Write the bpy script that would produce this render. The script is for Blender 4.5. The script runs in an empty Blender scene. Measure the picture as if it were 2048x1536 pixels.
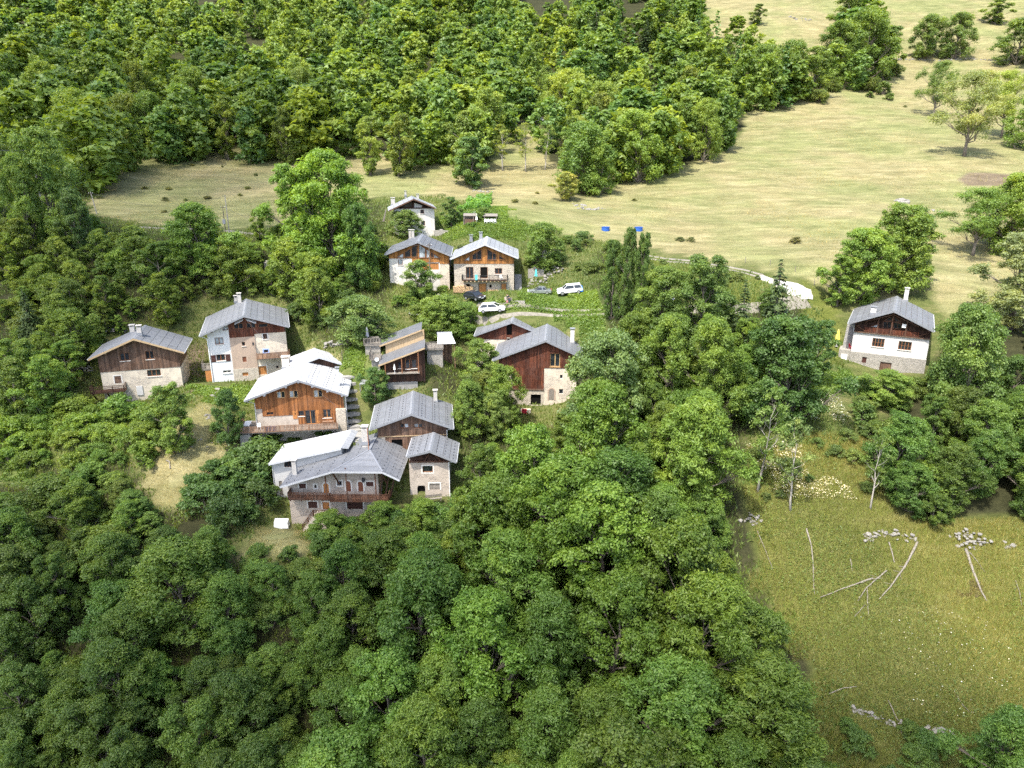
import bpy, math, random
import numpy as np
from mathutils import Vector
R = math.radians
random.seed(7)
rng = np.random.default_rng(11)
scn = bpy.context.scene
col = scn.collection

# ------------------------------------------------------------------ camera
FPX, PITCH = 1422.0, R(18)          # focal length in photo pixels (2048 wide), downward tilt
cam = bpy.data.cameras.new('camera')
cam.sensor_width = 36.0
cam.lens = 36.0 * FPX / 2048.0
cam.clip_start, cam.clip_end = 0.5, 6000.0
cam_o = bpy.data.objects.new('camera', cam)
col.objects.link(cam_o)
cam_o.location = (0, 0, 0)
cam_o.rotation_euler = (R(90) - PITCH, 0, 0)
scn.camera = cam_o

# ------------------------------------------------------------------ sky, sun, exposure
TO_SUN = Vector((-0.30, -0.46, 1.0)).normalized()
SUN_EL = math.asin(TO_SUN.z)
SUN_ROT = math.atan2(TO_SUN.x, TO_SUN.y)
world = bpy.data.worlds.new('World')
scn.world = world
world.use_nodes = True
wn = world.node_tree.nodes
sky = wn.new('ShaderNodeTexSky')
sky.sky_type = 'NISHITA'
sky.sun_disc = False
sky.sun_elevation = SUN_EL
sky.sun_rotation = SUN_ROT
sky.altitude = 1300
sky.dust_density = 7.0
sky.ozone_density = 0.3
world.node_tree.links.new(sky.outputs[0], wn['Background'].inputs[0])
wn['Background'].inputs[1].default_value = 0.15
sun = bpy.data.lights.new('sun', 'SUN')
sun.energy = 2.6
sun.angle = R(0.5)
sun.color = (1.0, 0.955, 0.88)
sun_o = bpy.data.objects.new('sun', sun)
col.objects.link(sun_o)
sun_o.rotation_euler = (-TO_SUN).to_track_quat('-Z', 'Y').to_euler()
sun_o.location = TO_SUN * 400
scn.view_settings.view_transform = 'Standard'
scn.view_settings.look = 'None'
scn.view_settings.gamma = 1.0
scn.view_settings.use_curve_mapping = False
scn.view_settings.exposure = 1.65
scn.cycles.max_bounces = 8
scn.cycles.diffuse_bounces = 6
scn.cycles.glossy_bounces = 2
scn.cycles.transmission_bounces = 3
scn.cycles.transparent_max_bounces = 6
scn.cycles.use_adaptive_sampling = True
scn.cycles.adaptive_threshold = 0.02
scn.cycles.use_denoising = False

# ------------------------------------------------------------------ projection helpers
FW = np.array([0, math.cos(PITCH), -math.sin(PITCH)])
UP = np.array([0, math.sin(PITCH), math.cos(PITCH)])


def ray(x, y):
    """direction through a photo pixel, scaled to unit depth along the optical axis"""
    return np.array([(x - 1024) / FPX, 0, 0]) - (y - 768) / FPX * UP + FW


def project(P):
    P = np.asarray(P, float)
    d = P @ FW
    return np.stack([1024 + FPX * P[..., 0] / d, 768 - FPX * (P @ UP) / d, d], -1)


ZOOM = {0: (0, 0, 1.), 1: (160, 560, .21484), 2: (460, 680, .15625), 3: (520, 760, .20508), 4: (720, 600, .1171875),
        5: (920, 600, .14973), 6: (740, 370, .15625), 7: (880, 480, .17578), 8: (1620, 540, .15625)}


def zz(k, p):
    o = ZOOM[k]
    return o[0] + p[0] * o[2], o[1] + p[1] * o[2]


# ------------------------------------------------------------------ mesh helpers
def mesh_np(name, V, F, mat, uniform=True, smooth=False, attrs=None, face_attrs=None):
    me = bpy.data.meshes.new(name)
    V = np.asarray(V, np.float32)
    if uniform:
        F = np.asarray(F, np.int32)
        k = F.shape[1]
        me.vertices.add(len(V))
        me.vertices.foreach_set('co', V.ravel())
        me.loops.add(F.size)
        me.loops.foreach_set('vertex_index', F.ravel())
        me.polygons.add(len(F))
        me.polygons.foreach_set('loop_start', np.arange(0, F.size, k, dtype=np.int32))
        me.update(calc_edges=True)
    else:
        me.from_pydata([tuple(v) for v in V], [], F)
    if smooth:
        me.polygons.foreach_set('use_smooth', np.ones(len(me.polygons), bool))
    for dom, dd in (('POINT', attrs), ('FACE', face_attrs)):
        for an, av in (dd or {}).items():
            a = me.attributes.new(an, 'FLOAT', dom)
            a.data.foreach_set('value', np.asarray(av, np.float32))
    if mat:
        me.materials.append(mat)
    return me


def link(name, me, parent=None, loc=None):
    o = bpy.data.objects.new(name, me)
    col.objects.link(o)
    if parent is not None:
        o.parent = parent
    if loc is not None:
        o.location = loc
    return o


def tag(o, label=None, cat=None, group=None, kind=None):
    for k, v in (('label', label), ('category', cat), ('group', group), ('kind', kind)):
        if v:
            o[k] = v
    return o


def empty(name, loc=(0, 0, 0), rz=0.0, label=None, cat=None, group=None):
    o = bpy.data.objects.new(name, None)
    col.objects.link(o)
    o.empty_display_size = 0.3
    o.location = loc
    o.rotation_euler = (0, 0, rz)
    return tag(o, label, cat, group)


def copy_tree(o, parent=None):
    c = o.copy()
    col.objects.link(c)
    c.parent = parent
    for ch in o.children:
        copy_tree(ch, c)
    return c


class MB:
    def __init__(s):
        s.v, s.f = [], []

    def add(s, vs, fs):
        n = len(s.v)
        s.v += [tuple(map(float, v)) for v in vs]
        s.f += [tuple(i + n for i in f) for f in fs]
        return s

    def box(s, x0, x1, y0, y1, z0, z1):
        return s.hexa([(x0, y0, z0), (x1, y0, z0), (x1, y1, z0), (x0, y1, z0), (x0, y0, z1), (x1, y0, z1), (x1, y1, z1), (x0, y1, z1)])

    def hexa(s, v):
        return s.add(v, [(0, 3, 2, 1), (4, 5, 6, 7), (0, 1, 5, 4), (1, 2, 6, 5), (2, 3, 7, 6), (3, 0, 4, 7)])

    def prism(s, poly, y0, y1):
        """polygon of (x, z) extruded along y"""
        n = len(poly)
        v = [(p[0], y0, p[1]) for p in poly] + [(p[0], y1, p[1]) for p in poly]
        return s.add(v, [tuple(range(n)), tuple(range(2 * n - 1, n - 1, -1))] + [(i, i + n, (i + 1) % n + n, (i + 1) % n) for i in range(n)])

    def slab(s, poly3, t):
        """3-D polygon thickened straight down by t"""
        n = len(poly3)
        v = [tuple(p) for p in poly3] + [(p[0], p[1], p[2] - t) for p in poly3]
        return s.add(v, [tuple(range(n)), tuple(range(2 * n - 1, n - 1, -1))] + [(i, i + n, (i + 1) % n + n, (i + 1) % n) for i in range(n)])

    def tube(s, pts, rad, n=6, caps=True):
        pts = [Vector(p) for p in pts]
        m = len(pts)
        rad = rad if hasattr(rad, '__len__') else [rad] * m
        vs, fs = [], []
        for i, p in enumerate(pts):
            d = (pts[min(i + 1, m - 1)] - pts[max(i - 1, 0)]).normalized()
            a = d.cross(Vector((0, 0, 1)) if abs(d.z) < .9 else Vector((1, 0, 0))).normalized()
            b = d.cross(a)
            for k in range(n):
                t = 2 * math.pi * k / n
                vs.append(p + (a * math.cos(t) + b * math.sin(t)) * rad[i])
        for i in range(m - 1):
            for k in range(n):
                fs.append((i * n + k, i * n + (k + 1) % n, (i + 1) * n + (k + 1) % n, (i + 1) * n + k))
        if caps:
            fs += [tuple(range(n - 1, -1, -1)), tuple(range((m - 1) * n, m * n))]
        return s.add(vs, fs)

    def bar(s, p, q, w, h=None):
        """square bar from p to q"""
        h = h or w
        p, q = Vector(p), Vector(q)
        d = (q - p).normalized()
        a = d.cross(Vector((0, 0, 1)) if abs(d.z) < .95 else Vector((0, 1, 0))).normalized() * w / 2
        b = d.cross(a.normalized()) * h / 2
        return s.hexa([p - a - b, p + a - b, p + a + b, p - a + b, q - a - b, q + a - b, q + a + b, q - a + b])

    def build(s, name, mat, parent=None, loc=None, smooth=False):
        return link(name, mesh_np(name, s.v, s.f, mat, uniform=False, smooth=smooth), parent, loc)


# ------------------------------------------------------------------ materials
MATS = {}


def nt_new(name):
    m = bpy.data.materials.new(name)
    m.use_nodes = True
    nt = m.node_tree
    b = nt.nodes['Principled BSDF']

    def N(t, **kw):
        n = nt.nodes.new('ShaderNode' + t)
        for k, v in kw.items():
            if k.startswith('i_'):
                n.inputs[k[2:].replace('_', ' ')].default_value = v
            else:
                setattr(n, k, v)
        return n
    L = nt.links.new
    return m, nt, b, N, L


def ramp(N, L, src, stops, interp='LINEAR'):
    r = N('ValToRGB')
    r.color_ramp.interpolation = interp
    e = r.color_ramp.elements
    while len(e) < len(stops):
        e.new(0.5)
    for i, (p, c) in enumerate(stops):
        e[i].position = p
        e[i].color = (c[0], c[1], c[2], 1) if hasattr(c, '__len__') else (c, c, c, 1)
    L(src, r.inputs[0])
    return r.outputs[0]


def mixc(N, L, fac, a, b, mode='MIX'):
    m = N('Mix', data_type='RGBA', blend_type=mode)
    for sock, v in ((m.inputs[0], fac), (m.inputs[6], a), (m.inputs[7], b)):
        if hasattr(v, 'is_linked'):
            L(v, sock)
        elif hasattr(v, '__len__'):
            sock.default_value = (v[0], v[1], v[2], 1)
        else:
            sock.default_value = v
    return m.outputs[2]


def coords(N, L, scale=(1, 1, 1)):
    tc = N('TexCoord')
    mp = N('Mapping')
    mp.inputs['Scale'].default_value = scale
    L(tc.outputs['Object'], mp.inputs[0])
    return mp.outputs[0]


def noise(N, L, vec, scale, detail=4, rough=.6):
    n = N('TexNoise')
    n.inputs['Scale'].default_value = scale
    n.inputs['Detail'].default_value = detail
    n.inputs['Roughness'].default_value = rough
    if vec is not None:
        L(vec, n.inputs['Vector'])
    return n.outputs['Fac']


def bump(N, L, h, dist, b, strength=1.0):
    n = N('Bump')
    n.inputs['Distance'].default_value = dist
    n.inputs['Strength'].default_value = strength
    L(h, n.inputs['Height'])
    L(n.outputs[0], b.inputs['Normal'])


def wood(name, dark, mid, light, weather=(.22, .2, .18), wfac=.25):
    m, nt, b, N, L = nt_new(name)
    g = N('NewGeometry')
    v = coords(N, L, (7, 7, .5))
    n1 = noise(N, L, v, 2.0, 5, .65)
    c = ramp(N, L, n1, [(.28, dark), (.5, mid), (.74, light)])
    isl = ramp(N, L, g.outputs['Random Per Island'], [(0, .55), (.5, 1.0), (1, 1.35)])
    c = mixc(N, L, 1.0, c, isl, 'MULTIPLY')
    w = ramp(N, L, noise(N, L, coords(N, L), .7, 5, .7), [(.45, 0), (.75, 1)])
    c2 = mixc(N, L, w, c, weather)
    c = mixc(N, L, wfac, c, c2)
    L(c, b.inputs['Base Color'])
    b.inputs['Roughness'].default_value = .75
    b.inputs['Specular IOR Level'].default_value = .25
    bump(N, L, n1, .01, b, .6)
    return m


def plain(name, c, rough=.6, metal=0.0, spec=.4, var=.12, scale=3.0):
    m, nt, b, N, L = nt_new(name)
    n = noise(N, L, coords(N, L), scale, 5, .65)
    lo = [x * (1 - var) for x in c]
    hi = [min(1, x * (1 + var)) for x in c]
    L(ramp(N, L, n, [(.3, lo), (.7, hi)]), b.inputs['Base Color'])
    b.inputs['Roughness'].default_value = rough
    b.inputs['Metallic'].default_value = metal
    b.inputs['Specular IOR Level'].default_value = spec
    return m


def masonry(name, render, stone_lo, stone_hi, cover, mortar=(.50, .46, .38), scale=3.4, seed=0.0):
    """rubble masonry, partly hidden below lime render; cover 0 = bare stone, 1 = all render"""
    m, nt, b, N, L = nt_new(name)
    v = coords(N, L, (1, 1, 1.55))
    vo = N('TexVoronoi', i_Scale=scale)
    L(v, vo.inputs['Vector'])
    ve = N('TexVoronoi', feature='DISTANCE_TO_EDGE', i_Scale=scale)
    L(v, ve.inputs['Vector'])
    st = ramp(N, L, vo.outputs['Color'], [(.15, [a * .6 + b * .4 for a, b in zip(stone_lo, stone_hi)]), (.8, stone_hi)])
    fine = noise(N, L, coords(N, L), 9, 5, .7)
    st = mixc(N, L, .5, st, ramp(N, L, fine, [(.3, .65), (.7, 1.2)]), 'MULTIPLY')
    ed = ramp(N, L, ve.outputs['Distance'], [(.02, 0), (.12, 1)])
    st = mixc(N, L, ed, mortar, st)
    big = N('TexNoise', noise_dimensions='4D', i_W=seed, i_Scale=.55, i_Detail=6, i_Roughness=.7)
    L(coords(N, L), big.inputs['Vector'])
    t = .34 + .32 * (1 - cover)
    msk = ramp(N, L, big.outputs['Fac'], [(max(0, t - .05), 0), (min(1, t + .05), 1)])
    stain = ramp(N, L, noise(N, L, coords(N, L, (1.3, 1.3, .35)), 1.1, 6, .75), [(.35, [x * .80 for x in render]), (.62, render)])
    c = mixc(N, L, msk, st, stain)
    L(c, b.inputs['Base Color'])
    b.inputs['Roughness'].default_value = .92
    b.inputs['Specular IOR Level'].default_value = .15
    hgt = mixc(N, L, msk, ed, fine)
    bump(N, L, hgt, .03, b, .6)
    return m


def roofmat(name, c, metal=.25, rough=.5, streak=.2):
    m, nt, b, N, L = nt_new(name)
    g = N('NewGeometry')
    n1 = noise(N, L, coords(N, L, (.5, 2.2, .5)), 1.1, 8, .75)
    c1 = ramp(N, L, n1, [(.25, [c[0] * (1 - streak * 1.5), c[1] * (1 - streak * 1.6), c[2] * (1 - streak * 1.8)]), (.5, [x * (1 - streak * .5) for x in c]), (.68, [x * 1.05 for x in c])])
    isl = ramp(N, L, g.outputs['Random Per Island'], [(0, .92), (1, 1.06)])
    oi = N('ObjectInfo')
    isl2 = ramp(N, L, oi.outputs['Random'], [(0, .93), (1, 1.05)])
    c1 = mixc(N, L, 1, mixc(N, L, 1, c1, isl, 'MULTIPLY'), isl2, 'MULTIPLY')
    wv = N('TexWave', bands_direction='X', i_Scale=1.6, i_Distortion=0.0)
    L(coords(N, L), wv.inputs['Vector'])
    L(c1, b.inputs['Base Color'])
    b.inputs['Metallic'].default_value = metal
    L(ramp(N, L, n1, [(.3, rough - .08), (.7, rough + .12)]), b.inputs['Roughness'])
    b.inputs['Specular IOR Level'].default_value = .4
    return m


def glassmat(name, c, rough=.06):
    m, nt, b, N, L = nt_new(name)
    n = noise(N, L, coords(N, L), 1.3, 3)
    L(ramp(N, L, n, [(.35, [x * .5 for x in c]), (.65, [x * 1.5 for x in c])]), b.inputs['Base Color'])
    b.inputs['Roughness'].default_value = rough
    b.inputs['Specular IOR Level'].default_value = .6
    return m


def leafmat(name, trans=.42, yellow=0.0):
    m, nt, b, N, L = nt_new(name)
    oi = N('ObjectInfo')
    at = N('Attribute', attribute_name='tint')
    t = ramp(N, L, at.outputs['Fac'], [(0, (.60, .68, .60)), (.5, (1, 1, 1)), (1, (1.45, 1.28, 1.0))])
    c = mixc(N, L, 1, oi.outputs['Color'], t, 'MULTIPLY')
    hu = N('Attribute', attribute_name='hue')
    c = mixc(N, L, hu.outputs['Fac'], c, mixc(N, L, 1, c, (.62, .80, 1.25), 'MULTIPLY'))
    L(c, b.inputs['Base Color'])
    b.inputs['Roughness'].default_value = .55
    b.inputs['Specular IOR Level'].default_value = .3
    tr = N('BsdfTranslucent')
    ct = mixc(N, L, 1, c, (1.2 * trans / .42, 1.1 * trans / .42, .45 * trans / .42), 'MULTIPLY')
    L(ct, tr.inputs[0])
    mx = N('AddShader')
    L(b.outputs[0], mx.inputs[0])
    L(tr.outputs[0], mx.inputs[1])
    L(mx.outputs[0], nt.nodes['Material Output'].inputs[0])
    return m


def barkmat(name, c):
    m, nt, b, N, L = nt_new(name)
    n = noise(N, L, coords(N, L, (4, 4, 1)), 3, 5, .7)
    L(ramp(N, L, n, [(.3, [x * .55 for x in c]), (.7, [x * 1.25 for x in c])]), b.inputs['Base Color'])
    b.inputs['Roughness'].default_value = .9
    bump(N, L, n, .03, b)
    return m


def stonemat(name, lo, hi):
    m, nt, b, N, L = nt_new(name)
    oi = N('ObjectInfo')
    g = N('NewGeometry')
    n = noise(N, L, coords(N, L), 4, 6, .7)
    c = ramp(N, L, n, [(.3, lo), (.65, hi)])
    c = mixc(N, L, 1, c, ramp(N, L, g.outputs['Random Per Island'], [(0, .6), (1, 1.25)]), 'MULTIPLY')
    L(c, b.inputs['Base Color'])
    b.inputs['Roughness'].default_value = .9
    bump(N, L, n, .05, b)
    return m


M = dict(
    wood_brown=wood('brown_larch', (0.049, 0.028, 0.019), (0.115, 0.065, 0.041), (0.186, 0.115, 0.077)),
    wood_orange=wood('orange_larch', (0.105, 0.037, 0.012), (0.224, 0.087, 0.027), (0.316, 0.137, 0.049), wfac=.12),
    wood_honey=wood('honey_larch', (0.182, 0.070, 0.016), (0.331, 0.140, 0.037), (0.430, 0.215, 0.070), wfac=.1),
    wood_red=wood('red_brown_boards', (0.022, 0.009, 0.006), (0.090, 0.026, 0.013), (0.200, 0.075, 0.035), wfac=.15),
    wood_dark=wood('dark_stained_wood', (0.019, 0.010, 0.007), (0.050, 0.023, 0.014), (0.091, 0.048, 0.029), wfac=.1),
    wood_grey=wood('grey_weathered_wood', (0.098, 0.084, 0.070), (0.189, 0.168, 0.140), (0.280, 0.252, 0.217)),
    wood_pale=wood('pale_spruce', (0.259, 0.173, 0.086), (0.396, 0.288, 0.166), (0.475, 0.360, 0.223), wfac=.1),
    wood_rail=wood('brown_railing', (0.038, 0.015, 0.009), (0.086, 0.038, 0.021), (0.143, 0.071, 0.041)),
    wood_deck=wood('larch_rail', (0.108, 0.050, 0.025), (0.216, 0.122, 0.072), (0.324, 0.216, 0.137)),
    door_orange=plain('orange_door', (.40, .17, .05), .6),
    door_brown=plain('brown_door', (.17, .06, .03), .6),
    shutter=plain('dark_shutter', (.06, .022, .016), .6),
    frame=plain('window_frame_brown', (.20, .085, .035), .55),
    frame_pale=plain('window_frame_pale', (.55, .36, .16), .55),
    m_cream=masonry('cream_render', (0.610, 0.525, 0.403), (0.305, 0.262, 0.207), (0.525, 0.458, 0.366), .90, mortar=(0.512, 0.451, 0.354), seed=1.3),
    m_cream2=masonry('cream_render_patchy', (0.634, 0.555, 0.433), (0.268, 0.232, 0.189), (0.525, 0.458, 0.366), .56, mortar=(0.512, 0.451, 0.366), seed=4.1),
    m_stone=masonry('rubble_stone', (0.528, 0.468, 0.372), (0.222, 0.192, 0.156), (0.480, 0.420, 0.336), .22, mortar=(0.480, 0.432, 0.348), seed=2.2),
    m_stone2=masonry('rubble_stone_grey', (.38, .35, .30), (.16, .15, .13), (.36, .335, .29), .12, mortar=(.33, .31, .27), seed=7.0),
    m_white=masonry('whitewash_worn', (0.672, 0.672, 0.655), (0.381, 0.370, 0.347), (0.560, 0.538, 0.504), .97, seed=9.0),
    m_whitestone=masonry('whitewashed_stone', (0.672, 0.638, 0.571), (0.336, 0.314, 0.274), (0.616, 0.582, 0.515), .72, mortar=(0.582, 0.549, 0.493), seed=5.5),
    m_beige=masonry('beige_render', (0.420, 0.318, 0.240), (0.264, 0.222, 0.180), (0.432, 0.372, 0.306), .88, mortar=(0.408, 0.348, 0.276), seed=3.3),
    m_rubble=masonry('pinkish_lime_rubble', (.47, .405, .335), (.24, .205, .17), (.43, .365, .30), .50, mortar=(.40, .345, .285), scale=2.8, seed=6.4),
    m_clean=plain('white_render', (.53, .515, .485), .9, spec=.15, var=.04, scale=.8),
    m_grey=plain('grey_render', (.46, .455, .44), .9, spec=.15, var=.10, scale=1.2),
    concrete=plain('concrete', (.27, .26, .24), .9, spec=.15, var=.22, scale=1.5),
    surround=plain('limewash_surround', (.62, .59, .53), .9, spec=.15, var=.08),
    blue=plain('blue_paint', (.33, .45, .72), .8),
    roof_grey=roofmat('grey_steel_roof', (.205, .213, .224)),
    roof_dark=roofmat('dark_grey_steel_roof', (.165, .172, .182)),
    roof_pale=roofmat('pale_steel_roof', (.34, .35, .36)),
    roof_glare=roofmat('sun_glare_steel_roof', (.47, .48, .49), metal=.05, rough=.55, streak=.2),  # same galvanised steel, with sun glare put into a whiter base colour
    trim_grey=plain('grey_flashing', (.26, .27, .285), .5, .3),
    trim_white=plain('white_flashing', (.48, .49, .50), .5, .1),
    metal_dark=plain('dark_iron', (.05, .05, .055), .5, .3),
    pipe=plain('zinc_pipe', (.62, .63, .64), .45, .4),
    glass=glassmat('window_glass', (.022, .026, .030)),
    glass_pale=glassmat('curtained_glass', (.30, .33, .34), .2),
    inner_shade=plain('painted_interior_shade', (.012, .011, .010), .95, spec=0),  # near-black colour painted in for the shade inside openings
    chimney=plain('chimney_render', (.40, .38, .345), .9, var=.2),
    chimney_stone=masonry('chimney_stone', (.66, .60, .52), (.32, .27, .22), (.62, .54, .45), .3),
    white=plain('white_plastic', (.80, .80, .78), .5, var=.04),
    cloth_white=plain('white_cloth', (.78, .76, .70), .9, var=.06),
    cloth_yellow=plain('yellow_cloth', (.80, .68, .12), .9, var=.08),
    cloth_teal=plain('turquoise_cloth', (.10, .52, .52), .9, var=.08),
    cloth_blue=plain('blue_tarp', (.22, .26, .42), .8, var=.15),
    cloth_red=plain('red_cloth', (.50, .025, .05), .9),
    cloth_grey=plain('grey_cloth', (.36, .36, .40), .9),
    tub_blue=plain('blue_tub', (.03, .11, .42), .5),
    tyre=plain('tyre_rubber', (.02, .02, .02), .8),
    rim=plain('alloy_rim', (.5, .5, .51), .35, .6),
    car_glass=plain('car_glass', (.02, .024, .028), .08, spec=.6),
    stone=stonemat('limestone', (.10, .095, .082), (.25, .235, .205)),
    stone_dark=stonemat('mossy_stone', (.16, .15, .12), (.45, .42, .35)),
    log=barkmat('barkless_log', (.23, .205, .17)),
    log_cut=plain('cut_wood', (.62, .43, .24), .9, var=.3, scale=6),
    bark=barkmat('grey_bark', (.16, .135, .105)),
    bark_pale=barkmat('pale_bark', (.36, .33, .28)),
    leaf=leafmat('leaf'),
    needle=leafmat('needle', .12),
    iron=plain('rusty_sheet', (.34, .14, .06), .8, var=.3),
)
# ------------------------------------------------------------------ terrain (control points: photo pixel x, y and depth in metres)
CP = """718 880 97;700 745 111;1140 592 126;1075 592 127;
950 610 125;985 632 121;1150 625 121;1180 660 115;960 447 153;400 458 153;250 455 153;300 400 180;600 330 214;300 312 214;180 330 205;
800 390 182;1000 392 182;1150 420 172;1240 459 158;1300 518 141;1450 535 136;1530 552 131;1590 592 122;1500 460 160;1500 350 203;
1600 250 258;1650 200 288;1850 130 335;2000 130 325;1805 405 180;1930 313 217;1760 600 123;1950 480 152;
1640 765 105;1650 815 100;1620 900 94;1600 1000 88;1770 1080 84;1930 1095 83;1500 1048 86;1750 1430 69;2000 1500 66;1680 1250 76;
380 840 103;350 950 96;560 1100 87;90 815 106;30 930 98;30 1200 85;30 1500 74;500 1300 80;1000 1450 74;1000 1180 83;1300 1100 85;1300 900 95;
100 200 285;0 0 420;600 0 430;1078 245 268;1000 332 214;1450 0 420;2040 0 400;1600 45 375;600 660 124;90 620 124;300 560 132;600 520 140;1250 700 109;1450 760 104"""
# foot of each front wall: zoom frame, depth, ridge end, azimuth, overhang, then points (x, y in the zoom, metres behind the wall)
FEET = [(1, 108, (495, 545), -16, .9, [(230, 1155, -.3), (450, 1140, -.3), (690, 1112, -.3), (945, 985, -.3), (920, 930, 7)]),
        (1, 112, (1525, 330), -18, 1.25, [(1240, 960, -.3), (1440, 968, -.3), (1640, 955, -.3), (1920, 890, -.3)]),
        (2, 102, (868, 512), -8, 1.0, [(195, 1400, -2.3), (330, 1330, 0), (960, 1330, 0), (1490, 1250, 0), (-150, 1050, 1)]),
        (2, 111, (1140, 215), -22, .6, [(1250, 420, 0)]),
        (3, 97, (1475, 330), -6, .9, [(1150, 690, -.2), (1390, 690, -.2), (1830, 700, -.2)]),
        (3, 92, (1655, 690), -1, 1.0, [(1460, 1130, -.3), (1640, 1165, -.3), (1850, 1165, -.3)]),
        (3, 90.5, (1005, 872), 1, 1.9, [(300, 1450, -.2), (700, 1450, -.2), (1150, 1420, -.2), (420, 1500, -3.5), (900, 1560, -3.5)]),
        (3, 95, (790, 662), 0, .6, [(140, 1148, -.2)]),
        (4, 107, (1105, 810), -6, .9, [(520, 1545, -.3), (850, 1560, -.3), (180, 1110, 3), (1300, 1000, 4)]),
        (5, 117, (695, 290), 3, .7, [(300, 930, 0), (150, 760, 3)]),
        (5, 108, (1145, 540), 4, .8, [(790, 1425, -.3), (1100, 1420, -.3), (1400, 1400, -.3), (540, 1330, 0)]),
        (6, 132, (608, 725), -3, .9, [(250, 1240, -.2), (640, 1345, -.2), (1020, 1370, -.2)]),
        (6, 131, (1470, 755), 0, .9, [(1075, 1385, -.3), (1500, 1400, -.3), (1840, 1388, -.3), (1960, 1200, 6)]),
        (6, 153, (560, 175), -10, 1.1, [(330, 650, -.2), (830, 670, -.2)]),
        (8, 108, (1080, 520), 28.8, 1.2, [(500, 1165, -.3), (780, 1290, -.3), (1100, 1350, -.3), (1400, 1340, -.3), (400, 1190, 0)])]
_c = np.array([[float(v) for v in t.split()] for t in CP.replace('\n', '').split(';') if t])
_P = [ray(a, b) * d for a, b, d in _c]
for _k, _D, _pk, _az, _ov, _pts in FEET:
    _r = np.array([math.sin(R(_az)), math.cos(R(_az)), 0])
    _o = ray(*zz(_k, _pk)) * _D + _ov * _r
    for _x, _y, _b in _pts:
        _d = ray(*zz(_k, (_x, _y)))
        _P.append(_d * ((_o @ _r + _b) / (_d @ _r)))
for x in (-260, -130, 0, 130, 260):
    _P += [(x, 20, -72 - abs(x) * .02), (x, -60, -102), (x, -200, -150), (x, 560, 128), (x, 720, 190)]
_P = np.array(_P)
_S = 60.0


def _K(r2):
    return np.where(r2 > 0, r2 * np.log(r2 + 1e-12), 0)


_q = _P[:, :2] / _S
_n = len(_q)
_A = np.zeros((_n + 3, _n + 3))
_A[:_n, :_n] = _K(((_q[:, None] - _q[None]) ** 2).sum(-1)) + .0015 * np.eye(_n)
_A[:_n, _n:] = np.c_[np.ones(_n), _q]
_A[_n:, :_n] = _A[:_n, _n:].T
_w = np.linalg.solve(_A, np.r_[_P[:, 2], 0, 0, 0])
GX0, GY0, GST = -330.0, -120.0, 2.0
gx = np.arange(GX0, 331, GST)
gy = np.arange(GY0, 661, GST)
XX, YY = np.meshgrid(gx, gy)
ZZ = np.zeros_like(XX)
for j in range(len(gy)):
    s = np.stack([XX[j], YY[j]], -1) / _S
    ZZ[j] = _K(((s[:, None] - _q[None]) ** 2).sum(-1)) @ _w[:-3] + _w[-3] + s @ _w[-2:]


def vnoise(x, y, sc, seed):
    """smooth value noise in -1..1"""
    r = np.random.default_rng(seed).uniform(-1, 1, (256, 256))
    u, v = np.asarray(x) / sc + 900, np.asarray(y) / sc + 900
    i, j = np.floor(u).astype(int), np.floor(v).astype(int)
    a, b = u - i, v - j
    a, b = a * a * (3 - 2 * a), b * b * (3 - 2 * b)
    g = lambda p, q: r[p % 256, q % 256]
    return (g(i, j) * (1 - a) + g(i + 1, j) * a) * (1 - b) + (g(i, j + 1) * (1 - a) + g(i + 1, j + 1) * a) * b


ZZ += .35 * vnoise(XX, YY, 14, 1) + .16 * vnoise(XX, YY, 5, 2)


def ground(x, y):
    x, y = np.asarray(x, float), np.asarray(y, float)
    u = np.clip((x - GX0) / GST, 0, len(gx) - 1.001)
    v = np.clip((y - GY0) / GST, 0, len(gy) - 1.001)
    i, j = u.astype(int), v.astype(int)
    a, b = u - i, v - j
    return (ZZ[j, i] * (1 - a) + ZZ[j, i + 1] * a) * (1 - b) + (ZZ[j + 1, i] * (1 - a) + ZZ[j + 1, i + 1] * a) * b


_T = np.concatenate([np.arange(25, 260, .4), np.arange(260, 600, 1.0)])


def hit(px, py, lift=0.0):
    """where the line of sight through a photo pixel meets the ground raised by lift; returns a ground point"""
    p = ray(px, py)[None] * _T[:, None]
    k = ground(p[:, 0], p[:, 1]) + lift > p[:, 2]
    i = int(np.argmax(k)) if k.any() else len(_T) - 1
    q = p[i]
    return np.array([q[0], q[1], float(ground(q[0], q[1]))])


def G(px, py, dz=0.0):
    q = hit(px, py)
    return Vector((q[0], q[1], q[2] + dz))


def inpoly(px, py, poly):
    px, py = np.asarray(px), np.asarray(py)
    r = np.zeros(px.shape, bool)
    n = len(poly)
    for i in range(n):
        (x0, y0), (x1, y1) = poly[i], poly[(i + 1) % n]
        if y0 == y1:
            continue
        c = ((y0 > py) != (y1 > py)) & (px < (x1 - x0) * (py - y0) / (y1 - y0) + x0)
        r ^= c
    return r


def PL(s):
    v = [float(t) for t in s.replace(',', ' ').split()]
    return list(zip(v[::2], v[1::2]))


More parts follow.
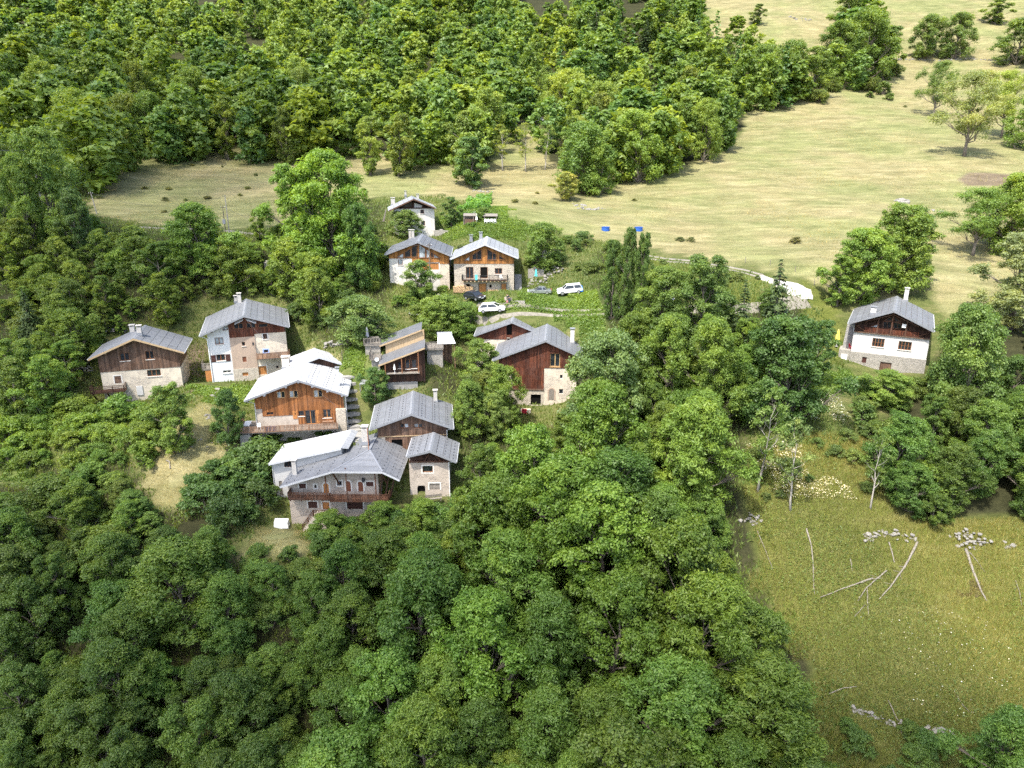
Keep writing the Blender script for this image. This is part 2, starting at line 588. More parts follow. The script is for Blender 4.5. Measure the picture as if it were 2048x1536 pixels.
P_DRY = [PL('150 310 640 295 880 320 985 330 1230 330 1390 325 1480 280 1500 190 1780 160 1790 60 1420 -40 2900 -40 2900 640 1900 640 1860 560 1760 610 1650 590 1600 555 1450 522 1290 498 1100 462 1020 440 900 400 760 388 730 410 700 440 540 452 300 448 185 430'),
         PL('290 890 480 890 470 965 400 1010 330 1025 295 960'), PL('330 850 400 800 440 800 450 880 320 885'), PL('465 1112 500 1058 610 1058 622 1112'),
         PL('960 985 1015 985 1015 1020 960 1020'), PL('585 690 640 690 700 710 640 740'), PL('0 185 90 185 95 215 0 220'), PL('1405 -80 1800 -80 1800 170 1490 205 1500 110 1405 60'), PL('975 262 1095 262 1095 335 985 335')]
P_LUSH = [PL('1030 590 1205 576 1210 690 1150 668 1080 625 1030 612'), PL('690 690 745 690 745 760 715 770 690 740'), PL('870 430 1020 420 1080 470 1030 480 900 475'),
          PL('1590 735 1700 740 1720 770 1640 800 1560 800'), PL('930 600 1030 595 1030 625 960 640'), PL('400 770 560 770 540 800 420 810'), PL('0 890 60 890 60 950 0 950')]
P_MEAD = PL('1480 890 1720 870 1800 1030 2160 1050 2160 1600 1680 1600 1600 1290 1510 1150')
P_ROUGH = [PL('1480 890 1720 870 1800 1030 2900 1050 2900 1600 1680 1600 1600 1290 1510 1150'), PL('1290 510 1540 550 1520 620 1300 560'), PL('1600 560 1680 600 1700 700 1640 730 1600 640')]
P_SOIL = [PL('370 690 410 690 410 740 380 790 365 740'), PL('1920 345 2060 345 2060 375 1930 372'), PL('480 905 560 890 560 930 500 945')]

# canopy outlines (photo pixels)
CAN = {
    'upper': [PL('-120 -130 1412 -130 1410 55 1450 25 1530 60 1545 110 1600 120 1650 125 1655 60 1700 0 1760 5 1790 90 1785 145 1740 165 1650 165 1610 200 1490 200 1490 250 1420 310 1380 328 1290 338 1225 332 1200 390 1120 390 1095 330 1090 262 1080 250 980 255 975 340 940 372 930 370 880 318 790 328 700 318 640 296 480 298 420 303 170 313 130 300 60 300 -40 330')],
    'left': [PL('-40 320 60 290 110 280 180 340 188 430 260 452 330 470 400 440 420 420 450 470 535 480 552 360 650 328 745 380 765 440 768 560 770 610 745 640 720 690 640 680 585 600 480 585 400 600 330 640 270 645 190 690 140 800 60 830 -40 850')],
    'low': [PL('1198 500 1270 478 1300 540 1400 520 1450 560 1500 585 1540 575 1620 620 1680 710 1640 748 1560 800 1480 880 1490 1000 1515 1150 1600 1290 1690 1490 1710 1700 -60 1700 -60 1000 0 975 130 930 250 935 320 1025 420 990 470 1100 620 1140 640 1080 690 1035 780 1010 860 1010 915 1015 918 900 940 840 1035 850 1105 855 1155 800 1150 715 1205 690 1195 610')],
    'yard': [PL('862 790 850 745 950 668 990 715 1035 765 1025 830 940 840 905 790')],
    'right': [PL('1850 735 1905 690 1950 640 2100 600 2340 640 2340 1065 1960 1040 1800 1045 1715 905 1740 860 1830 800')],
}

_pr = project(np.stack([XX, YY, ZZ], -1).reshape(-1, 3))
jx = 10 * vnoise(XX, YY, 6, 5).ravel()
jy = 6 * vnoise(XX, YY, 6, 6).ravel()


def cover(polys):
    m = np.zeros(len(_pr), bool)
    for p in polys:
        m |= inpoly(_pr[:, 0] + jx, _pr[:, 1] + jy, p)
    return (m & (_pr[:, 2] > 5)).astype(float)


ny, nx = XX.shape
ids = np.arange(nx * ny).reshape(ny, nx)
TF = np.stack([ids[:-1, :-1], ids[:-1, 1:], ids[1:, 1:], ids[1:, :-1]], -1).reshape(-1, 4)


def ground_mat():
    m, nt, b, N, L = nt_new('hillside_ground')
    def at(n):
        return N('Attribute', attribute_name=n).outputs['Fac']
    v = coords(N, L)
    vs = coords(N, L, (.35, 1.0, 1.0))
    nbig = noise(N, L, v, .035, 6, .62)
    nmid = noise(N, L, vs, .45, 8, .75)
    nfine = noise(N, L, v, 3.2, 5, .75)
    base = ramp(N, L, nmid, [(.30, (.040, .052, .016)), (.5, (.085, .100, .030)), (.68, (.150, .135, .060))])
    dry1 = ramp(N, L, nmid, [(.28, (0.136, 0.119, 0.054)), (.5, (0.212, 0.187, 0.091)), (.72, (0.284, 0.257, 0.142))])
    dry2 = ramp(N, L, nmid, [(.28, (0.100, 0.111, 0.039)), (.5, (0.165, 0.172, 0.069)), (.72, (0.232, 0.234, 0.107))])
    npat = noise(N, L, coords(N, L, (.5, 1.3, 1.0)), .16, 6, .7)
    dry = mixc(N, L, ramp(N, L, nbig, [(.40, 0), (.58, 1)]), dry2, dry1)
    dry = mixc(N, L, 1, dry, ramp(N, L, npat, [(.32, (.72, .76, .70)), (.5, (1, 1, 1)), (.66, (1.22, 1.2, 1.2))]), 'MULTIPLY')
    wv = N('TexWave', bands_direction='Y', i_Scale=.55, i_Distortion=5.0, i_Detail=3.0, i_Detail_Scale=1.2)
    L(coords(N, L, (.25, 1, 1)), wv.inputs['Vector'])
    dry = mixc(N, L, .28, dry, ramp(N, L, wv.outputs['Fac'], [(.2, (.86, .88, .84)), (.8, (1.1, 1.09, 1.08))]), 'MULTIPLY')
    lush = ramp(N, L, nmid, [(.3, (.050, .080, .020)), (.5, (.080, .115, .026)), (.7, (.120, .150, .045))])
    rough = ramp(N, L, nmid, [(.3, (0.053, 0.069, 0.013)), (.5, (0.094, 0.108, 0.023)), (.7, (0.148, 0.143, 0.050))])
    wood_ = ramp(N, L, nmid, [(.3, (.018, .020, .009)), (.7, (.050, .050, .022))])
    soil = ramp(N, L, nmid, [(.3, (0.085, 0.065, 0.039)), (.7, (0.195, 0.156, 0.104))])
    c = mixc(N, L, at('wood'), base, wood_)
    c = mixc(N, L, at('dry'), c, dry)
    c = mixc(N, L, at('rough'), c, rough)
    c = mixc(N, L, at('lush'), c, lush)
    c = mixc(N, L, at('soil'), c, soil)
    c = mixc(N, L, .8, c, ramp(N, L, nfine, [(.25, .55), (.5, 1.0), (.75, 1.4)]), 'MULTIPLY')
    L(c, b.inputs['Base Color'])
    b.inputs['Roughness'].default_value = .95
    b.inputs['Specular IOR Level'].default_value = .1
    h = mixc(N, L, .5, nmid, nfine)
    bump(N, L, h, .25, b, .9)
    return m


c_dry, c_lush, c_rough, c_soil = cover(P_DRY), cover(P_LUSH), cover(P_ROUGH), cover(P_SOIL)
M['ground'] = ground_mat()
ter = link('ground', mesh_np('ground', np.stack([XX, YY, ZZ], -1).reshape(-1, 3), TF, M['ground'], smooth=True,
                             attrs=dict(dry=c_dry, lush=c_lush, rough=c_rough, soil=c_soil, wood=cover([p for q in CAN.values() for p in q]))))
tag(ter, 'sloping alpine hillside of mown meadow, rough grass and woodland floor', kind='structure')


# ------------------------------------------------------------------ tracks laid on the ground
def ribbon(name, pts, width, mat, lift=.13, label=None, split=None):
    """strip following photo points (pixel pairs) over the ground; split = list of (from, to) offsets across"""
    P = [hit(*p) for p in pts]
    dense = []
    for a, b in zip(P[:-1], P[1:]):
        n = max(2, int(np.hypot(*(b - a)[:2]) / 1.0))
        dense += [a + (b - a) * t / n for t in range(n)]
    dense.append(P[-1])
    D = np.array(dense)
    for _ in range(4):
        D[1:-1] = (D[:-2] + D[1:-1] * 2 + D[2:]) / 4
    t = np.gradient(D[:, :2], axis=0)
    t /= np.linalg.norm(t, axis=1)[:, None] + 1e-9
    nrm = np.stack([t[:, 1], -t[:, 0]], -1)
    w = width if hasattr(width, '__len__') else [width, width]
    W = np.interp(np.linspace(0, 1, len(D)), np.linspace(0, 1, len(w)), w)
    W = W * (1 + .12 * vnoise(D[:, 0] * 3, D[:, 1] * 3, 3, 9))
    V, F = [], []
    for (a, b) in (split or [(-.5, .5)]):
        k0 = len(V)
        m = 5
        for i in range(len(D)):
            for k in range(m):
                o = (a + (b - a) * k / (m - 1)) * W[i]
                x, y = D[i, :2] + nrm[i] * o
                V.append((x, y, float(ground(x, y)) + lift - (.22 if k in (0, m - 1) else 0)))
        for i in range(len(D) - 1):
            for k in range(m - 1):
                q = k0 + i * m + k
                F.append((q, q + 1, q + m + 1, q + m))
    o = link(name, mesh_np(name, V, F, mat, smooth=True))
    return tag(o, label, kind='structure')


M['gravel'] = plain('pale_gravel', (.40, .385, .34), .95, spec=.1, var=.25, scale=2.5)
M['track'] = plain('dusty_track', (.20, .185, .15), .95, spec=.1, var=.3, scale=2)
ribbon('gravel_road', [(1612, 600), (1600, 585), (1580, 573), (1556, 566), (1535, 560), (1520, 553)], [3.5, 6.5, 6, 4, 3, 2.6], M['gravel'], label='wide pale gravel road bend on the hillside')
ribbon('gravel_road', [(1522, 553), (1490, 544), (1450, 536), (1420, 531), (1385, 526), (1340, 521), (1290, 515), (1240, 508)], [2.6, 2.3, 2.1], M['track'], label='narrow twin-rut track leaving the gravel road', split=[(-.5, -.18), (.15, .5)])
ribbon('gravel_road', [(1612, 602), (1560, 612), (1480, 618), (1400, 620), (1330, 622), (1260, 623)], [4, 3.2, 3, 2.6], M['track'], label='gravel road behind the hedge trees')
ribbon('village_track', [(1262, 624), (1200, 625), (1150, 625), (1095, 625), (1050, 618), (1015, 625), (985, 634), (950, 622)], [2.3, 2.2, 2.2, 2.4], M['track'], label='concrete twin-strip track beside the parked cars', split=[(-.5, -.17), (.12, .5)])
ribbon('hillside_path', [(280, 455), (340, 458), (400, 459), (455, 463), (500, 468), (540, 470), (600, 470)], [1.3, 1.6, 1.3], M['track'], label='thin pale path along the foot of the mown meadow')
ribbon('forest_road', [(900, 246), (960, 243), (1020, 244), (1090, 245), (1150, 247)], [3, 3, 3], M['track'], label='forest road among the thin trees')
# ------------------------------------------------------------------ vegetation prototypes
def leaf_quads(C, Nn, size, asp, r):
    """rhombic leaf sprays: centres C, normals Nn"""
    n = len(C)
    t = r.normal(size=(n, 3))
    t[:, 2] -= .35
    t -= (t * Nn).sum(1)[:, None] * Nn
    t /= np.linalg.norm(t, axis=1)[:, None] + 1e-9
    s = np.cross(Nn, t)
    L = size * r.uniform(.65, 1.35, n)[:, None]
    W = L * asp
    fold = Nn * L * .10
    V = np.stack([C - t * L * .5, C - s * W * .5 + fold, C + t * L * .5, C + s * W * .5 + fold], 1).reshape(-1, 3)
    F = np.arange(4 * n).reshape(n, 4)
    return V, F


def leaf_tris(V):
    """every rhombus cut down to one broad triangle, for crowns far away"""
    Q = V.reshape(-1, 4, 3)
    T = np.stack([Q[:, 0], Q[:, 1] * 1.5 - Q[:, 3] * .5, Q[:, 2] * .5 + Q[:, 3] * .5], 1).reshape(-1, 3)
    return T, np.arange(len(T)).reshape(-1, 3)


def unit(v):
    return v / (np.linalg.norm(v, axis=-1, keepdims=True) + 1e-9)


def crown_points(r, shape, R_, h0, h1, nb, nc, nl, rb, rc, flat=.88):
    hc = h1 - h0
    def env(t):
        if shape == 'round':
            return R_ * np.clip(np.sin(np.pi * np.clip(t * .80 + .17, 0, 1)), 0.05, 1) ** .65
        if shape == 'ash':
            return R_ * np.clip(np.sin(np.pi * np.clip(t * .84 + .13, 0, 1)), .05, 1) ** .85
        if shape == 'column':
            return R_ * np.clip(np.sin(np.pi * np.clip(t * .86 + .1, 0, 1)), .08, 1) ** .5
        if shape == 'dome':
            return R_ * np.sqrt(np.clip(1 - t * t * .92, .02, 1))
        return R_ * (1 - t) ** .75 + .1
    boughs, cl, tint = [], [], []
    ph = r.uniform(0, 6.28, 4)
    def mod(a, t):
        return 1 + .17 * np.sin(2 * a + ph[0] + 3 * t) + .14 * np.sin(3 * a + ph[1] - 4 * t) + .10 * np.sin(5 * a + ph[2] + 7 * t)
    for i in range(nb):
        t = (i + r.uniform(.1, .9)) / nb
        a = 2.39996 * i + r.uniform(-.5, .5)
        q = env(np.array(t)) * r.uniform(.30, .95) * mod(a, t)
        b = np.array([q * math.cos(a), q * math.sin(a), h0 + hc * t])
        boughs.append(b)
        d = unit(r.normal(size=(nc, 3)))
        d[:, 2] = np.where(r.uniform(size=nc) < .45, np.abs(d[:, 2]), d[:, 2])
        c = b + d * R_ * rb * r.uniform(.35, 1.1, (nc, 1)) * np.array([1, 1, .95])
        tt = np.clip((c[:, 2] - h0) / hc, 0, 1)
        lim = env(tt) * 1.12 * mod(np.arctan2(c[:, 1], c[:, 0]), tt)
        k = np.hypot(c[:, 0], c[:, 1])
        c[:, :2] *= np.minimum(1, lim / np.maximum(k, 1e-6))[:, None]
        c[:, 2] = np.minimum(c[:, 2], h1 - .2)
        cl.append(c)
        tint.append(np.clip(r.normal(.5, .16) + r.normal(0, .10, nc), .05, .95))
    cl, tint = np.concatenate(cl), np.concatenate(tint)
    m = len(cl)
    d = unit(r.normal(size=(m * nl, 3)))
    up = r.uniform(size=m * nl) < .62
    d[:, 2] = np.where(up, np.abs(d[:, 2]), d[:, 2])
    rad = np.repeat(rc * R_ * r.uniform(.65, 1.35, m), nl)[:, None]
    C = np.repeat(cl, nl, 0) + d * rad * r.uniform(.25, 1.25, (m * nl, 1)) * np.array([1, 1, flat])
    Nn = unit(d * .8 + np.array([0, 0, .40]) + r.normal(size=(m * nl, 3)) * .55)
    ti = np.clip(np.repeat(tint, nl) + r.normal(0, .10, m * nl), 0, 1)
    return C, Nn, ti, boughs, cl


def make_tree(name, seed, H, R_, shape='ash', base=.22, nb=16, nc=9, nl=130, leaf=.30, asp=.5, rb=.34, rc=.13, bark='bark', trunk=.022, twigs=True, tri=False):
    r = np.random.default_rng(seed)
    C, Nn, ti, boughs, cl = crown_points(r, shape, R_, H * base, H, nb, nc, nl, rb, rc)
    V, F = leaf_quads(C, Nn, leaf, asp, r)
    if tri:
        V, F = leaf_tris(V)
    crown = mesh_np(name + '_crown', V, F, M['leaf'], face_attrs=dict(tint=ti))
    mb = MB()
    top = H * .86
    k = 7
    tr = [Vector((r.normal() * .02 * H * (i / k), r.normal() * .02 * H * (i / k), top * i / k - (.8 if i == 0 else 0))) for i in range(k + 1)]
    rr = [H * trunk * (1.35 if i == 0 else 1) * (1 - .88 * i / k) for i in range(k + 1)]
    mb.tube(tr, rr, 7)
    def along(zv):
        f = min(max(zv / top, 0), .98) * k
        i = int(f)
        return tr[i].lerp(tr[i + 1], f - i), rr[i] + (rr[i + 1] - rr[i]) * (f - i)
    for i, b in enumerate(boughs):
        st, r0 = along(max(H * base * .55, b[2] - R_ * r.uniform(.45, .9)))
        b = Vector(b)
        mid = st.lerp(b, .55) + Vector((0, 0, -.06 * R_)) + Vector(r.normal(size=3) * .04 * R_)
        r1 = min(r0 * .6, H * .010)
        mb.tube([st, mid, b], [r1, r1 * .6, r1 * .22], 5, False)
        if twigs:
            for c in cl[i * nc:(i + 1) * nc:2]:
                mb.tube([st.lerp(mid, .95), Vector(c) * .5 + mid * .5 + Vector(r.normal(size=3) * .1), Vector(c)], [r1 * .3, r1 * .2, r1 * .08], 3, False)
    wood_me = mesh_np(name + '_trunk', mb.v, mb.f, M[bark], uniform=False, smooth=True)
    return dict(crown=crown, trunk=wood_me, H=H, R=R_)


def make_spruce(name, seed, H, R_, dens=1.0, leaf=.5):
    r = np.random.default_rng(seed)
    Cs, Ns, Ts = [], [], []
    z = H * .08
    while z < H * .985:
        rad = R_ * (1 - z / H) ** .9 + .12
        nbr = max(4, int(9 * dens * (rad / R_) ** .5 + 3))
        for i in range(nbr):
            a = r.uniform(0, 2 * math.pi)
            L_ = rad * r.uniform(.75, 1.1)
            n = max(3, int(L_ * 11 * dens))
            s = r.uniform(.1, 1, n) ** .8
            x = s * L_
            droop = -.28 * x - .05 * x * x / max(L_, .3) + .18 * np.maximum(0, s - .8) * L_
            side = r.normal(0, .16, n) * L_ * (1.1 - s)
            p = np.stack([x * math.cos(a) - side * math.sin(a), x * math.sin(a) + side * math.cos(a), z + droop + r.normal(0, .05, n)], -1)
            Cs.append(p)
            nn = np.array([math.cos(a) * .4, math.sin(a) * .4, .85]) + r.normal(0, .35, (n, 3))
            Ns.append(unit(nn))
            Ts.append(np.clip(.35 + .35 * s + r.normal(0, .1, n), 0, 1))
        z += .42 / dens ** .5
    C, Nn, ti = np.concatenate(Cs), np.concatenate(Ns), np.concatenate(Ts)
    V, F = leaf_quads(C, Nn, leaf, .4, r)
    crown = mesh_np(name + '_crown', V, F, M['needle'], face_attrs=dict(tint=ti))
    mb = MB()
    mb.tube([(0, 0, -.8), (0, 0, H * .5), (0, 0, H * .97)], [H * .016, H * .010, .02], 7)
    return dict(crown=crown, trunk=mesh_np(name + '_trunk', mb.v, mb.f, M['bark'], uniform=False, smooth=True), H=H, R=R_)


def make_shrub(name, seed, H, R_, nb=9, nc=7, nl=70, leaf=.22, asp=.55, shape='dome'):
    r = np.random.default_rng(seed)
    C, Nn, ti, boughs, cl = crown_points(r, shape, R_, H * .10, H, nb, nc, nl, .42, .2, .8)
    V, F = leaf_quads(C, Nn, leaf, asp, r)
    V[:, 2] = np.maximum(V[:, 2], -.3)
    crown = mesh_np(name + '_crown', V, F, M['leaf'], face_attrs=dict(tint=ti))
    mb = MB()
    for b in boughs:
        b = Vector(b)
        mb.tube([(b.x * .12, b.y * .12, -.5), (b.x * .5, b.y * .5, b.z * .6), b], [.05 * H ** .5, .03, .012], 4, False)
    return dict(crown=crown, trunk=mesh_np(name + '_stem', mb.v, mb.f, M['bark'], uniform=False), H=H, R=R_)


NEAR = [make_tree('ash_near', 100 + i, 12, R_, sh, .05, nb, 13, nl, lf, asp, rb, rc) for i, (R_, sh, nb, nl, lf, asp, rb, rc) in
        enumerate([(4.5, 'ash', 30, 112, .30, .36, .30, .13), (4.9, 'round', 32, 108, .26, .6, .30, .125), (4.2, 'round', 28, 105, .25, .62, .34, .14), (3.4, 'column', 28, 98, .28, .4, .30, .14),
                   (5.2, 'round', 36, 92, .29, .5, .26, .115), (4.1, 'ash', 26, 110, .34, .33, .36, .15)])]
MAPLE = [make_tree('maple', 140 + i, 12, 5.2, 'round', .04, 36, 12, 125, .24, .75, .25, .12) for i in range(2)]
MID = [make_tree('mid_tree', 160 + i, 13, R_, sh, .05, nb, 9, 88, .37, .55, .31, .155) for i, (R_, sh, nb) in
       enumerate([(4.7, 'ash', 24), (5.2, 'round', 26), (3.7, 'column', 22), (4.2, 'ash', 24), (5.4, 'round', 27)])]
THIN = [make_tree('thin_tree', 180 + i, 12, 2.6, 'ash', .34, 11, 6, 40, .30, .45, .40, .17, 'bark_pale', .014) for i in range(2)]
FARP = [make_tree('far_tree', 190 + i, 14, R_, sh, .04, 18, 6, 18, 1.0, .75, .32, .19, twigs=False, tri=True) for i, (R_, sh) in
        enumerate([(4.8, 'ash'), (5.0, 'round'), (3.8, 'column'), (5.0, 'ash')])]
OPEN = [make_tree('open_tree', 170 + i, 13, 5.2, 'round', .30, 18, 9, 120, .28, .45, .30, .16, 'bark', .020) for i in range(2)]
SPRUCE = [make_spruce('spruce_proto', 200 + i, 13, 3.2, 1.0, .45) for i in range(2)]
FARS = make_spruce('far_spruce', 205, 15, 3.4, .30, 1.25)
SHRUB = [make_shrub('shrub_proto', 220 + i, 2.6, R_, nb) for i, (R_, nb) in enumerate([(1.9, 12), (2.3, 14), (1.6, 11), (2.6, 15)])]
THICKET = [make_shrub('thicket_proto', 240 + i, 4.0, R_, 18, 9, 75, .24, .45, 'column') for i, R_ in enumerate([2.3, 2.7])]

TREES = []          # (root, zone, px, py, D)


def plant(proto, x, y, H, wscale=1.0, colr=(.07, .115, .022), rz=None, name='ash_tree', dz=0.0):
    s = H / proto['H']
    root = empty(name, (x, y, float(ground(x, y)) + dz), random.uniform(0, 6.28) if rz is None else rz)
    a = random.uniform(.86, 1.16)
    root.scale = (s * wscale * a, s * wscale / a, s)
    root.rotation_euler = (random.gauss(0, .05), random.gauss(0, .05), root.rotation_euler[2])
    for pn in ('trunk', 'crown'):
        o = bpy.data.objects.new(pn if name != 'shrub' else {'trunk': 'stem', 'crown': 'foliage'}[pn], proto[pn])
        col.objects.link(o)
        o.parent = root
        o.color = (*colr, 1)
    return root
# ------------------------------------------------------------------ houses
class House:
    """gable end towards the camera: local x along the gable, y back along the ridge, z up; origin below the ridge on the front wall"""

    def __init__(s, name, label, k, D, peak, az, ov, base, cat='house', group=None):
        s.k, s.ov = k, ov
        a = R(az)
        s.u = np.array([math.cos(a), -math.sin(a), 0])
        s.r = np.array([math.sin(a), math.cos(a), 0])
        p0 = ray(*zz(k, peak)) * D
        o = p0 + ov * s.r
        s.org = o
        s.org = np.array([o[0], o[1], o[2] + s.F(base)[1]])
        s.zp = p0[2] - s.org[2]
        s.root = empty(name, s.org, -a, label, cat, group)
        s.holes = []
        s.mb = {}

    def F(s, p, y=0.0):
        d = ray(*zz(s.k, p))
        t = (s.org @ s.r + y) / (d @ s.r)
        q = d * t - s.org
        return float(q @ s.u), float(q[2])

    def W(s, p):
        """local point to world"""
        return Vector(s.org + p[0] * s.u + p[1] * s.r + np.array([0, 0, p[2]]))

    def rect(s, a, b, y=0.0):
        (x0, z0), (x1, z1) = s.F(a, y), s.F(b, y)
        m = s.F(((a[0] + b[0]) / 2, a[1]), y)[1], s.F(((a[0] + b[0]) / 2, b[1]), y)[1]
        xa, xb = s.F((a[0], (a[1] + b[1]) / 2), y)[0], s.F((b[0], (a[1] + b[1]) / 2), y)[0]
        return xa, xb, min(m), max(m)

    def roof(s, eL, eR, L, mat='roof_grey', rows=6, trim='trim_grey', barge='trim_grey', th=.20, guards=0, backL=None):
        s.eL, s.eR = s.F(eL, -s.ov), s.F(eR, -s.ov)
        s.L = L
        s.mL = (s.zp - s.eL[1]) / (0 - s.eL[0])
        s.mR = (s.zp - s.eR[1]) / (s.eR[0])
        y0, y1 = -s.ov, L - s.ov
        mb = MB()
        mb.prism([(0, s.zp - .03), (s.eL[0], s.eL[1] - .03), (s.eL[0], s.eL[1] - th), (0, s.zp - th), (s.eR[0], s.eR[1] - th), (s.eR[0], s.eR[1] - .03)], y0 + .06, y1 - .06)
        rf = mb.build('roof', M['wood_dark'], s.root)
        for (e, m) in ((s.eL, s.mL), (s.eR, -s.mR)):
            for i in range(rows):
                a, b = e[0] * i / rows, e[0] * (i + 1) / rows
                za, zb = s.zp + m * a, s.zp + m * b
                lip = .022
                p = MB()
                sg_ = .035 if b > 0 else -.035
                bb_ = b if i == rows - 1 else b - sg_
                zb = s.zp + m * bb_
                p.prism([(a, za + .012), (bb_, zb + .012 + lip), (bb_, zb - .028), (a, za - .028)], y0, y1)
                p.build('roof_panel', M[mat], rf)
        rc = MB()
        w = .28
        rc.prism([(-w, s.zp - s.mL * w + .035), (0, s.zp + .075), (w, s.zp - s.mR * w + .035), (w, s.zp - s.mR * w + .015), (0, s.zp + .04), (-w, s.zp - s.mL * w + .015)], y0 - .01, y1 + .01)
        rc.build('ridge_cap', M[trim], rf)
        bb = MB()
        for e in (s.eL, s.eR):
            for (ya, yb) in ((y0 - .035, y0 + .015),):
                bb.prism([(0, s.zp + .01), (e[0], e[1] + .01), (e[0], e[1] - th - .08), (0, s.zp - th - .08)], ya, yb)
        bb.build('bargeboard', M[barge], rf)
        for e, sg in ((s.eL, -1), (s.eR, 1)):
            MB().tube([(e[0] + sg * .07, y0, e[1] - .10), (e[0] + sg * .07, y1, e[1] - .10)], .075, 6).build('gutter', M['pipe'], rf)
        if guards:
            sg = MB()
            for (e, m) in ((s.eL, s.mL), (s.eR, -s.mR)):
                for gi in range(guards):
                    f = (gi + .75) / (guards + .15)
                    x = e[0] * f
                    z = s.zp + m * x
                    n = int(L / 1.0)
                    for q in range(n):
                        yq = y0 + .5 + q * 1.0 + (.3 if gi % 2 else 0)
                        sg.box(x - .035, x + .035, yq - .14, yq + .14, z + .02, z + .10)
            g = sg.build('snow_guards', M['metal_dark'], rf)
            g['kind'] = 'stuff'
        return rf

    def under(s, x, th=.2):
        return s.zp - th - .01 + (s.mL * x if x < 0 else -s.mR * x)

    def roof_hit(s, p, side):
        """local point of the roof slope under a pixel"""
        m = s.mL if side < 0 else -s.mR
        d = ray(*zz(s.k, p))
        du, dr, dz = d @ s.u, d @ s.r, d[2]
        ou, orr, oz = s.org @ s.u, s.org @ s.r, s.org[2]
        # oz + zp + m*(du t - ou) = dz t
        t = (oz + s.zp - m * ou) / (dz - m * du)
        return du * t - ou, dr * t - orr, dz * t - oz

    def chimney(s, p, side, w, d, h, mat='chimney', cap='trim_grey', pot=False):
        x, y, z = s.roof_hit(p, side)
        c = MB().box(x - w / 2, x + w / 2, y - d / 2, y + d / 2, z - .7, z + h).build('chimney', M[mat], s.root)
        k = MB()
        for a in (-1, 1):
            for b in (-1, 1):
                k.box(x + a * (w / 2 - .06) - .05, x + a * (w / 2 - .06) + .05, y + b * (d / 2 - .06) - .05, y + b * (d / 2 - .06) + .05, z + h, z + h + .22)
        k.box(x - w / 2 - .10, x + w / 2 + .10, y - d / 2 - .10, y + d / 2 + .10, z + h + .22, z + h + .30)
        k.build('chimney_cap', M[mat if not pot else cap], c)
        fl = MB().box(x - w / 2 - .08, x + w / 2 + .08, y - d / 2 - .08, y + d / 2 + .08, z - .3, z + .14)
        fl.build('flashing', M['trim_grey'], c)
        return c

    # ---- walls
    def region(s, name, x0, x1, zb, zt, mat, y=0.0, th=.4, planks=0.0, parent=None, kind=None):
        """front wall piece between x0..x1 from zb up to zt (number or function of x), with the window holes cut out"""
        ft = zt if callable(zt) else (lambda x: zt)
        br = {x0, x1}
        if x0 < 0 < x1:
            br.add(0.0)
        if planks:
            x = x0
            while x < x1 - .08:
                br.add(x)
                x += planks * random.uniform(.8, 1.25)
        if callable(zt) and not planks:
            pass
        pl = sorted(br)
        for h in s.holes:
            for x in h[:2]:
                if x0 < x < x1:
                    br.add(x)
        xs = sorted(br)
        mb = MB()
        off = {}
        g = .006 if planks else 0
        for a, b in zip(xs[:-1], xs[1:]):
            if b - a < .01:
                continue
            c = (a + b) / 2
            key = max(i for i, q in enumerate(pl) if q <= c)
            dy = off.setdefault(key, random.uniform(-.022, .0) if planks else 0.0)
            iv = [(zb, None)]
            cuts = sorted([(h[2], h[3]) for h in s.holes if h[0] < c < h[1]])
            lo = zb
            seg = []
            for (h0, h1) in cuts:
                if h0 > lo:
                    seg.append((lo, h0))
                lo = max(lo, h1)
            seg.append((lo, None))
            a_, b_ = a + (g if a in pl else 0), b - (g if b in pl else 0)
            for (za, ze) in seg:
                ta, tb = (ft(a), ft(b)) if ze is None else (min(ze, ft(a)), min(ze, ft(b)))
                if ta <= za + .01 and tb <= za + .01:
                    continue
                ta, tb = max(ta, za + .005), max(tb, za + .005)
                mb.hexa([(a_, y + dy, za), (b_, y + dy, za), (b_, y + th, za), (a_, y + th, za), (a_, y + dy, ta), (b_, y + dy, tb), (b_, y + th, tb), (a_, y + th, ta)])
        o = mb.build(name, M[mat], parent or s.root)
        if kind:
            o['kind'] = kind
        return o

    def shell(s, x0, x1, zb, mat, Lw, zsplit=None, mat2=None):
        """side and back walls and the floor slab below the loft"""
        t = .4
        for (a, b, nm) in ((x0, x0 + t, 'side_wall'), (x1 - t, x1, 'side_wall')):
            ta, tb = s.under(a), s.under(b)
            if zsplit is not None:
                MB().box(a, b, t + .002, Lw, zb, zsplit - .002).build(nm, M[mat], s.root)
                MB().hexa([(a - .02, t + .002, zsplit), (b + .02, t + .002, zsplit), (b + .02, Lw, zsplit), (a - .02, Lw, zsplit), (a - .02, t + .002, ta), (b + .02, t + .002, tb), (b + .02, Lw, tb), (a - .02, Lw, ta)]).build(nm, M[mat2 or mat], s.root)
            else:
                MB().hexa([(a, t + .002, zb), (b, t + .002, zb), (b, Lw, zb), (a, Lw, zb), (a, t + .002, ta), (b, t + .002, tb), (b, Lw, tb), (a, Lw, ta)]).build(nm, M[mat], s.root)
        sv, s.holes = s.holes, []
        s.region('back_wall', x0, x1, zb, s.under, mat, y=Lw, th=.4)
        s.holes = sv

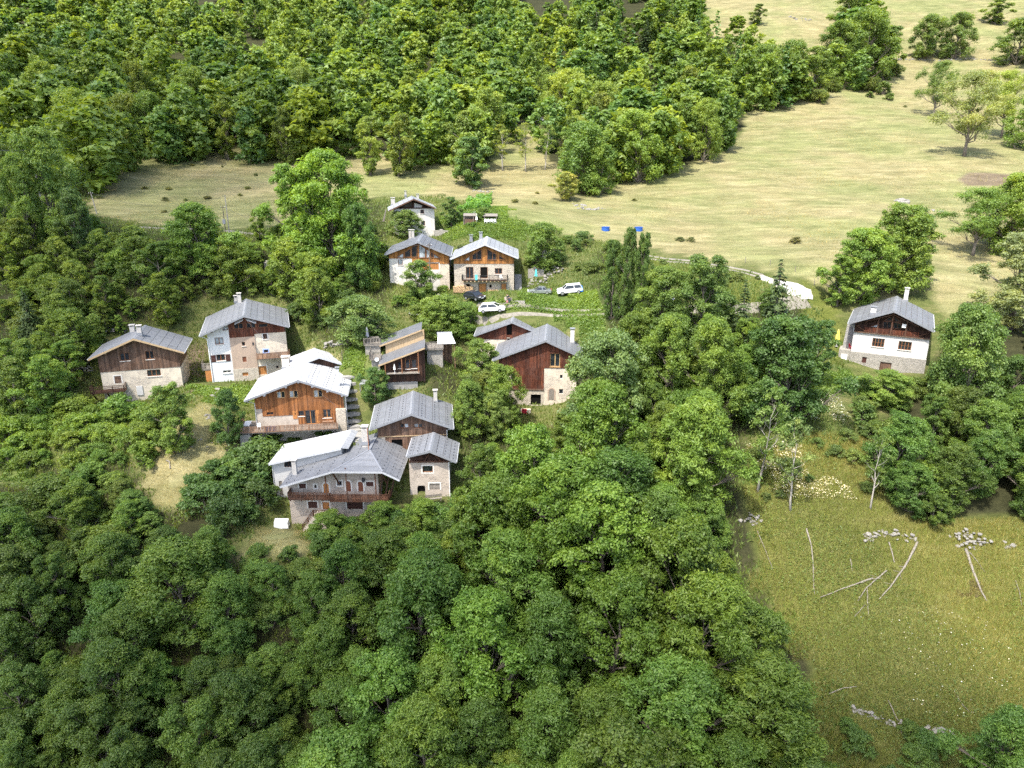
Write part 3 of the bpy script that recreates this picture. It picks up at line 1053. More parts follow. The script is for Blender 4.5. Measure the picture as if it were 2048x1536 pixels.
    # ---- openings
    def window(s, a, b, n=2, frame='frame', glass='glass', sill='surround', y=0.0, deep=.14, bars=0, label=None, surround=None, hole=True):
        x0, x1, z0, z1 = s.rect(a, b)
        if hole:
            s.holes.append((x0, x1, z0, z1))
        yy = y + deep
        w = min(.085, (x1 - x0) * .09)
        f = MB()
        f.box(x0, x0 + w, yy - .05, yy + .04, z0, z1).box(x1 - w, x1, yy - .05, yy + .04, z0, z1)
        f.box(x0 + w, x1 - w, yy - .05, yy + .04, z0, z0 + w).box(x0 + w, x1 - w, yy - .05, yy + .04, z1 - w, z1)
        for i in range(1, n):
            x = x0 + (x1 - x0) * i / n
            f.box(x - w * .6, x + w * .6, yy - .06, yy + .035, z0 + w, z1 - w)
        for i in range(bars):
            z = z0 + (z1 - z0) * (i + 1) / (bars + 1)
            f.box(x0 + w, x1 - w, yy - .04, yy + .03, z - .02, z + .02)
        o = f.build('window', M[frame], s.root)
        if label:
            o['label'] = label
        for i in range(n):
            xa, xb = x0 + (x1 - x0) * i / n + w * .5, x0 + (x1 - x0) * (i + 1) / n - w * .5
            gm = glass if isinstance(glass, str) else glass[i % len(glass)]
            MB().box(xa, xb, yy - .01, yy + .02, z0 + w * .5, z1 - w * .5).build('pane', M[gm], o)
        if sill:
            MB().box(x0 - .10, x1 + .10, y - .10, y + .12, z0 - .09, z0 - .004).build('sill', M[sill], o)
        if surround:
            q = MB()
            t = .17
            q.box(x0 - t, x0, y - .025, y + .1, z0 - t, z1 + t).box(x1, x1 + t, y - .025, y + .1, z0 - t, z1 + t)
            q.box(x0, x1, y - .025, y + .1, z1, z1 + t).box(x0, x1, y - .025, y + .1, z0 - t, z0)
            q.build('surround', M[surround], o)
        return o

    def opening(s, a, b, mat='inner_shade', deep=.34, name='opening', label=None, y=0.0):
        x0, x1, z0, z1 = s.rect(a, b)
        s.holes.append((x0, x1, z0, z1))
        o = MB().box(x0 - .05, x1 + .05, y + deep, y + deep + .08, z0 - .05, z1 + .05).build(name, M[mat], s.root)  # back sheet of the hole, its dark colour stands for the shade inside
        if label:
            o['label'] = label
        return o

    def door(s, a, b, mat='door_brown', n=3, deep=.12, arch=False, name='door', surround=None, y=0.0, slats=0, handle=True):
        x0, x1, z0, z1 = s.rect(a, b)
        if arch:
            cx, w = (x0 + x1) / 2, (x1 - x0) / 2
            rise = w * .9
            arc = lambda ww, rr, zt: [(cx + ww * math.cos(t), zt - rise + rr * math.sin(t)) for t in [math.pi * i / 10 for i in range(11)]]
            inner = [(x1, z0)] + arc(w, rise, z1) + [(x0, z0)]
            o = MB().prism(inner, y - .02, y + .02).build(name, M[mat], s.root)
            q = MB()
            ow = w + .2
            io, oo = arc(w, rise, z1), arc(ow, rise + .2, z1)
            io, oo = [(x1, z0)] + io + [(x0, z0)], [(cx + ow, z0)] + oo + [(cx - ow, z0)]
            for i in range(len(io) - 1):
                q.prism([io[i], io[i + 1], oo[i + 1], oo[i]], y - .05, y + .01)
            q.build('door_surround', M[surround or 'surround'], o)
            return o
        s.holes.append((x0, x1, z0, z1))
        d = MB()
        if slats:
            for i in range(slats):
                za, zb_ = z0 + (z1 - z0) * i / slats, z0 + (z1 - z0) * (i + 1) / slats
                d.box(x0 + .01, x1 - .01, y + deep - .01, y + deep + .04, za + .012, zb_)
            d.box(x0, x1, y + deep + .03, y + deep + .06, z0, z1)
        else:
            for i in range(n):
                xa, xb = x0 + (x1 - x0) * i / n, x0 + (x1 - x0) * (i + 1) / n
                d.box(xa + .012, xb - .012, y + deep - .02, y + deep + .05, z0, z1)
            d.box(x0, x1, y + deep + .04, y + deep + .08, z0, z1)
        o = d.build(name, M[mat], s.root)
        if handle and not slats:
            MB().box(x1 - .16, x1 - .10, y + deep - .07, y + deep - .02, z0 + .95, z0 + 1.1).build('handle', M['metal_dark'], o)
        if surround:
            q = MB()
            t = .17
            q.box(x0 - t, x0, y - .03, y + .1, z0, z1 + t).box(x1, x1 + t, y - .03, y + .1, z0, z1 + t).box(x0, x1, y - .03, y + .1, z1, z1 + t)
            q.build('door_surround', M[surround], o)
        return o

    def shutter(s, a, b, mat='shutter', y=0.0, name='shutter'):
        x0, x1, z0, z1 = s.rect(a, b)
        m = MB()
        n = max(2, int((x1 - x0) / .2))
        for i in range(n):
            m.box(x0 + (x1 - x0) * i / n + .006, x0 + (x1 - x0) * (i + 1) / n - .006, y - .055, y - .02, z0, z1)
        for f in (.18, .82):
            m.box(x0 + .03, x1 - .03, y - .075, y - .055, z0 + (z1 - z0) * f - .05, z0 + (z1 - z0) * f + .05)
        return m.build(name, M[mat], s.root)

    def polywin(s, pts, frame='frame', glass='glass', y=-.03, mull=()):
        P = [s.F(p) for p in pts]
        g = MB().prism(P, y - .02, y + .02)
        f = MB()
        n = len(P)
        for i in range(n):
            p, q = P[i], P[(i + 1) % n]
            f.bar((p[0], y - .03, p[1]), (q[0], y - .03, q[1]), .11, .12)
        for (a, b) in mull:
            p, q = s.F(a), s.F(b)
            f.bar((p[0], y - .03, p[1]), (q[0], y - .03, q[1]), .09, .10)
        o = f.build('window', M[frame], s.root)
        g.build('pane', M[glass], o)
        return o

    def purlins(s, xs, mat='wood_dark', size=.24, y1=.3):
        for x in xs:
            z = s.under(x) - size / 2 - .02
            MB().box(x - size / 2, x + size / 2, -s.ov + .10, y1, z - size / 2, z + size / 2).build('purlin', M[mat], s.root)

    def pipe(s, pts, r=.05, mat='pipe'):
        return MB().tube(pts, r, 6).build('downpipe', M[mat], s.root)


def railing(parent, pts, h, mat, n_rails=2, post_every=1.6, balus=0.0, bw=.09, name='railing', board=False, rail=.07, horizontal=False):
    """railing along local points (x, y, z of the floor); balusters or horizontal rails"""
    m = MB()
    for a, b in zip(pts[:-1], pts[1:]):
        a, b = Vector(a), Vector(b)
        L_ = (b - a).length
        n = max(1, round(L_ / post_every))
        for i in range(n + 1):
            p = a.lerp(b, i / n)
            m.box(p.x - .05, p.x + .05, p.y - .05, p.y + .05, p.z, p.z + h)
        zs = [h * (i + 1) / n_rails for i in range(n_rails)] if horizontal else [.10, h - .05]
        for z in zs:
            m.bar(a + Vector((0, 0, z)), b + Vector((0, 0, z)), rail, rail * (1.4 if horizontal else 1.0))
    o = m.build(name, M[mat], parent)
    if balus:
        q = MB()
        for a, b in zip(pts[:-1], pts[1:]):
            a, b = Vector(a), Vector(b)
            L_ = (b - a).length
            n = int(L_ / balus)
            d = (b - a).normalized()
            for i in range(n):
                p = a.lerp(b, (i + .5) / n)
                w = d * bw / 2
                t = Vector((-d.y, d.x, 0)) * .02
                z0, z1 = Vector((0, 0, .06)), Vector((0, 0, h - .02))
                q.hexa([p - w - t + z0, p + w - t + z0, p + w + t + z0, p - w + t + z0, p - w - t + z1, p + w - t + z1, p + w + t + z1, p - w + t + z1])
        c = q.build('balusters', M[mat], o)
        c['kind'] = 'stuff'
    return o
def strip_x(h, p):
    return h.F(p)[0]


# ---- left brown and cream house
def house_left():
    h = House('chalet', 'brown timber and cream house with balcony, farthest left of the village', 1, 108, (495, 545), -16, .9, (450, 1135))
    h.roof((72, 738), (968, 672), 9.2, 'roof_grey', 6, barge='wood_pale')
    x0, x1 = h.F((167, 740))[0], h.F((918, 700))[0]
    zw = h.F((550, 835))[1]
    h.window((370, 678), (460, 752)); h.window((610, 660), (687, 738))
    h.window((625, 835), (752, 895), 3)
    h.door((322, 893), (385, 962), 'wood_brown', slats=7, name='shutter', surround='surround', deep=.05)
    h.door((335, 1062), (425, 1150), 'inner_shade', 1, .3, name='doorway_shade', handle=False)  # dark sheet painted as the shade of an open doorway
    h.door((705, 1000), (775, 1095), 'door_brown', 3)
    h.region('lower_wall', x0, x1, -4, zw - .003, 'm_cream2')
    h.region('gable_boards', x0 - .02, x1 + .02, zw, h.under, 'wood_brown', y=-.04, th=.44, planks=.2, kind='stuff')
    h.shell(x0, x1, -4, 'm_cream2', 7.4, zw, 'wood_brown')
    h.chimney((492, 488), -1, .7, .6, 1.0); h.chimney((556, 495), -1, .65, .6, 1.0)
    h.purlins([-4.2, 0, 4.2], 'wood_pale', .2)
    a, b, z0, z1 = h.rect((528, 985), (587, 1070))
    MB().box(a, b, -.12, -.003, z0, z1).build('meter_box', M['m_clean'], h.root)
    # balcony
    xa, za = h.F((95, 1048), -1.7)
    xb = h.F((405, 1048), -1.7)[0]
    zf = h.F((250, 1050), -1.7)[1]
    d = MB()
    n = 9
    for i in range(n):
        d.box(xa, xb + .2, -1.7 + 1.69 * i / n + .01, -1.7 + 1.69 * (i + 1) / n - .01, zf - .06, zf)
    for x in (xa + .3, (xa + xb) / 2, xb - .3):
        d.box(x - .07, x + .07, -1.65, -.02, zf - .22, zf - .062)
        d.bar((x, -1.5, zf - .2), (x, -.05, zf - 1.5), .12)
    bal = d.build('balcony', M['wood_dark'], h.root)
    railing(bal, [(xa, -.1, zf), (xa, -1.65, zf), (xb + .15, -1.65, zf), (xb + .15, -.1, zf)], 1.0, 'wood_dark', 4, 1.6, horizontal=True, rail=.06)
    st = MB()
    for i in range(9):
        st.box(xa - .35 - .28 * (i + 1), xa - .35 - .28 * i, .2, 1.2, zf + .17 * i - .05, zf + .17 * i)
    return h


# ---- tall white house with tower
def house_white():
    h = House('village_house', 'tall whitewashed house with beige stone tower and grey roof', 1, 112, (1525, 330), -18, 1.25, (1330, 962))
    h.roof((1112, 518), (1945, 430), 14.0, 'roof_grey', 7, barge='trim_grey')
    xl, xa, xb, xr = h.F((1186, 520))[0], h.F((1412, 700))[0], h.F((1645, 700))[0], h.F((1922, 560))[0]
    zA, zB = h.F((1520, 530))[1], h.F((1780, 490))[1]
    h.window((1255, 535), (1335, 600), 2, glass='glass_pale'); h.window((1325, 430), (1375, 468), 1, glass='glass_pale')
    h.window((1270, 692), (1352, 752), 2); h.shutter((1220, 700), (1266, 765)); h.shutter((1356, 690), (1400, 757))
    h.window((1330, 840), (1408, 866), 2, frame='surround')
    h.window((1430, 402), (1520, 455), 2, sill=None, y=-.06); h.window((1548, 396), (1635, 450), 2, sill=None, y=-.06); h.window((1660, 405), (1750, 440), 1, sill=None, y=-.06)
    h.window((1508, 575), (1537, 612), 1, y=-.12); h.door((1513, 712), (1550, 762), 'door_brown', 2, name='shutter', handle=False, y=-.12)
    h.door((1512, 858), (1566, 890), 'door_orange', 3, name='shutter', handle=False, y=-.12)
    h.window((1703, 500), (1743, 550), 2, surround='m_clean'); h.window((1710, 648), (1752, 675), 1, surround='blue', sill=None)
    h.door((1662, 800), (1738, 880), 'door_orange', 4, surround='surround'); h.window((1825, 797), (1850, 822), 1, sill=None)
    h.region('white_wall', xl, xa, -4, h.under, 'm_white')
    h.region('tower_wall', xa + .004, xb, -4, zA, 'm_beige', y=-.12)
    zs = h.F((1540, 820))[1]
    h.region('tower_base', xa - .05, xb + .05, -4, zs, 'm_stone', y=-.16, th=.039)
    h.region('right_wall', xb + .004, xr, -4, zB, 'm_cream2')
    h.region('gable_boards', xa, xb, zA + .003, h.under, 'wood_red', y=-.08, th=.4, planks=.22, kind='stuff')
    h.region('gable_boards', xb, xr, zB + .003, h.under, 'wood_red', y=-.075, th=.4, planks=.22, kind='stuff')
    h.shell(xl, xr, -4, 'm_cream2', 12)
    h.purlins([-5, -2.4, 0, 2.6, 5.2], 'wood_dark', .22)
    h.chimney((1452, 200), -1, .5, .5, .8); h.chimney((1488, 215), -1, .6, .6, 1.5)
    # plank balcony
    y = -1.3
    a, zf = h.F((1648, 742), y)
    b = h.F((1955, 738), y)[0]
    d = MB()
    for i in range(7):
        d.box(a, b, y + 1.29 * i / 7 + .01, y + 1.29 * (i + 1) / 7 - .01, zf - .08, zf)
    for i in range(6):
        x = a + (b - a) * (i + .5) / 6
        d.box(x - .07, x + .07, y, -.01, zf - .24, zf - .082)
    bal = d.build('balcony', M['wood_grey'], h.root)
    railing(bal, [(a, y, zf), (b, y, zf), (b, -.1, zf)], 1.0, 'wood_deck', 2, 2.2, balus=.2, bw=.185)
    # awnings
    for p, q in (((1440, 412), (1518, 372)), ((1548, 372), (1640, 402))):
        (xa_, za_), (xb_, zb_) = h.F(p, -.6), h.F(q, -.6)
        MB().slab([(xa_, -.85, za_), (xb_, -.85, zb_), (xb_, -.15, zb_ + .25), (xa_, -.15, za_ + .25)], .03).build('awning', M['cloth_white'], h.root)
    h.pipe([(h.eL[0] + .1, -h.ov + .2, h.eL[1] - .15), (xl - .08, -.1, h.eL[1] - .9), (xl - .08, -.1, 0)], .07, 'white')
    x, z = h.F((1613, 590))
    MB().tube([(x, -.12, z + .3), (x, -.5, z + .35)], .03).box(x - .13, x + .13, -.63, -.37, z - .2, z + .25).build('wall_lantern', M['metal_dark'], h.root)
    # side balcony on the left
    a, zf = h.F((1140, 832), 1.0)
    d = MB().box(a, xl - .02, .5, 3.0, zf - .1, zf)
    sb = d.build('side_balcony', M['wood_grey'], h.root)
    railing(sb, [(xl - .1, .5, zf), (a, .5, zf), (a, 3, zf)], 1.1, 'wood_grey', 2, 1.4, balus=.2, bw=.12)
    MB().box(a + .4, xl - .03, .55, .75, zf - 2.4, zf - .11).build('shed_door', M['door_orange'], h.root)
    MB().box(xl - .08, xl - .03, 1.0, 1.9, zf + 2.0, zf + 3.8).build('shutter', M['door_orange'], h.root)
    return h


# ---- orange chalet
def house_orange():
    h = House('chalet', 'orange timber chalet with steel roof coloured white for sun glare and railed deck', 2, 102, (868, 512), -8, 1.0, (600, 1098))
    h.roof((185, 775), (1500, 705), 10.8, 'roof_glare', 6, 'trim_white', 'trim_grey', guards=3)
    x0, x1 = h.F((318, 800))[0], h.F((1452, 780))[0]
    zw = h.F((640, 968))[1]
    xd0, xd1 = h.F((872, 1000))[0], h.F((1362, 1000))[0]
    zt = h.F((400, 880))[1]
    for a, b in (((598, 660), (705, 745)), ((760, 650), (870, 740)), ((1070, 640), (1185, 735))):
        h.window(a, b, 2, 'frame_pale', ('glass_pale', 'glass'), sill='wood_orange')
    h.window((468, 922), (558, 962), 2, sill=None)
    h.window((875, 905), (950, 975), 1); h.window((963, 895), (1100, 1078), 2, 'door_orange', sill=None, label='glazed double door of the chalet')
    h.window((1187, 885), (1295, 995), 2, 'door_orange')
    h.shutter((805, 905), (862, 1010), 'door_orange'); h.shutter((1104, 893), (1150, 1078), 'door_orange')
    h.region('lower_wall', x0, x1, -6, zw - .003, 'm_rubble')
    h.region('gable_boards', x0 + .9, x1, zw, h.under, 'wood_orange', y=-.05, th=.4, planks=.2, kind='stuff')
    h.region('gable_boards', x0, x0 + .9, zt, h.under, 'wood_orange', y=-.052, th=.4, planks=.2, kind='stuff')
    h.region('corner_wall', x0, x0 + .88, zw, zt - .003, 'm_rubble')
    h.region('porch_boards', xd0, xd1, 0.1, zw - .004, 'wood_orange', y=-.045, th=.043, planks=.22, kind='stuff')
    zr = h.F((1410, 870))[1]
    MB().box(xd1 + .05, x1 + .25, -.55, -.06, -6, zr).build('stone_pier', M['m_stone'], h.root)
    h.shell(x0, x1, -6, 'm_cream', 9.0)
    h.purlins([-4.9, -1.4 * 1.3, 0, 1.9, 4.0, 6.0], 'trim_white', .3)
    h.chimney((722, 345), -1, 1.15, 1.0, 1.5, 'chimney_stone'); h.chimney((1388, 575), 1, .45, .45, 2.5, 'pipe', pot=True)
    # deck on brackets and a pier
    y = -2.6
    a, zf0 = h.F((78, 1200), y)
    b, _ = h.F((1380, 1150), y)
    zf = 0.02
    d = MB()
    n = 14
    for i in range(n):
        d.box(a, b, y + 2.58 * i / n + .008, y + 2.58 * (i + 1) / n - .008, zf - .06, zf)
    d.box(a, x0 - .01, .0, 2.6, zf - .061, zf - .001)
    for i in range(8):
        x = a + .2 + (b - a - .4) * i / 7
        d.box(x - .08, x + .08, y + .1, -.02, zf - .30, zf - .065)
    dk = d.build('deck', M['wood_grey'], h.root)
    railing(dk, [(a, 2.6, zf), (a, y, zf), (b, y, zf)], 1.0, 'wood_deck', 2, 1.9, balus=.19, bw=.11)
    px = h.F((195, 1300), y)[0]
    MB().box(px - .75, px + .75, y + .3, y + 1.3, -5, zf - .31).build('deck_pier', M['concrete'], h.root)
    (xa, _), (xb, _) = h.F((430, 1150), y), h.F((590, 1150), y)
    tp = MB()
    n = 8
    for i in range(n):
        x_, x2 = xa + (xb - xa) * i / n, xa + (xb - xa) * (i + 1) / n
        o1, o2 = .05 * (i % 2), .05 * ((i + 1) % 2)
        tp.hexa([(x_, y + .08 + o1, zf + .1), (x2, y + .08 + o2, zf + .1), (x2, y + .11 + o2, zf + .1), (x_, y + .11 + o1, zf + .1),
                 (x_, y + .08 + o1, zf + .95), (x2, y + .08 + o2, zf + .95), (x2, y + .11 + o2, zf + .95), (x_, y + .11 + o1, zf + .95)])
    t = tp.build('tarpaulin', M['cloth_blue']); t.location = h.root.location; t.rotation_euler = h.root.rotation_euler
    tag(t, 'blue-grey tarpaulin hung behind the deck railing of the orange chalet', 'tarpaulin')
    # picnic table and chair on the deck
    cx = (h.F((205, 1060), -1.2)[0])
    tb = empty('garden_table', h.W((cx, -.4, zf)), -R(-8), 'long white table on the deck corner of the orange chalet', 'table')
    MB().box(-.45, .45, -1.0, 1.0, .70, .75).build('tabletop', M['white'], tb)
    for sx in (-.38, .38):
        for sy in (-.9, .9):
            MB().box(sx - .03, sx + .03, sy - .03, sy + .03, 0, .699).build('leg', M['white'], tb)
    chair(h.W((h.F((368, 1090), -1.2)[0], -1.2, zf)), .3, 'white plastic chair on the deck by the stone wall')
    # planter bench under the right window
    xa, xb, z0, z1 = h.rect((1188, 1010), (1335, 1070))
    pb = MB().box(xa, xb, -.75, -.3, zf + .45, zf + .52)
    for x in (xa + .05, (xa + xb) / 2, xb - .05):
        pb.box(x - .04, x + .04, -.74, -.31, zf, zf + .449)
    o = pb.build('garden_bench', M['wood_deck']); o.location = h.root.location; o.rotation_euler = h.root.rotation_euler
    tag(o, 'low wooden bench below the right window of the orange chalet', 'bench')
    h.pipe([(h.eL[0], -h.ov + .1, h.eL[1] - .15), (x0 - .05, -.1, h.eL[1] - .8), (x0 - .05, -.1, 0)], .06)
    h.pipe([(h.eR[0] - .1, -h.ov + .1, h.eR[1] - .15), (x1 + .35, -.2, h.eR[1] - .6), (x1 + .4, -.2, -6)], .06)
    return h


def chair(loc, rz, label, group=None, mat='white'):
    c = empty('plastic_chair', loc, rz, label, 'chair', group)
    MB().box(-.24, .24, -.24, .24, .40, .44).build('seat', M[mat], c)
    MB().hexa([(-.24, .20, .441), (.24, .20, .441), (.24, .24, .441), (-.24, .24, .441), (-.22, .30, .88), (.22, .30, .88), (.22, .34, .88), (-.22, .34, .88)]).build('backrest', M[mat], c)
    for sx in (-.2, .2):
        for sy in (-.2, .2):
            MB().box(sx - .025, sx + .025, sy - .025, sy + .025, 0, .399).build('leg', M[mat], c)
    return c


def house_small_white_roof():
    h = House('shed', 'small board shed with white roof just behind the orange chalet', 2, 111, (1140, 215), -22, .6, (1250, 420), 'shed')
    h.roof((790, 345), (1432, 302), 5.6, 'roof_glare', 4, 'trim_white', 'trim_white')
    x0, x1 = h.eL[0] + .7, h.eR[0] - .7
    h.region('gable_boards', x0, x1, -3, h.under, 'wood_dark', planks=.25, kind='stuff')
    h.shell(x0, x1, -3, 'wood_dark', 4.4)
    return h


# ---- brown barn behind the front house
def house_brown_barn():
    h = House('barn', 'brown timber barn with grey roof between the stairway and the trees', 3, 97, (1475, 330), -6, .9, (1480, 690), 'barn')
    h.roof((1070, 480), (1885, 468), 9.9, 'roof_grey', 6, guards=3)
    x0, x1 = h.F((1145, 500))[0], h.F((1818, 480))[0]
    h.window((1362, 424), (1452, 470), 2, glass=('glass', 'glass_pale'), sill='wood_brown'); h.window((1500, 424), (1592, 468), 2, glass=('glass_pale', 'glass'), sill='wood_brown')
    h.opening((1285, 580), (1390, 690), label='dark open barn doorway')
    zb = h.F((1300, 545))[1]
    h.region('gable_boards', x0, x1, zb, h.under, 'wood_brown', y=-.04, th=.4, planks=.24, kind='stuff')
    h.region('lower_boards', x0 + 1.0, x1, -3, zb - .12, 'wood_brown', y=-.01, th=.35, planks=.24, kind='stuff')
    h.region('corner_wall', x0, x0 + .99, -3, zb - .12, 'm_cream2', y=.0, th=.38)
    MB().box(x0 - .02, x1 + .02, -.09, .3, zb - .118, zb - .002).build('tie_beam', M['wood_pale'], h.root)
    h.shell(x0, x1, -3, 'm_cream2', 8.4)
    h.chimney((1712, 205), 1, .55, .55, 1.5)
    h.purlins([-4.4, -2.2, 0, 2.2, 4.4], 'wood_dark', .2)
    h.pipe([(h.eR[0], -h.ov + .1, h.eR[1] - .1), (x1 + .06, -.1, h.eR[1] - .6), (x1 + .06, -.1, -3)], .05, 'white')
    return h


# ---- small stone house with archway
def house_small_stone():
    h = House('stone_house', 'small rough stone house with archway and slatted window, beside the front house', 3, 92, (1655, 690), -1, 1.0, (1560, 1140))
    h.roof((1430, 742), (1912, 795), 6.4, 'roof_grey', 4, 'trim_grey', guards=3)
    x0, x1 = h.F((1455, 850))[0], h.F((1842, 900))[0]
    zw = h.F((1650, 805))[1]
    h.window((1585, 838), (1685, 902), 1, surround='surround', deep=.22, sill=None)
    h.door((1653, 1008), (1755, 1072), 'wood_grey', slats=6, name='slatted_shutter', surround='surround', deep=.06)
    h.opening((1535, 1030), (1612, 1140), deep=.36, name='archway')
    h.region('wall', x0, x1, -4, zw, 'm_rubble')
    a, b, z0, z1 = h.rect((1535, 1012), (1612, 1060))
    for sx in (0, 1):
        arch = []
        n = 5
        cx = (a + b) / 2
        xs = [cx + (b - a) / 2 * (i / n) * (1 if sx else -1) for i in range(n + 1)]
        poly = [(xs[-1], z1 + .0)] + [(x, z1 - (1 - math.sqrt(max(0, 1 - ((x - cx) / ((b - a) / 2)) ** 2))) * .6) for x in reversed(xs)] + [(cx, z1)]
        MB().prism(poly, -.01, .3).build('arch_corner', M['m_rubble'], h.root)
    h.region('truss_boards', x0 + .1, x1 - .1, zw + .003, h.under, 'wood_dark', y=.35, th=.1, planks=.25, kind='stuff')
    for p, q in (((-.9, zw + .1), (0, h.zp - .5)), ((0, h.zp - .5), (1.4, zw + .1))):
        MB().bar((p[0], .1, p[1]), (q[0], .1, q[1]), .14).build('truss_strut', M['wood_rail'], h.root)
    MB().box(x0, x1, -.06, .3, zw + .002, zw + .2).build('tie_beam', M['wood_rail'], h.root)
    h.shell(x0, x1, -4, 'm_rubble', 5.0)
    h.purlins([-2.4, 0, 2.4], 'wood_rail', .18)
    h.pipe([(h.eR[0], -h.ov + .1, h.eR[1] - .1), (x1 + .05, -.08, h.eR[1] - .5), (x1 + .05, -.08, 0)], .05, 'white')
    x = h.F((1700, 1180), -.8)[0]
    b = empty('garden_bench', h.W((x, -1.4, .05)), .25, 'pale grey bench leaning in front of the small stone house', 'bench')
    MB().box(-1.1, 1.1, -.2, .2, .40, .46).build('seat', M['wood_grey'], b)
    MB().box(-1.1, 1.1, .2, .25, .55, .9).build('backrest', M['wood_grey'], b)
    for sx in (-.9, .9):
        MB().box(sx - .05, sx + .05, -.18, .25, 0, .399).build('leg', M['wood_grey'], b)
    return h


# ---- front house with hipped gallery roof
def house_front():
    h = House('village_house', 'cream stone house in front with brown balcony gallery and hipped grey roof', 3, 90.5, (1005, 872), 1, 1.9, (700, 1430))
    ov = h.ov
    A, B, C_, D_ = h.F((195, 1040), -ov), h.F((700, 893), -ov), h.F((1130, 888), -ov), h.F((1360, 975), -ov)
    zr = B[1] + (B[1] - A[1]) / (B[0] - A[0]) * (0 - B[0])      # ridge height from the left slope
    y_ap, y_bk = 2.2, 8.4
    dzr = zr
    mL = (dzr - A[1]) / (0 - A[0])
    mR = (dzr - D_[1]) / D_[0]
    zB, zC = dzr + mL * B[0], dzr - mR * C_[0]
    xc = (dzr - zB) / mR        # right end of hip eave at the same height
    def P(x, y):
        return (x, y, dzr + (mL * x if x < 0 else -mR * x))
    rf = MB()
    rf.slab([P(A[0], -ov), P(B[0], -ov), (0, y_ap, dzr), (0, y_bk, dzr), P(A[0], y_bk - 1.5)], .2)
    rf.slab([P(xc, -ov), P(D_[0], -ov), P(D_[0], y_bk), (0, y_bk, dzr), (0, y_ap, dzr)], .2)
    rf.slab([(B[0], -ov, zB), (xc, -ov, zB), (0, y_ap, dzr)], .2)
    roof = rf.build('roof', M['wood_dark'], h.root)
    t = .03
    up = lambda p: (p[0], p[1], p[2] + t)
    # left slope in courses parallel with the ridge
    n = 7
    for i in range(n):
        xa, xb = A[0] * i / n, A[0] * (i + 1) / n
        def yf(x):
            if x < B[0]:
                return -ov - .05
            return y_ap + (-ov - .05 - y_ap) * (x / B[0])
        yb_ = lambda x: y_bk + (-1.5) * (x / A[0])
        poly = [(xa, yf(xa)), (xa, yb_(xa)), (xb, yb_(xb)), (xb, yf(xb))]
        if xa > B[0] > xb:
            poly.append((B[0], -ov - .05))
        MB().slab([(x, y, dzr + mL * x + t + (.0 if x == xa else .02)) for x, y in reversed(poly)], .03).build('roof_panel', M['roof_grey'], roof)
    n = 5
    for i in range(n):
        xa, xb = D_[0] * i / n, D_[0] * (i + 1) / n
        def yf2(x):
            if x > xc:
                return -ov - .05
            return y_ap + (-ov - .05 - y_ap) * (x / xc)
        poly = [(xa, yf2(xa)), (xb, yf2(xb)), (xb, y_bk), (xa, y_bk)]
        if xa < xc < xb:
            poly.insert(1, (xc, -ov - .05))
        MB().slab([(x, y, dzr - mR * x + t + (.0 if x == xa else .02)) for x, y in poly], .03).build('roof_panel', M['roof_grey'], roof)
    n = 4
    for i in range(n):
        f0, f1 = i / n, (i + 1) / n
        lerp = lambda a, b, f: a + (b - a) * f
        z0, z1 = lerp(zB, dzr, f0), lerp(zB, dzr, f1)
        ya, yb2 = lerp(-ov - .05, y_ap, f0), lerp(-ov - .05, y_ap, f1)
        MB().slab([(lerp(B[0], 0, f0), ya, z0 + t + .02), (lerp(xc, 0, f0), ya, z0 + t + .02), (lerp(xc, 0, f1), yb2, z1 + t), (lerp(B[0], 0, f1), yb2, z1 + t)], .03).build('roof_panel', M['roof_grey'], roof)
    rc = MB()
    rc.bar((0, y_ap, dzr + .06), (0, y_bk, dzr + .06), .34, .06)
    rc.bar((B[0], -ov, zB + .06), (0, y_ap, dzr + .06), .2, .05).bar((xc, -ov, zB + .06), (0, y_ap, dzr + .06), .2, .05)
    rc.build('ridge_cap', M['trim_grey'], roof)
    bb = MB()
    for p, q in ((P(A[0], -ov), (B[0], -ov, zB)), ((B[0], -ov, zB), (xc, -ov, zB)), ((xc, -ov, zB), P(D_[0], -ov)), (P(D_[0], -ov), P(D_[0], y_bk))):
        bb.bar((p[0], p[1] - .07, p[2] - .08), (q[0], q[1] - .07, q[2] - .08), .06, .22)
    bb.build('bargeboard', M['trim_white'], roof)
    sg = MB()
    for x in [A[0] * f for f in (.14, .28, .42, .56, .70, .84, .94)]:
        y = (-ov + .5) if x < B[0] else y_ap + (-ov - y_ap) * (x / B[0]) + .6
        while y < y_bk - 1.7:
            sg.box(x - .03, x + .03, y, y + .24, dzr + mL * x + .04, dzr + mL * x + .10); y += 1.0
    for x in [D_[0] * f for f in (.3, .52, .74, .92)]:
        y = (-ov + .5) if x > xc else y_ap + (-ov - y_ap) * (x / xc) + .6
        while y < y_bk - .4:
            sg.box(x - .03, x + .03, y, y + .24, dzr - mR * x + .04, dzr - mR * x + .10); y += 1.0
    g = sg.build('snow_guards', M['metal_dark'], roof); g['kind'] = 'stuff'
    h.under = lambda x, th=.2: dzr - .22 + (mL * x if x < 0 else -mR * x)
    x0, x1 = h.F((290, 1200))[0], h.F((1165, 1180))[0]
    h.zp, h.mL, h.mR = dzr, mL, mR
    h.door((470, 1185), (560, 1248), 'shutter', 4, name='shutter', surround='surround', handle=False, deep=.04)
    h.door((848, 1175), (1003, 1258), 'shutter', 8, name='shutter', surround='surround', handle=False, deep=.04)
    h.door((612, 1190), (678, 1292), 'door_orange', 3, surround='surround')
    h.door((382, 1010), (448, 1056), 'shutter', 4, name='shutter', surround='surround', handle=False, deep=.04)
    h.window((530, 1020), (552, 1052), 1, surround='surround', sill=None)
    h.window((752, 985), (798, 1030), 2, frame='trim_grey', surround='surround', sill=None)
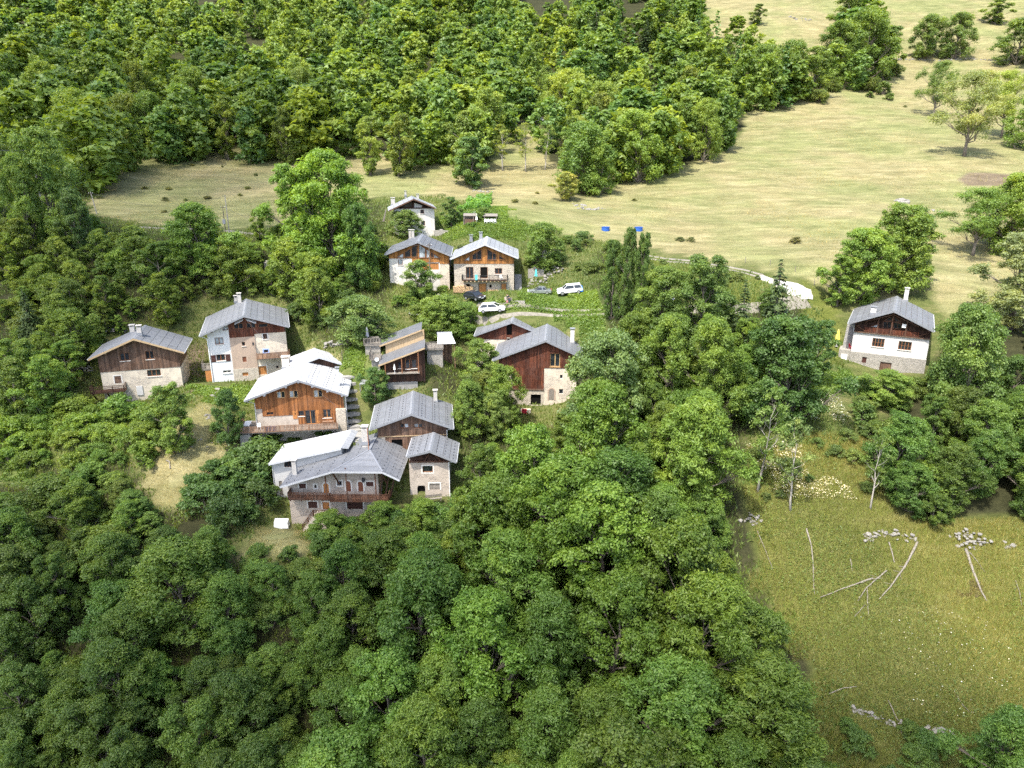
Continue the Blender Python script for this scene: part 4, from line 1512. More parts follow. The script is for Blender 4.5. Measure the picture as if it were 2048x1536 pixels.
    h.door((1035, 992), (1107, 1036), 'shutter', 4, name='shutter', surround='surround', handle=False, deep=.04)
    h.window((850, 1350), (890, 1382), 1, surround='surround', sill=None); h.opening((905, 1352), (950, 1400), name='cellar_opening')
    zh = h.F((900, 905))[1]
    for p, q in (((620, 1005), (672, 1100)), ((838, 985), (886, 1085)), ((958, 990), (1006, 1085))):
        h.door(p, q, 'door_brown' if p[0] > 700 else 'door_orange', arch=True)
    h.region('wall', x0, x1, -4, lambda x: min(h.under(x), zB - .25), 'm_rubble')
    h.shell(x0, x1, -4, 'm_rubble', 7.0)
    # gallery
    y = -1.45
    zf = h.F((700, 1170), y)[1]
    xs0, xs1, xs2 = h.F((275, 1150), y)[0], h.F((690, 1150), y)[0], h.F((1255, 1150), y)[0]
    d = MB()
    for i in range(8):
        d.box(xs0, xs2, y + 1.44 * i / 8 + .008, y + 1.44 * (i + 1) / 8 - .008, zf - .07, zf)
    for i in range(10):
        x = xs0 + .2 + (xs2 - xs0 - .4) * i / 9
        d.box(x - .07, x + .07, y + .05, -.01, zf - .24, zf - .072)
    gal = d.build('balcony', M['wood_rail'], h.root)
    railing(gal, [(xs0, -.1, zf), (xs0, y, zf), (xs1, y, zf), (xs1, y - .35, zf), (xs2, y - .35, zf), (xs2, -.1, zf)], 1.05, 'wood_rail', 2, 2.6, balus=.19, bw=.10)
    MB().box(xs1, xs2, y - .40, y - .002, zf - .07, zf).build('balcony_step_out', M['wood_rail'], gal)
    for px_ in (640, 842, 1125):
        x = h.F((px_, 1000), y)[0]
        MB().box(x - .07, x + .07, y - .07, y + .07, zf, h.under(x) if abs(x) > 1.5 else zB - .2).build('gallery_post', M['wood_rail'], gal)
    for xa, xb in ((xs1 + .3, xs1 + .9), (xs2 - .9, xs2 - .3)):
        MB().bar((xb, -.1, zf + 1.6), (xa, -1.2, zB - .3), .14).build('eave_brace', M['wood_rail'], h.root)
    for xq in (x1 + .1, x1 + .9, x1 + 1.6):
        MB().bar((xq, -.3, zf - .1), (xq + .7, -.2, h.under(xq + .7) - .1), .16).build('eave_brace', M['wood_dark'], h.root)
    # outside stair with railing, front left
    (xa, za), (xb, zb_) = h.F((420, 1470), -2.2), h.F((520, 1330), -2.2)
    xc2 = h.F((680, 1310), -2.2)[0]
    st = MB()
    n = 8
    for i in range(n):
        st.box(xa + (xb - xa) * i / n, xa + (xb - xa) * (i + 1) / n, -2.2, -1.2, -3, za - .1 + (zb_ - za) * (i + 1) / n)
    st.box(xb, xc2, -2.2, -.01, -3, zb_ - .1)
    so = st.build('stair', M['m_cream2'], h.root)
    railing(so, [(xa, -2.15, za - .1), (xb, -2.15, zb_ - .1), (xc2, -2.15, zb_ - .1)], 1.0, 'wood_rail', 2, 1.7, balus=.19, bw=.09)
    h.chimney((1030, 600), 1, .8, .8, 2.0)
    MB().tube([(-.05, y_ap - .1, dzr), (-.05, y_ap - .1, dzr + 3.1)], .05).build('antenna_mast', M['iron'], h.root)
    c = h.chimney((345, 925), -1, .55, .55, 1.9)
    x, z = h.F((1010, 965))
    MB().box(x - .15, x + .15, -.4, -.05, z - .3, z + .2).build('wall_lantern', M['metal_dark'], h.root)
    return h


# ---- annex with white roof behind the front house
def house_annex():
    h = House('annex_house', 'pale plastered annex with long white single-slope roof, behind the front house', 3, 95, (790, 662), 0, .6, (150, 1145))
    eL = h.F((85, 815), -h.ov)
    zR = h.zp
    m = (zR - eL[1]) / (-eL[0])
    L_ = 6.6
    rf = MB().slab([(eL[0], -.6, eL[1] - .03), (0, -.6, zR - .03), (0, L_ - .6, zR - .03), (eL[0], L_ - .6, eL[1] - .03)], .2).build('roof', M['trim_white'], h.root)
    n = 6
    for i in range(n):
        a, b = eL[0] * i / n, eL[0] * (i + 1) / n
        MB().slab([(b, -.65, zR + m * b + .03), (a, -.65, zR + m * a + .01), (a, L_ - .6, zR + m * a + .01), (b, L_ - .6, zR + m * b + .03)], .035).build('roof_panel', M['roof_glare'], rf)
    MB().slab([(0, -.7, zR + .03), (.9, -.3, zR - .25), (.9, L_ - .6, zR - .25), (0, L_ - .6, zR + .03)], .04).build('roof_panel', M['roof_pale'], rf)
    MB().bar((eL[0], -.7, eL[1] - .1), (0, -.7, zR - .1), .06, .28).build('bargeboard', M['trim_white'], rf)
    h.mL, h.mR = m, .3
    x0 = h.F((125, 840))[0]
    h.window((235, 792), (318, 850), 2, frame='wood_dark', sill='surround')
    h.door((190, 985), (222, 1130), 'wood_grey', 2, handle=False)
    h.region('wall', x0, -.1, -4, lambda x: zR - .26 + m * x, 'm_grey')
    MB().hexa([(x0, .402, -4), (x0 + .4, .402, -4), (x0 + .4, L_ - 1.2, -4), (x0, L_ - 1.2, -4), (x0, .402, zR - .26 + m * x0), (x0 + .4, .402, zR - .26 + m * (x0 + .4)), (x0 + .4, L_ - 1.2, zR - .26 + m * (x0 + .4)), (x0, L_ - 1.2, zR - .26 + m * x0)]).build('side_wall', M['m_grey'], h.root)
    MB().hexa([(x0 + .41, L_ - 1.6, -4), (-.1, L_ - 1.6, -4), (-.1, L_ - 1.2, -4), (x0 + .41, L_ - 1.2, -4), (x0 + .41, L_ - 1.6, zR - .27 + m * x0), (-.1, L_ - 1.6, zR - .27), (-.1, L_ - 1.2, zR - .27), (x0 + .41, L_ - 1.2, zR - .27 + m * x0)]).build('back_wall', M['m_grey'], h.root)
    MB().box(-.5, -.1, .402, L_ - 1.61, -4, zR - .5).build('side_wall', M['m_grey'], h.root)
    h.pipe([(eL[0], -.5, eL[1] - .15), (x0 - .05, -.08, eL[1] - .4), (x0 - .05, -.08, 0)], .05)
    return h
# ---- timber shed with two stepped single-slope roofs
def house_shed():
    h = House('timber_cabin', 'dark timber cabin with two stepped single-slope grey roofs', 4, 107, (1105, 810), -6, .9, (640, 1335), 'cabin')
    a0 = h.F((315, 1110), -h.ov)
    m = (h.zp - a0[1]) / (-a0[0])
    h.mL, h.mR = m, 0.0
    def mono(y0, L_, zr, xr, xl, nm):
        rf = MB().slab([(xl, y0 + .03, zr + m * xl - .03), (xr, y0 + .03, zr + m * xr - .03), (xr, y0 + L_ - .03, zr + m * xr - .03), (xl, y0 + L_ - .03, zr + m * xl - .03)], .16).build(nm, M['wood_pale'], h.root)
        n = 6
        for i in range(n):
            a, b = xr + (xl - xr) * i / n, xr + (xl - xr) * (i + 1) / n
            MB().slab([(b, y0, zr + m * b + .03), (a, y0, zr + m * a + .012), (a, y0 + L_, zr + m * a + .012), (b, y0 + L_, zr + m * b + .03)], .035).build('roof_panel', M['roof_dark'], rf)
        MB().bar((xl, y0 - .04, zr + m * xl - .12), (xr, y0 - .04, zr + m * xr - .12), .05, .22).build('bargeboard', M['wood_pale'], rf)
        return rf
    mono(-.9, 5.2, h.zp, 0.0, a0[0], 'roof')
    up = h.F((1050, 505), 4.0)
    ul = h.F((335, 800), 4.0)
    z2 = up[1] - m * up[0]
    mono(4.0, 5.4, z2, up[0], ul[0], 'upper_roof')
    x0, x1 = h.F((420, 1200))[0], h.F((1100, 950))[0]
    zs = h.F((700, 1225))[1]
    h.window((775, 1015), (850, 1175), 1, 'door_orange', 'glass'); h.window((880, 1015), (965, 1165), 1, 'frame', 'glass'); h.window((650, 1060), (700, 1165), 1, 'shutter', 'glass')
    und = lambda x: h.zp - .2 + m * x
    h.region('front_boards', x0, x1, -.6, und, 'wood_dark', planks=.22, th=.3, kind='stuff')
    MB().box(x0 + .3, x1 - .8, -.95, -.03, zs - .08, zs).build('balcony_shelf', M['wood_grey'], h.root)
    for px_ in (430, 715, 1000):
        x = h.F((px_, 1150), -.8)[0]
        MB().box(x - .07, x + .07, -.88, -.74, zs, und(x)).build('post', M['frame'], h.root)
    MB().box(x0, x0 + .3, .302, 8.6, -1, und(x0)).build('side_wall', M['wood_dark'], h.root)
    MB().box(x1 - .3, x1, .302, 8.6, -1, und(x1 - .3)).build('side_wall', M['wood_dark'], h.root)
    MB().box(x0 + .3, x1 - .3, 8.3, 8.6, -1, und(x0) + .6).build('back_wall', M['wood_dark'], h.root)
    zt = z2 - .2
    MB().hexa([(x0, 4.3, und(x0)), (x1, 4.3, und(x1) - .1), (x1, 4.5, und(x1) - .1), (x0, 4.5, und(x0)), (x0, 4.3, zt + m * x0), (x1, 4.3, zt + m * x1), (x1, 4.5, zt + m * x1), (x0, 4.5, zt + m * x0)]).build('clerestory', M['wood_pale'], h.root)
    xa, xb = h.F((505, 1420))[0], h.F((850, 1420))[0]
    MB().box(xa - .8, xb + 1.2, -.12, .28, -4.5, -.61).build('plinth_wall', M['concrete'], h.root)
    # terraces on the left
    t1 = MB()
    xL, zL = h.F((65, 760), 4.5)
    xR = h.F((350, 760), 4.5)[0]
    t1.box(xL, xR, 4.5, 8.0, zL - .25, zL)
    tr = t1.build('terrace', M['wood_grey'], h.root)
    railing(tr, [(xL, 8, zL), (xL, 4.5, zL), (xR, 4.5, zL)], 1.0, 'wood_grey', 2, 1.3, balus=.22, bw=.08)
    MB().box(xL + .15, xR - .1, 4.8, 7.8, zL - 4, zL - .26).build('terrace_wall', M['m_stone2'], h.root)
    x2, z2_ = h.F((165, 1010), 1.5)
    x3 = h.F((350, 1010), 1.5)[0]
    tr2 = MB().box(x2, x3, 1.5, 4.4, z2_ - .2, z2_).build('terrace', M['wood_grey'], h.root)
    railing(tr2, [(x2, 4.4, z2_), (x2, 1.5, z2_), (x3, 1.5, z2_)], 1.1, 'wood_grey', 2, 1.2, balus=.2, bw=.09)
    MB().box(x2 + .2, x3 - .2, 2.0, 4.0, z2_ - 3.5, z2_ - .21).build('terrace_wall', M['m_stone2'], h.root)
    # right terrace
    xa, za = h.F((1120, 838), 2.5)
    xb = h.F((1420, 838), 2.5)[0]
    tr3 = MB().box(xa, xb, 2.5, 6.0, za - .2, za).build('terrace', M['wood_grey'], h.root)
    railing(tr3, [(xa, 2.5, za), (xb, 2.5, za)], 1.15, 'wood_grey', 2, 1.4, balus=.2, bw=.09)
    MB().box(xa + .2, xb - .1, 2.9, 5.8, za - 3.5, za - .21).build('terrace_wall', M['m_stone2'], h.root)
    parasol(h.W((h.F((128, 700), 5.6)[0], 5.6, zL)), 2.6, 'cloth_grey', 'closed grey parasol on the cabin terrace')
    tb = empty('garden_table', h.W((h.F((240, 690), 6.2)[0], 6.2, zL)), .1, 'grey wooden table on the cabin terrace beside the parasol', 'table')
    MB().box(-.8, .8, -.4, .4, .70, .75).build('tabletop', M['wood_grey'], tb)
    for sx in (-.7, .7):
        for sy in (-.3, .3):
            MB().box(sx - .04, sx + .04, sy - .04, sy + .04, 0, .699).build('leg', M['wood_grey'], tb)
    # satellite dish
    x, z = h.F((285, 1010), 1.2)
    ds = MB()
    n = 14
    ds.add([(x, 1.25, z)] + [(x + .33 * math.cos(6.283 * i / n), 1.12, z + .33 * math.sin(6.283 * i / n)) for i in range(n)], [(0, i + 1, (i + 1) % n + 1) for i in range(n)])
    ds.box(x - .02, x + .02, 1.26, 1.5, z - .02, z + .02)
    ds.build('satellite_dish', M['white'], h.root)
    x, z = h.F((590, 1180), -.7)
    parasol(h.W((x, -.7, zs)), 1.5, 'cloth_white', 'small closed white parasol on the shelf of the dark timber cabin')
    return h


def parasol(loc, H, mat, label):
    p = empty('parasol', loc, 0, label, 'parasol')
    MB().tube([(0, 0, 0), (0, 0, H)], .03, 6).build('pole', M['white'], p)
    m = MB()
    n = 10
    prof = [(.07, .36), (.26, .40), (.20, .62), (.14, .82), (.05, .97)]
    vs, fs = [], []
    for r, t in prof:
        for i in range(n):
            q = r * (1 + (.22 if i % 2 else -.1)) * H / 2.4
            vs.append((q * math.cos(6.283 * i / n), q * math.sin(6.283 * i / n), t * H))
    for j in range(len(prof) - 1):
        for i in range(n):
            fs.append((j * n + i, j * n + (i + 1) % n, (j + 1) * n + (i + 1) % n, (j + 1) * n + i))
    fs.append(tuple(range((len(prof) - 1) * n, len(prof) * n)))
    m.add(vs, fs)
    m.build('canopy', M[mat], p)
    MB().tube([(0, 0, 0), (0, 0, .06)], [.26, .24], 10).build('base', M['concrete'], p)
    return p


def house_cabin():
    h = House('garden_shed', 'tiny pale garden shed with white sheet roof right of the cabin', 4, 114, (1480, 598), -8, .3, (1500, 830), 'shed')
    x0, x1 = h.F((1345, 640))[0], h.F((1570, 640))[0]
    z1 = h.F((1450, 640))[1]
    rf = MB().slab([(x0 - .3, -1.5, z1 - .65), (x1 + .45, -1.6, z1 - .6), (x1 + .1, .6, z1 + .05), (x0 - .15, .6, z1 + .05)], .04).build('awning', M['white'], h.root)
    MB().slab([(x0 - .2, .4, z1 + .08), (x1 + .1, .4, z1 + .08), (x1 + .1, 2.4, z1 + .35), (x0 - .2, 2.4, z1 + .35)], .08).build('roof', M['roof_pale'], h.root)
    h.region('front_boards', x0, x1, -3.5, z1 - .05, 'wood_deck', y=.5, th=.1, planks=.2, kind='stuff')
    for a in (x0, x1 - .1):
        MB().box(a, a + .1, .602, 2.2, -3.5, z1).build('side_wall', M['wood_deck'], h.root)
    MB().box(x0 + .1, x1 - .1, 2.1, 2.2, -3.5, z1 + .1).build('back_wall', M['wood_deck'], h.root)
    for x in (x0 - .1, x1 + .3):
        MB().box(x - .05, x + .05, -1.4, -1.3, -3.0, z1 - .62).build('post', M['wood_deck'], h.root)
    return h


# ---- the two red-brown barns
def house_back_barn():
    h = House('barn', 'red-brown board barn over cream stone, half hidden behind its neighbour', 5, 117, (695, 290), 3, .7, (400, 960), 'barn')
    h.roof((190, 470), (1080, 452), 8.2, 'roof_grey', 6)
    x0, x1 = h.F((212, 560))[0], h.F((1000, 520))[0]
    zw = h.F((400, 524))[1]
    h.opening((625, 330), (695, 470), name='loft_opening', label='dark open loft door in the gable')
    h.window((358, 565), (398, 622), 1, sill=None, frame='m_beige', glass='inner_shade'); h.window((325, 725), (362, 782), 1, sill=None, frame='m_beige', glass='inner_shade')
    h.region('lower_wall', x0, x1, -4, zw - .003, 'm_cream2')
    h.region('gable_boards', x0, x1, zw, h.under, 'wood_red', y=-.05, planks=.24, kind='stuff')
    h.shell(x0, x1, -4, 'm_cream2', 7.0)
    h.purlins([-4, -2, 0, 2, 4], 'wood_dark', .2)
    a, b, z0, z1 = h.rect((625, 485), (670, 505))
    MB().box(a, b, -.5, -.06, z0, z0 + .08).build('loft_sill', M['wood_grey'], h.root)
    return h


def house_front_barn():
    h = House('barn', 'large red-brown board barn with pale framed window and arched cellar door', 5, 108, (1145, 540), 4, .8, (960, 1405), 'barn')
    h.roof((435, 800), (1640, 765), 11.0, 'roof_grey', 7)
    x0, x1 = h.F((518, 850))[0], h.F((1560, 800))[0]
    zw = h.F((900, 903))[1]
    xa, xb = h.F((700, 1000))[0], h.F((1122, 1000))[0]
    zl = h.F((1000, 1185))[1]
    h.window((1205, 715), (1335, 890), 2, 'frame_pale', sill='frame_pale')
    h.opening((945, 1262), (1080, 1405), name='cellar_opening')
    h.window((1322, 1190), (1380, 1255), 1, frame='surround', sill=None)
    h.window((1335, 1000), (1372, 1050), 1, frame='surround', sill=None)
    h.door((1188, 1188), (1258, 1335), 'wood_grey', arch=True, surround='m_beige')
    h.region('lower_wall', x0, xa, -4, zw - .003, 'm_stone'); h.region('lower_wall', xa + .003, xb, -4, zl - .003, 'm_stone'); h.region('lower_wall', xb + .003, x1, -4, zw - .003, 'm_cream2')
    h.region('gable_boards', x0, x1, zw, h.under, 'wood_red', y=-.06, planks=.24, kind='stuff')
    h.region('lower_boards', xa, xb, zl, zw - .004, 'wood_red', y=-.05, planks=.24, kind='stuff')
    h.shell(x0, x1, -4, 'm_cream', 9.4)
    h.purlins([-5.5, -2.7, 0, 2.6], 'wood_dark', .22)
    h.chimney((1498, 570), 1, .62, .62, 2.1, 'm_clean', pot=True)
    MB().box(xa, xb, -.13, .0, zl - .22, zl - .004).build('lintel_beam', M['wood_brown'], h.root)
    x, z = h.F((858, 1490), -1.4)
    MB().box(x - .6, x + 1.0, -1.5, -.9, z - 1.5, z + .35).build('stone_ledge', M['m_cream2'], h.root)
    cl = MB()
    for i in range(4):
        xa_, xb_ = x - .38 + i * .19, x - .38 + (i + 1) * .19
        cl.hexa([(xa_, -1.62 + .05 * (i % 2), z - .7), (xb_, -1.62 + .05 * ((i + 1) % 2), z - .7), (xb_, -1.58 + .05 * ((i + 1) % 2), z - .7), (xa_, -1.58 + .05 * (i % 2), z - .7),
                 (xa_, -1.55, z + .5), (xb_, -1.55, z + .5), (xb_, -1.51, z + .5), (xa_, -1.51, z + .5)])
    o = cl.build('red_blanket', M['cloth_red']); o.location = h.root.location; o.rotation_euler = h.root.rotation_euler
    tag(o, 'red cloth hung over the stone ledge before the large barn', 'blanket')
    return h


# ---- twin chalets
def house_twin_left():
    h = House('chalet', 'left of the twin chalets, cream walls, tall gable windows and dark grey roof', 6, 132, (608, 725), -3, .9, (640, 1350))
    h.roof((190, 885), (1035, 900), 13.0, 'roof_dark', 6)
    x0, x1 = h.F((247, 1000))[0], h.F((1012, 1000))[0]
    zA = h.F((400, 940))[1]
    zB = h.F((750, 990))[1]
    zC = h.F((950, 1008))[1]
    xm, xn = h.F((538, 960))[0], h.F((890, 960))[0]
    h.window((360, 955), (418, 1025), 1, glass='glass_pale', surround='m_clean')
    h.door((650, 1000), (880, 1085), 'door_orange', 8, handle=False, name='wood_panel')
    h.opening((450, 1105), (500, 1160), name='arched_opening')
    h.region('lower_wall', x0, xm, -4, zA, 'm_whitestone'); h.region('lower_wall', xm + .003, xn, -4, zB, 'm_whitestone'); h.region('lower_wall', xn + .003, x1, -4, zC, 'm_cream2')
    h.region('gable_boards', x0, xm, zA + .003, h.under, 'wood_honey', y=-.05, planks=.22, kind='stuff')
    h.region('gable_boards', xm, xn, zB + .003, h.under, 'wood_honey', y=-.05, planks=.22, kind='stuff')
    h.region('gable_boards', xn, x1, zC + .003, h.under, 'wood_honey', y=-.05, planks=.22, kind='stuff')
    y = -.09
    h.polywin([(330, 928), (428, 928), (428, 870)], glass='glass_pale', y=y)
    h.polywin([(447, 922), (518, 922), (518, 815), (447, 858)], y=y); h.polywin([(535, 922), (603, 922), (603, 758), (535, 800)], y=y)
    h.polywin([(628, 930), (708, 930), (708, 812), (628, 760)], glass='glass_pale', y=y); h.polywin([(722, 930), (757, 930), (757, 842), (722, 820)], glass='glass_pale', y=y)
    h.polywin([(780, 925), (808, 925), (808, 870), (780, 855)], y=y); h.polywin([(818, 932), (898, 932), (818, 880)], glass='glass_pale', y=y)
    h.shell(x0, x1, -4, 'm_whitestone', 11)
    h.chimney((516, 690), -1, .5, .5, 1.6); h.chimney((552, 680), -1, .5, .5, 1.4)
    h.purlins([-5, -2.5, 0, 2.5, 5], 'wood_dark', .22)
    x, z = h.F((980, 1350), -.6)
    MB().box(x - .5, x + .5, -.5, -.1, z - .6, z + .25).build('wood_box', M['iron'], h.root)
    return h


def house_twin_right():
    h = House('chalet', 'right of the twin chalets, honey timber gable, iron balcony and firewood below', 6, 131, (1470, 755), 0, .9, (1500, 1395))
    h.roof((1030, 940), (1895, 930), 12.5, 'roof_pale', 7, 'trim_white', 'trim_white')
    x0, x1 = h.F((1077, 1100))[0], h.F((1842, 1100))[0]
    zw = h.F((1460, 1008))[1]
    h.window((1228, 1050), (1325, 1195), 2, sill=None); h.window((1412, 1050), (1507, 1195), 1, glass='inner_shade', sill=None, label='open balcony door'); h.window((1598, 1065), (1692, 1140), 2)
    h.door((1395, 1262), (1485, 1392), 'door_orange', 3, surround='wood_grey'); h.door((1680, 1262), (1742, 1372), 'door_orange', 3, surround='wood_grey')
    h.opening((1528, 1275), (1558, 1315), name='small_opening'); h.opening((1228, 1268), (1282, 1310), name='small_opening')
    h.region('lower_wall', x0, x1, -4, zw - .003, 'm_stone')
    h.region('gable_boards', x0 - .02, x1 + .02, zw, h.under, 'wood_honey', y=-.05, planks=.22, kind='stuff')
    y = -.09
    h.polywin([(1200, 965), (1275, 965), (1275, 908)], y=y, glass='glass_pale'); h.polywin([(1310, 955), (1428, 955), (1428, 820), (1310, 895)], y=y, mull=(((1368, 955), (1368, 858)),))
    h.polywin([(1500, 958), (1615, 958), (1615, 888), (1500, 818)], y=y, mull=(((1568, 958), (1568, 858)),)); h.polywin([(1652, 950), (1728, 950), (1652, 900)], y=y)
    h.shell(x0, x1, -4, 'm_stone', 10.5, zw, 'wood_honey')
    h.chimney((1295, 710), -1, .6, .6, .9, 'trim_grey'); h.chimney((1420, 690), -1, .6, .6, 1.1, 'trim_grey')
    h.purlins([-5, -2.6, 0, 2.6, 5], 'wood_dark', .24)
    for p in ((1150, 780), (1155, 810)):
        x, yy, z = h.roof_hit(p, -1)
        MB().hexa([(x - .55, yy - .35, z - .20), (x + .55, yy - .35, z + .27), (x + .55, yy + .35, z + .27), (x - .55, yy + .35, z - .20), (x - .55, yy - .35, z - .13), (x + .55, yy - .35, z + .34), (x + .55, yy + .35, z + .34), (x - .55, yy + .35, z - .13)]).build('skylight', M['glass'], h.root)
    # iron balcony
    y = -1.2
    (xa, zf), (xb, _) = h.F((1178, 1222), y), h.F((1757, 1222), y)
    d = MB()
    for i in range(6):
        d.box(xa, xb, y + 1.19 * i / 6 + .008, y + 1.19 * (i + 1) / 6 - .008, zf - .08, zf)
    bal = d.build('balcony', M['wood_dark'], h.root)
    be = MB()
    for i in range(12):
        x = xa + .2 + (xb - xa - .4) * i / 11
        be.box(x - .08, x + .08, y - .14, -.01, zf - .26, zf - .085)
    be.build('joists', M['wood_pale'], bal)
    railing(bal, [(xa, -.1, zf), (xa, y, zf), (xb, y, zf), (xb, -.1, zf)], 1.0, 'metal_dark', 2, 1.8, balus=.16, bw=.025, rail=.045)
    x = h.F((1360, 1160), y)[0]
    tw = MB()
    tw.box(x - .22, x + .22, y - .10, y - .06, zf + .1, zf + 1.06).box(x - .22, x + .22, y - .06, y + .06, zf + 1.03, zf + 1.06)
    o = tw.build('beach_towel', M['cloth_teal']); o.location = h.root.location; o.rotation_euler = h.root.rotation_euler
    tag(o, 'turquoise towel hung over the iron balcony of the right twin chalet', 'towel')
    chair(h.W((h.F((1680, 1180), -.7)[0], -.65, zf)), .4, 'pale chair at the end of the iron balcony', mat='cloth_white')
    # side stairs
    sx = x1
    st = MB()
    for i in range(11):
        st.box(sx + .15, sx + 1.5, .6 + i * .42, .6 + (i + 1) * .42, -2.5, .05 + .26 * (i + 1))
    st.build('side_stair', M['concrete'], h.root)
    # firewood stacks
    for (p, q, nm) in (((1072, 1375), (1325, 1290), 'long firewood stack along the wall of the right twin chalet'), ((1520, 1395), (1650, 1340), 'short pale firewood stack between the two doors of the right twin chalet')):
        xa, xb, z0, z1 = h.rect((p[0], q[1]), (q[0], p[1]), -.4)
        f = MB()
        z = z0
        row = 0
        while z < z1:
            x = xa + (row % 2) * .08
            while x < xb - .1:
                r_ = random.uniform(.07, .10)
                if z < z0 + (z1 - z0) * (1 - .35 * abs((x - xa) / (xb - xa) - .4)):
                    f.tube([(x, -.62 + random.uniform(-.05, .05), z + .09), (x, -.07, z + .09)], r_, 5)
                x += .19
            z += .165
            row += 1
        o = f.build('firewood_stack', M['log_cut']); o.location = h.root.location; o.rotation_euler = h.root.rotation_euler
        tag(o, nm, 'firewood', kind='stuff')
    return h


# ---- uppermost house
def house_top():
    h = House('village_house', 'whitewashed stone house standing highest, at the foot of the meadow', 6, 153, (560, 175), -10, 1.1, (640, 660))
    h.roof((240, 325), (842, 292), 11.0, 'roof_pale', 5, barge='wood_brown')
    x0, x1 = h.F((312, 420))[0], h.F((826, 420))[0]
    zw = h.F((560, 303))[1]
    h.window((645, 315), (692, 368), 1); h.window((655, 460), (705, 520), 1)
    h.region('wall', x0, x1, -4, zw, 'm_whitestone')
    h.region('gable_boards', x0 + .1, x1 - .1, zw + .003, h.under, 'wood_dark', y=.4, th=.1, planks=.3, kind='stuff')
    h.polywin([(375, 285), (440, 285), (540, 285), (540, 215)], glass='glass', frame='wood_dark', y=.3)
    a = [h.F((565, 228)), h.F((565, 290)), h.F((665, 290)), h.F((665, 262))]
    MB().prism(a[::-1], .25, .38).build('gable_panel', M['m_clean'], h.root)
    MB().box(x0 - .05, x1 + .05, -.08, .3, zw + .004, zw + .22).build('tie_beam', M['wood_dark'], h.root)
    for px_ in (430, 560, 672):
        x, z = h.F((px_, 250))
        MB().box(x - .09, x + .09, .1, .28, zw + .2, h.under(x)).build('truss_post', M['wood_dark'], h.root)
    h.shell(x0, x1, -4, 'm_whitestone', 9.0)
    h.chimney((295, 250), -1, .9, .9, 1.3); h.chimney((455, 130), -1, .45, .45, .8, pot=True); h.chimney((612, 190), 1, .5, .5, 1.0, pot=True)
    h.purlins([-4, 0, 3.6], 'wood_dark', .22)
    (xa, za), (xb, zb_) = h.F((150, 400), 1.5), h.F((185, 320), 1.5)
    lt = MB()
    for i in range(5):
        lt.bar((xa + i * .12, 1.2 + i * .5, za - 1.2), (xb + .3, 1.2 + i * .5, zb_), .22, .04)
    lt.build('leaning_planks', M['wood_grey'], h.root)
    return h


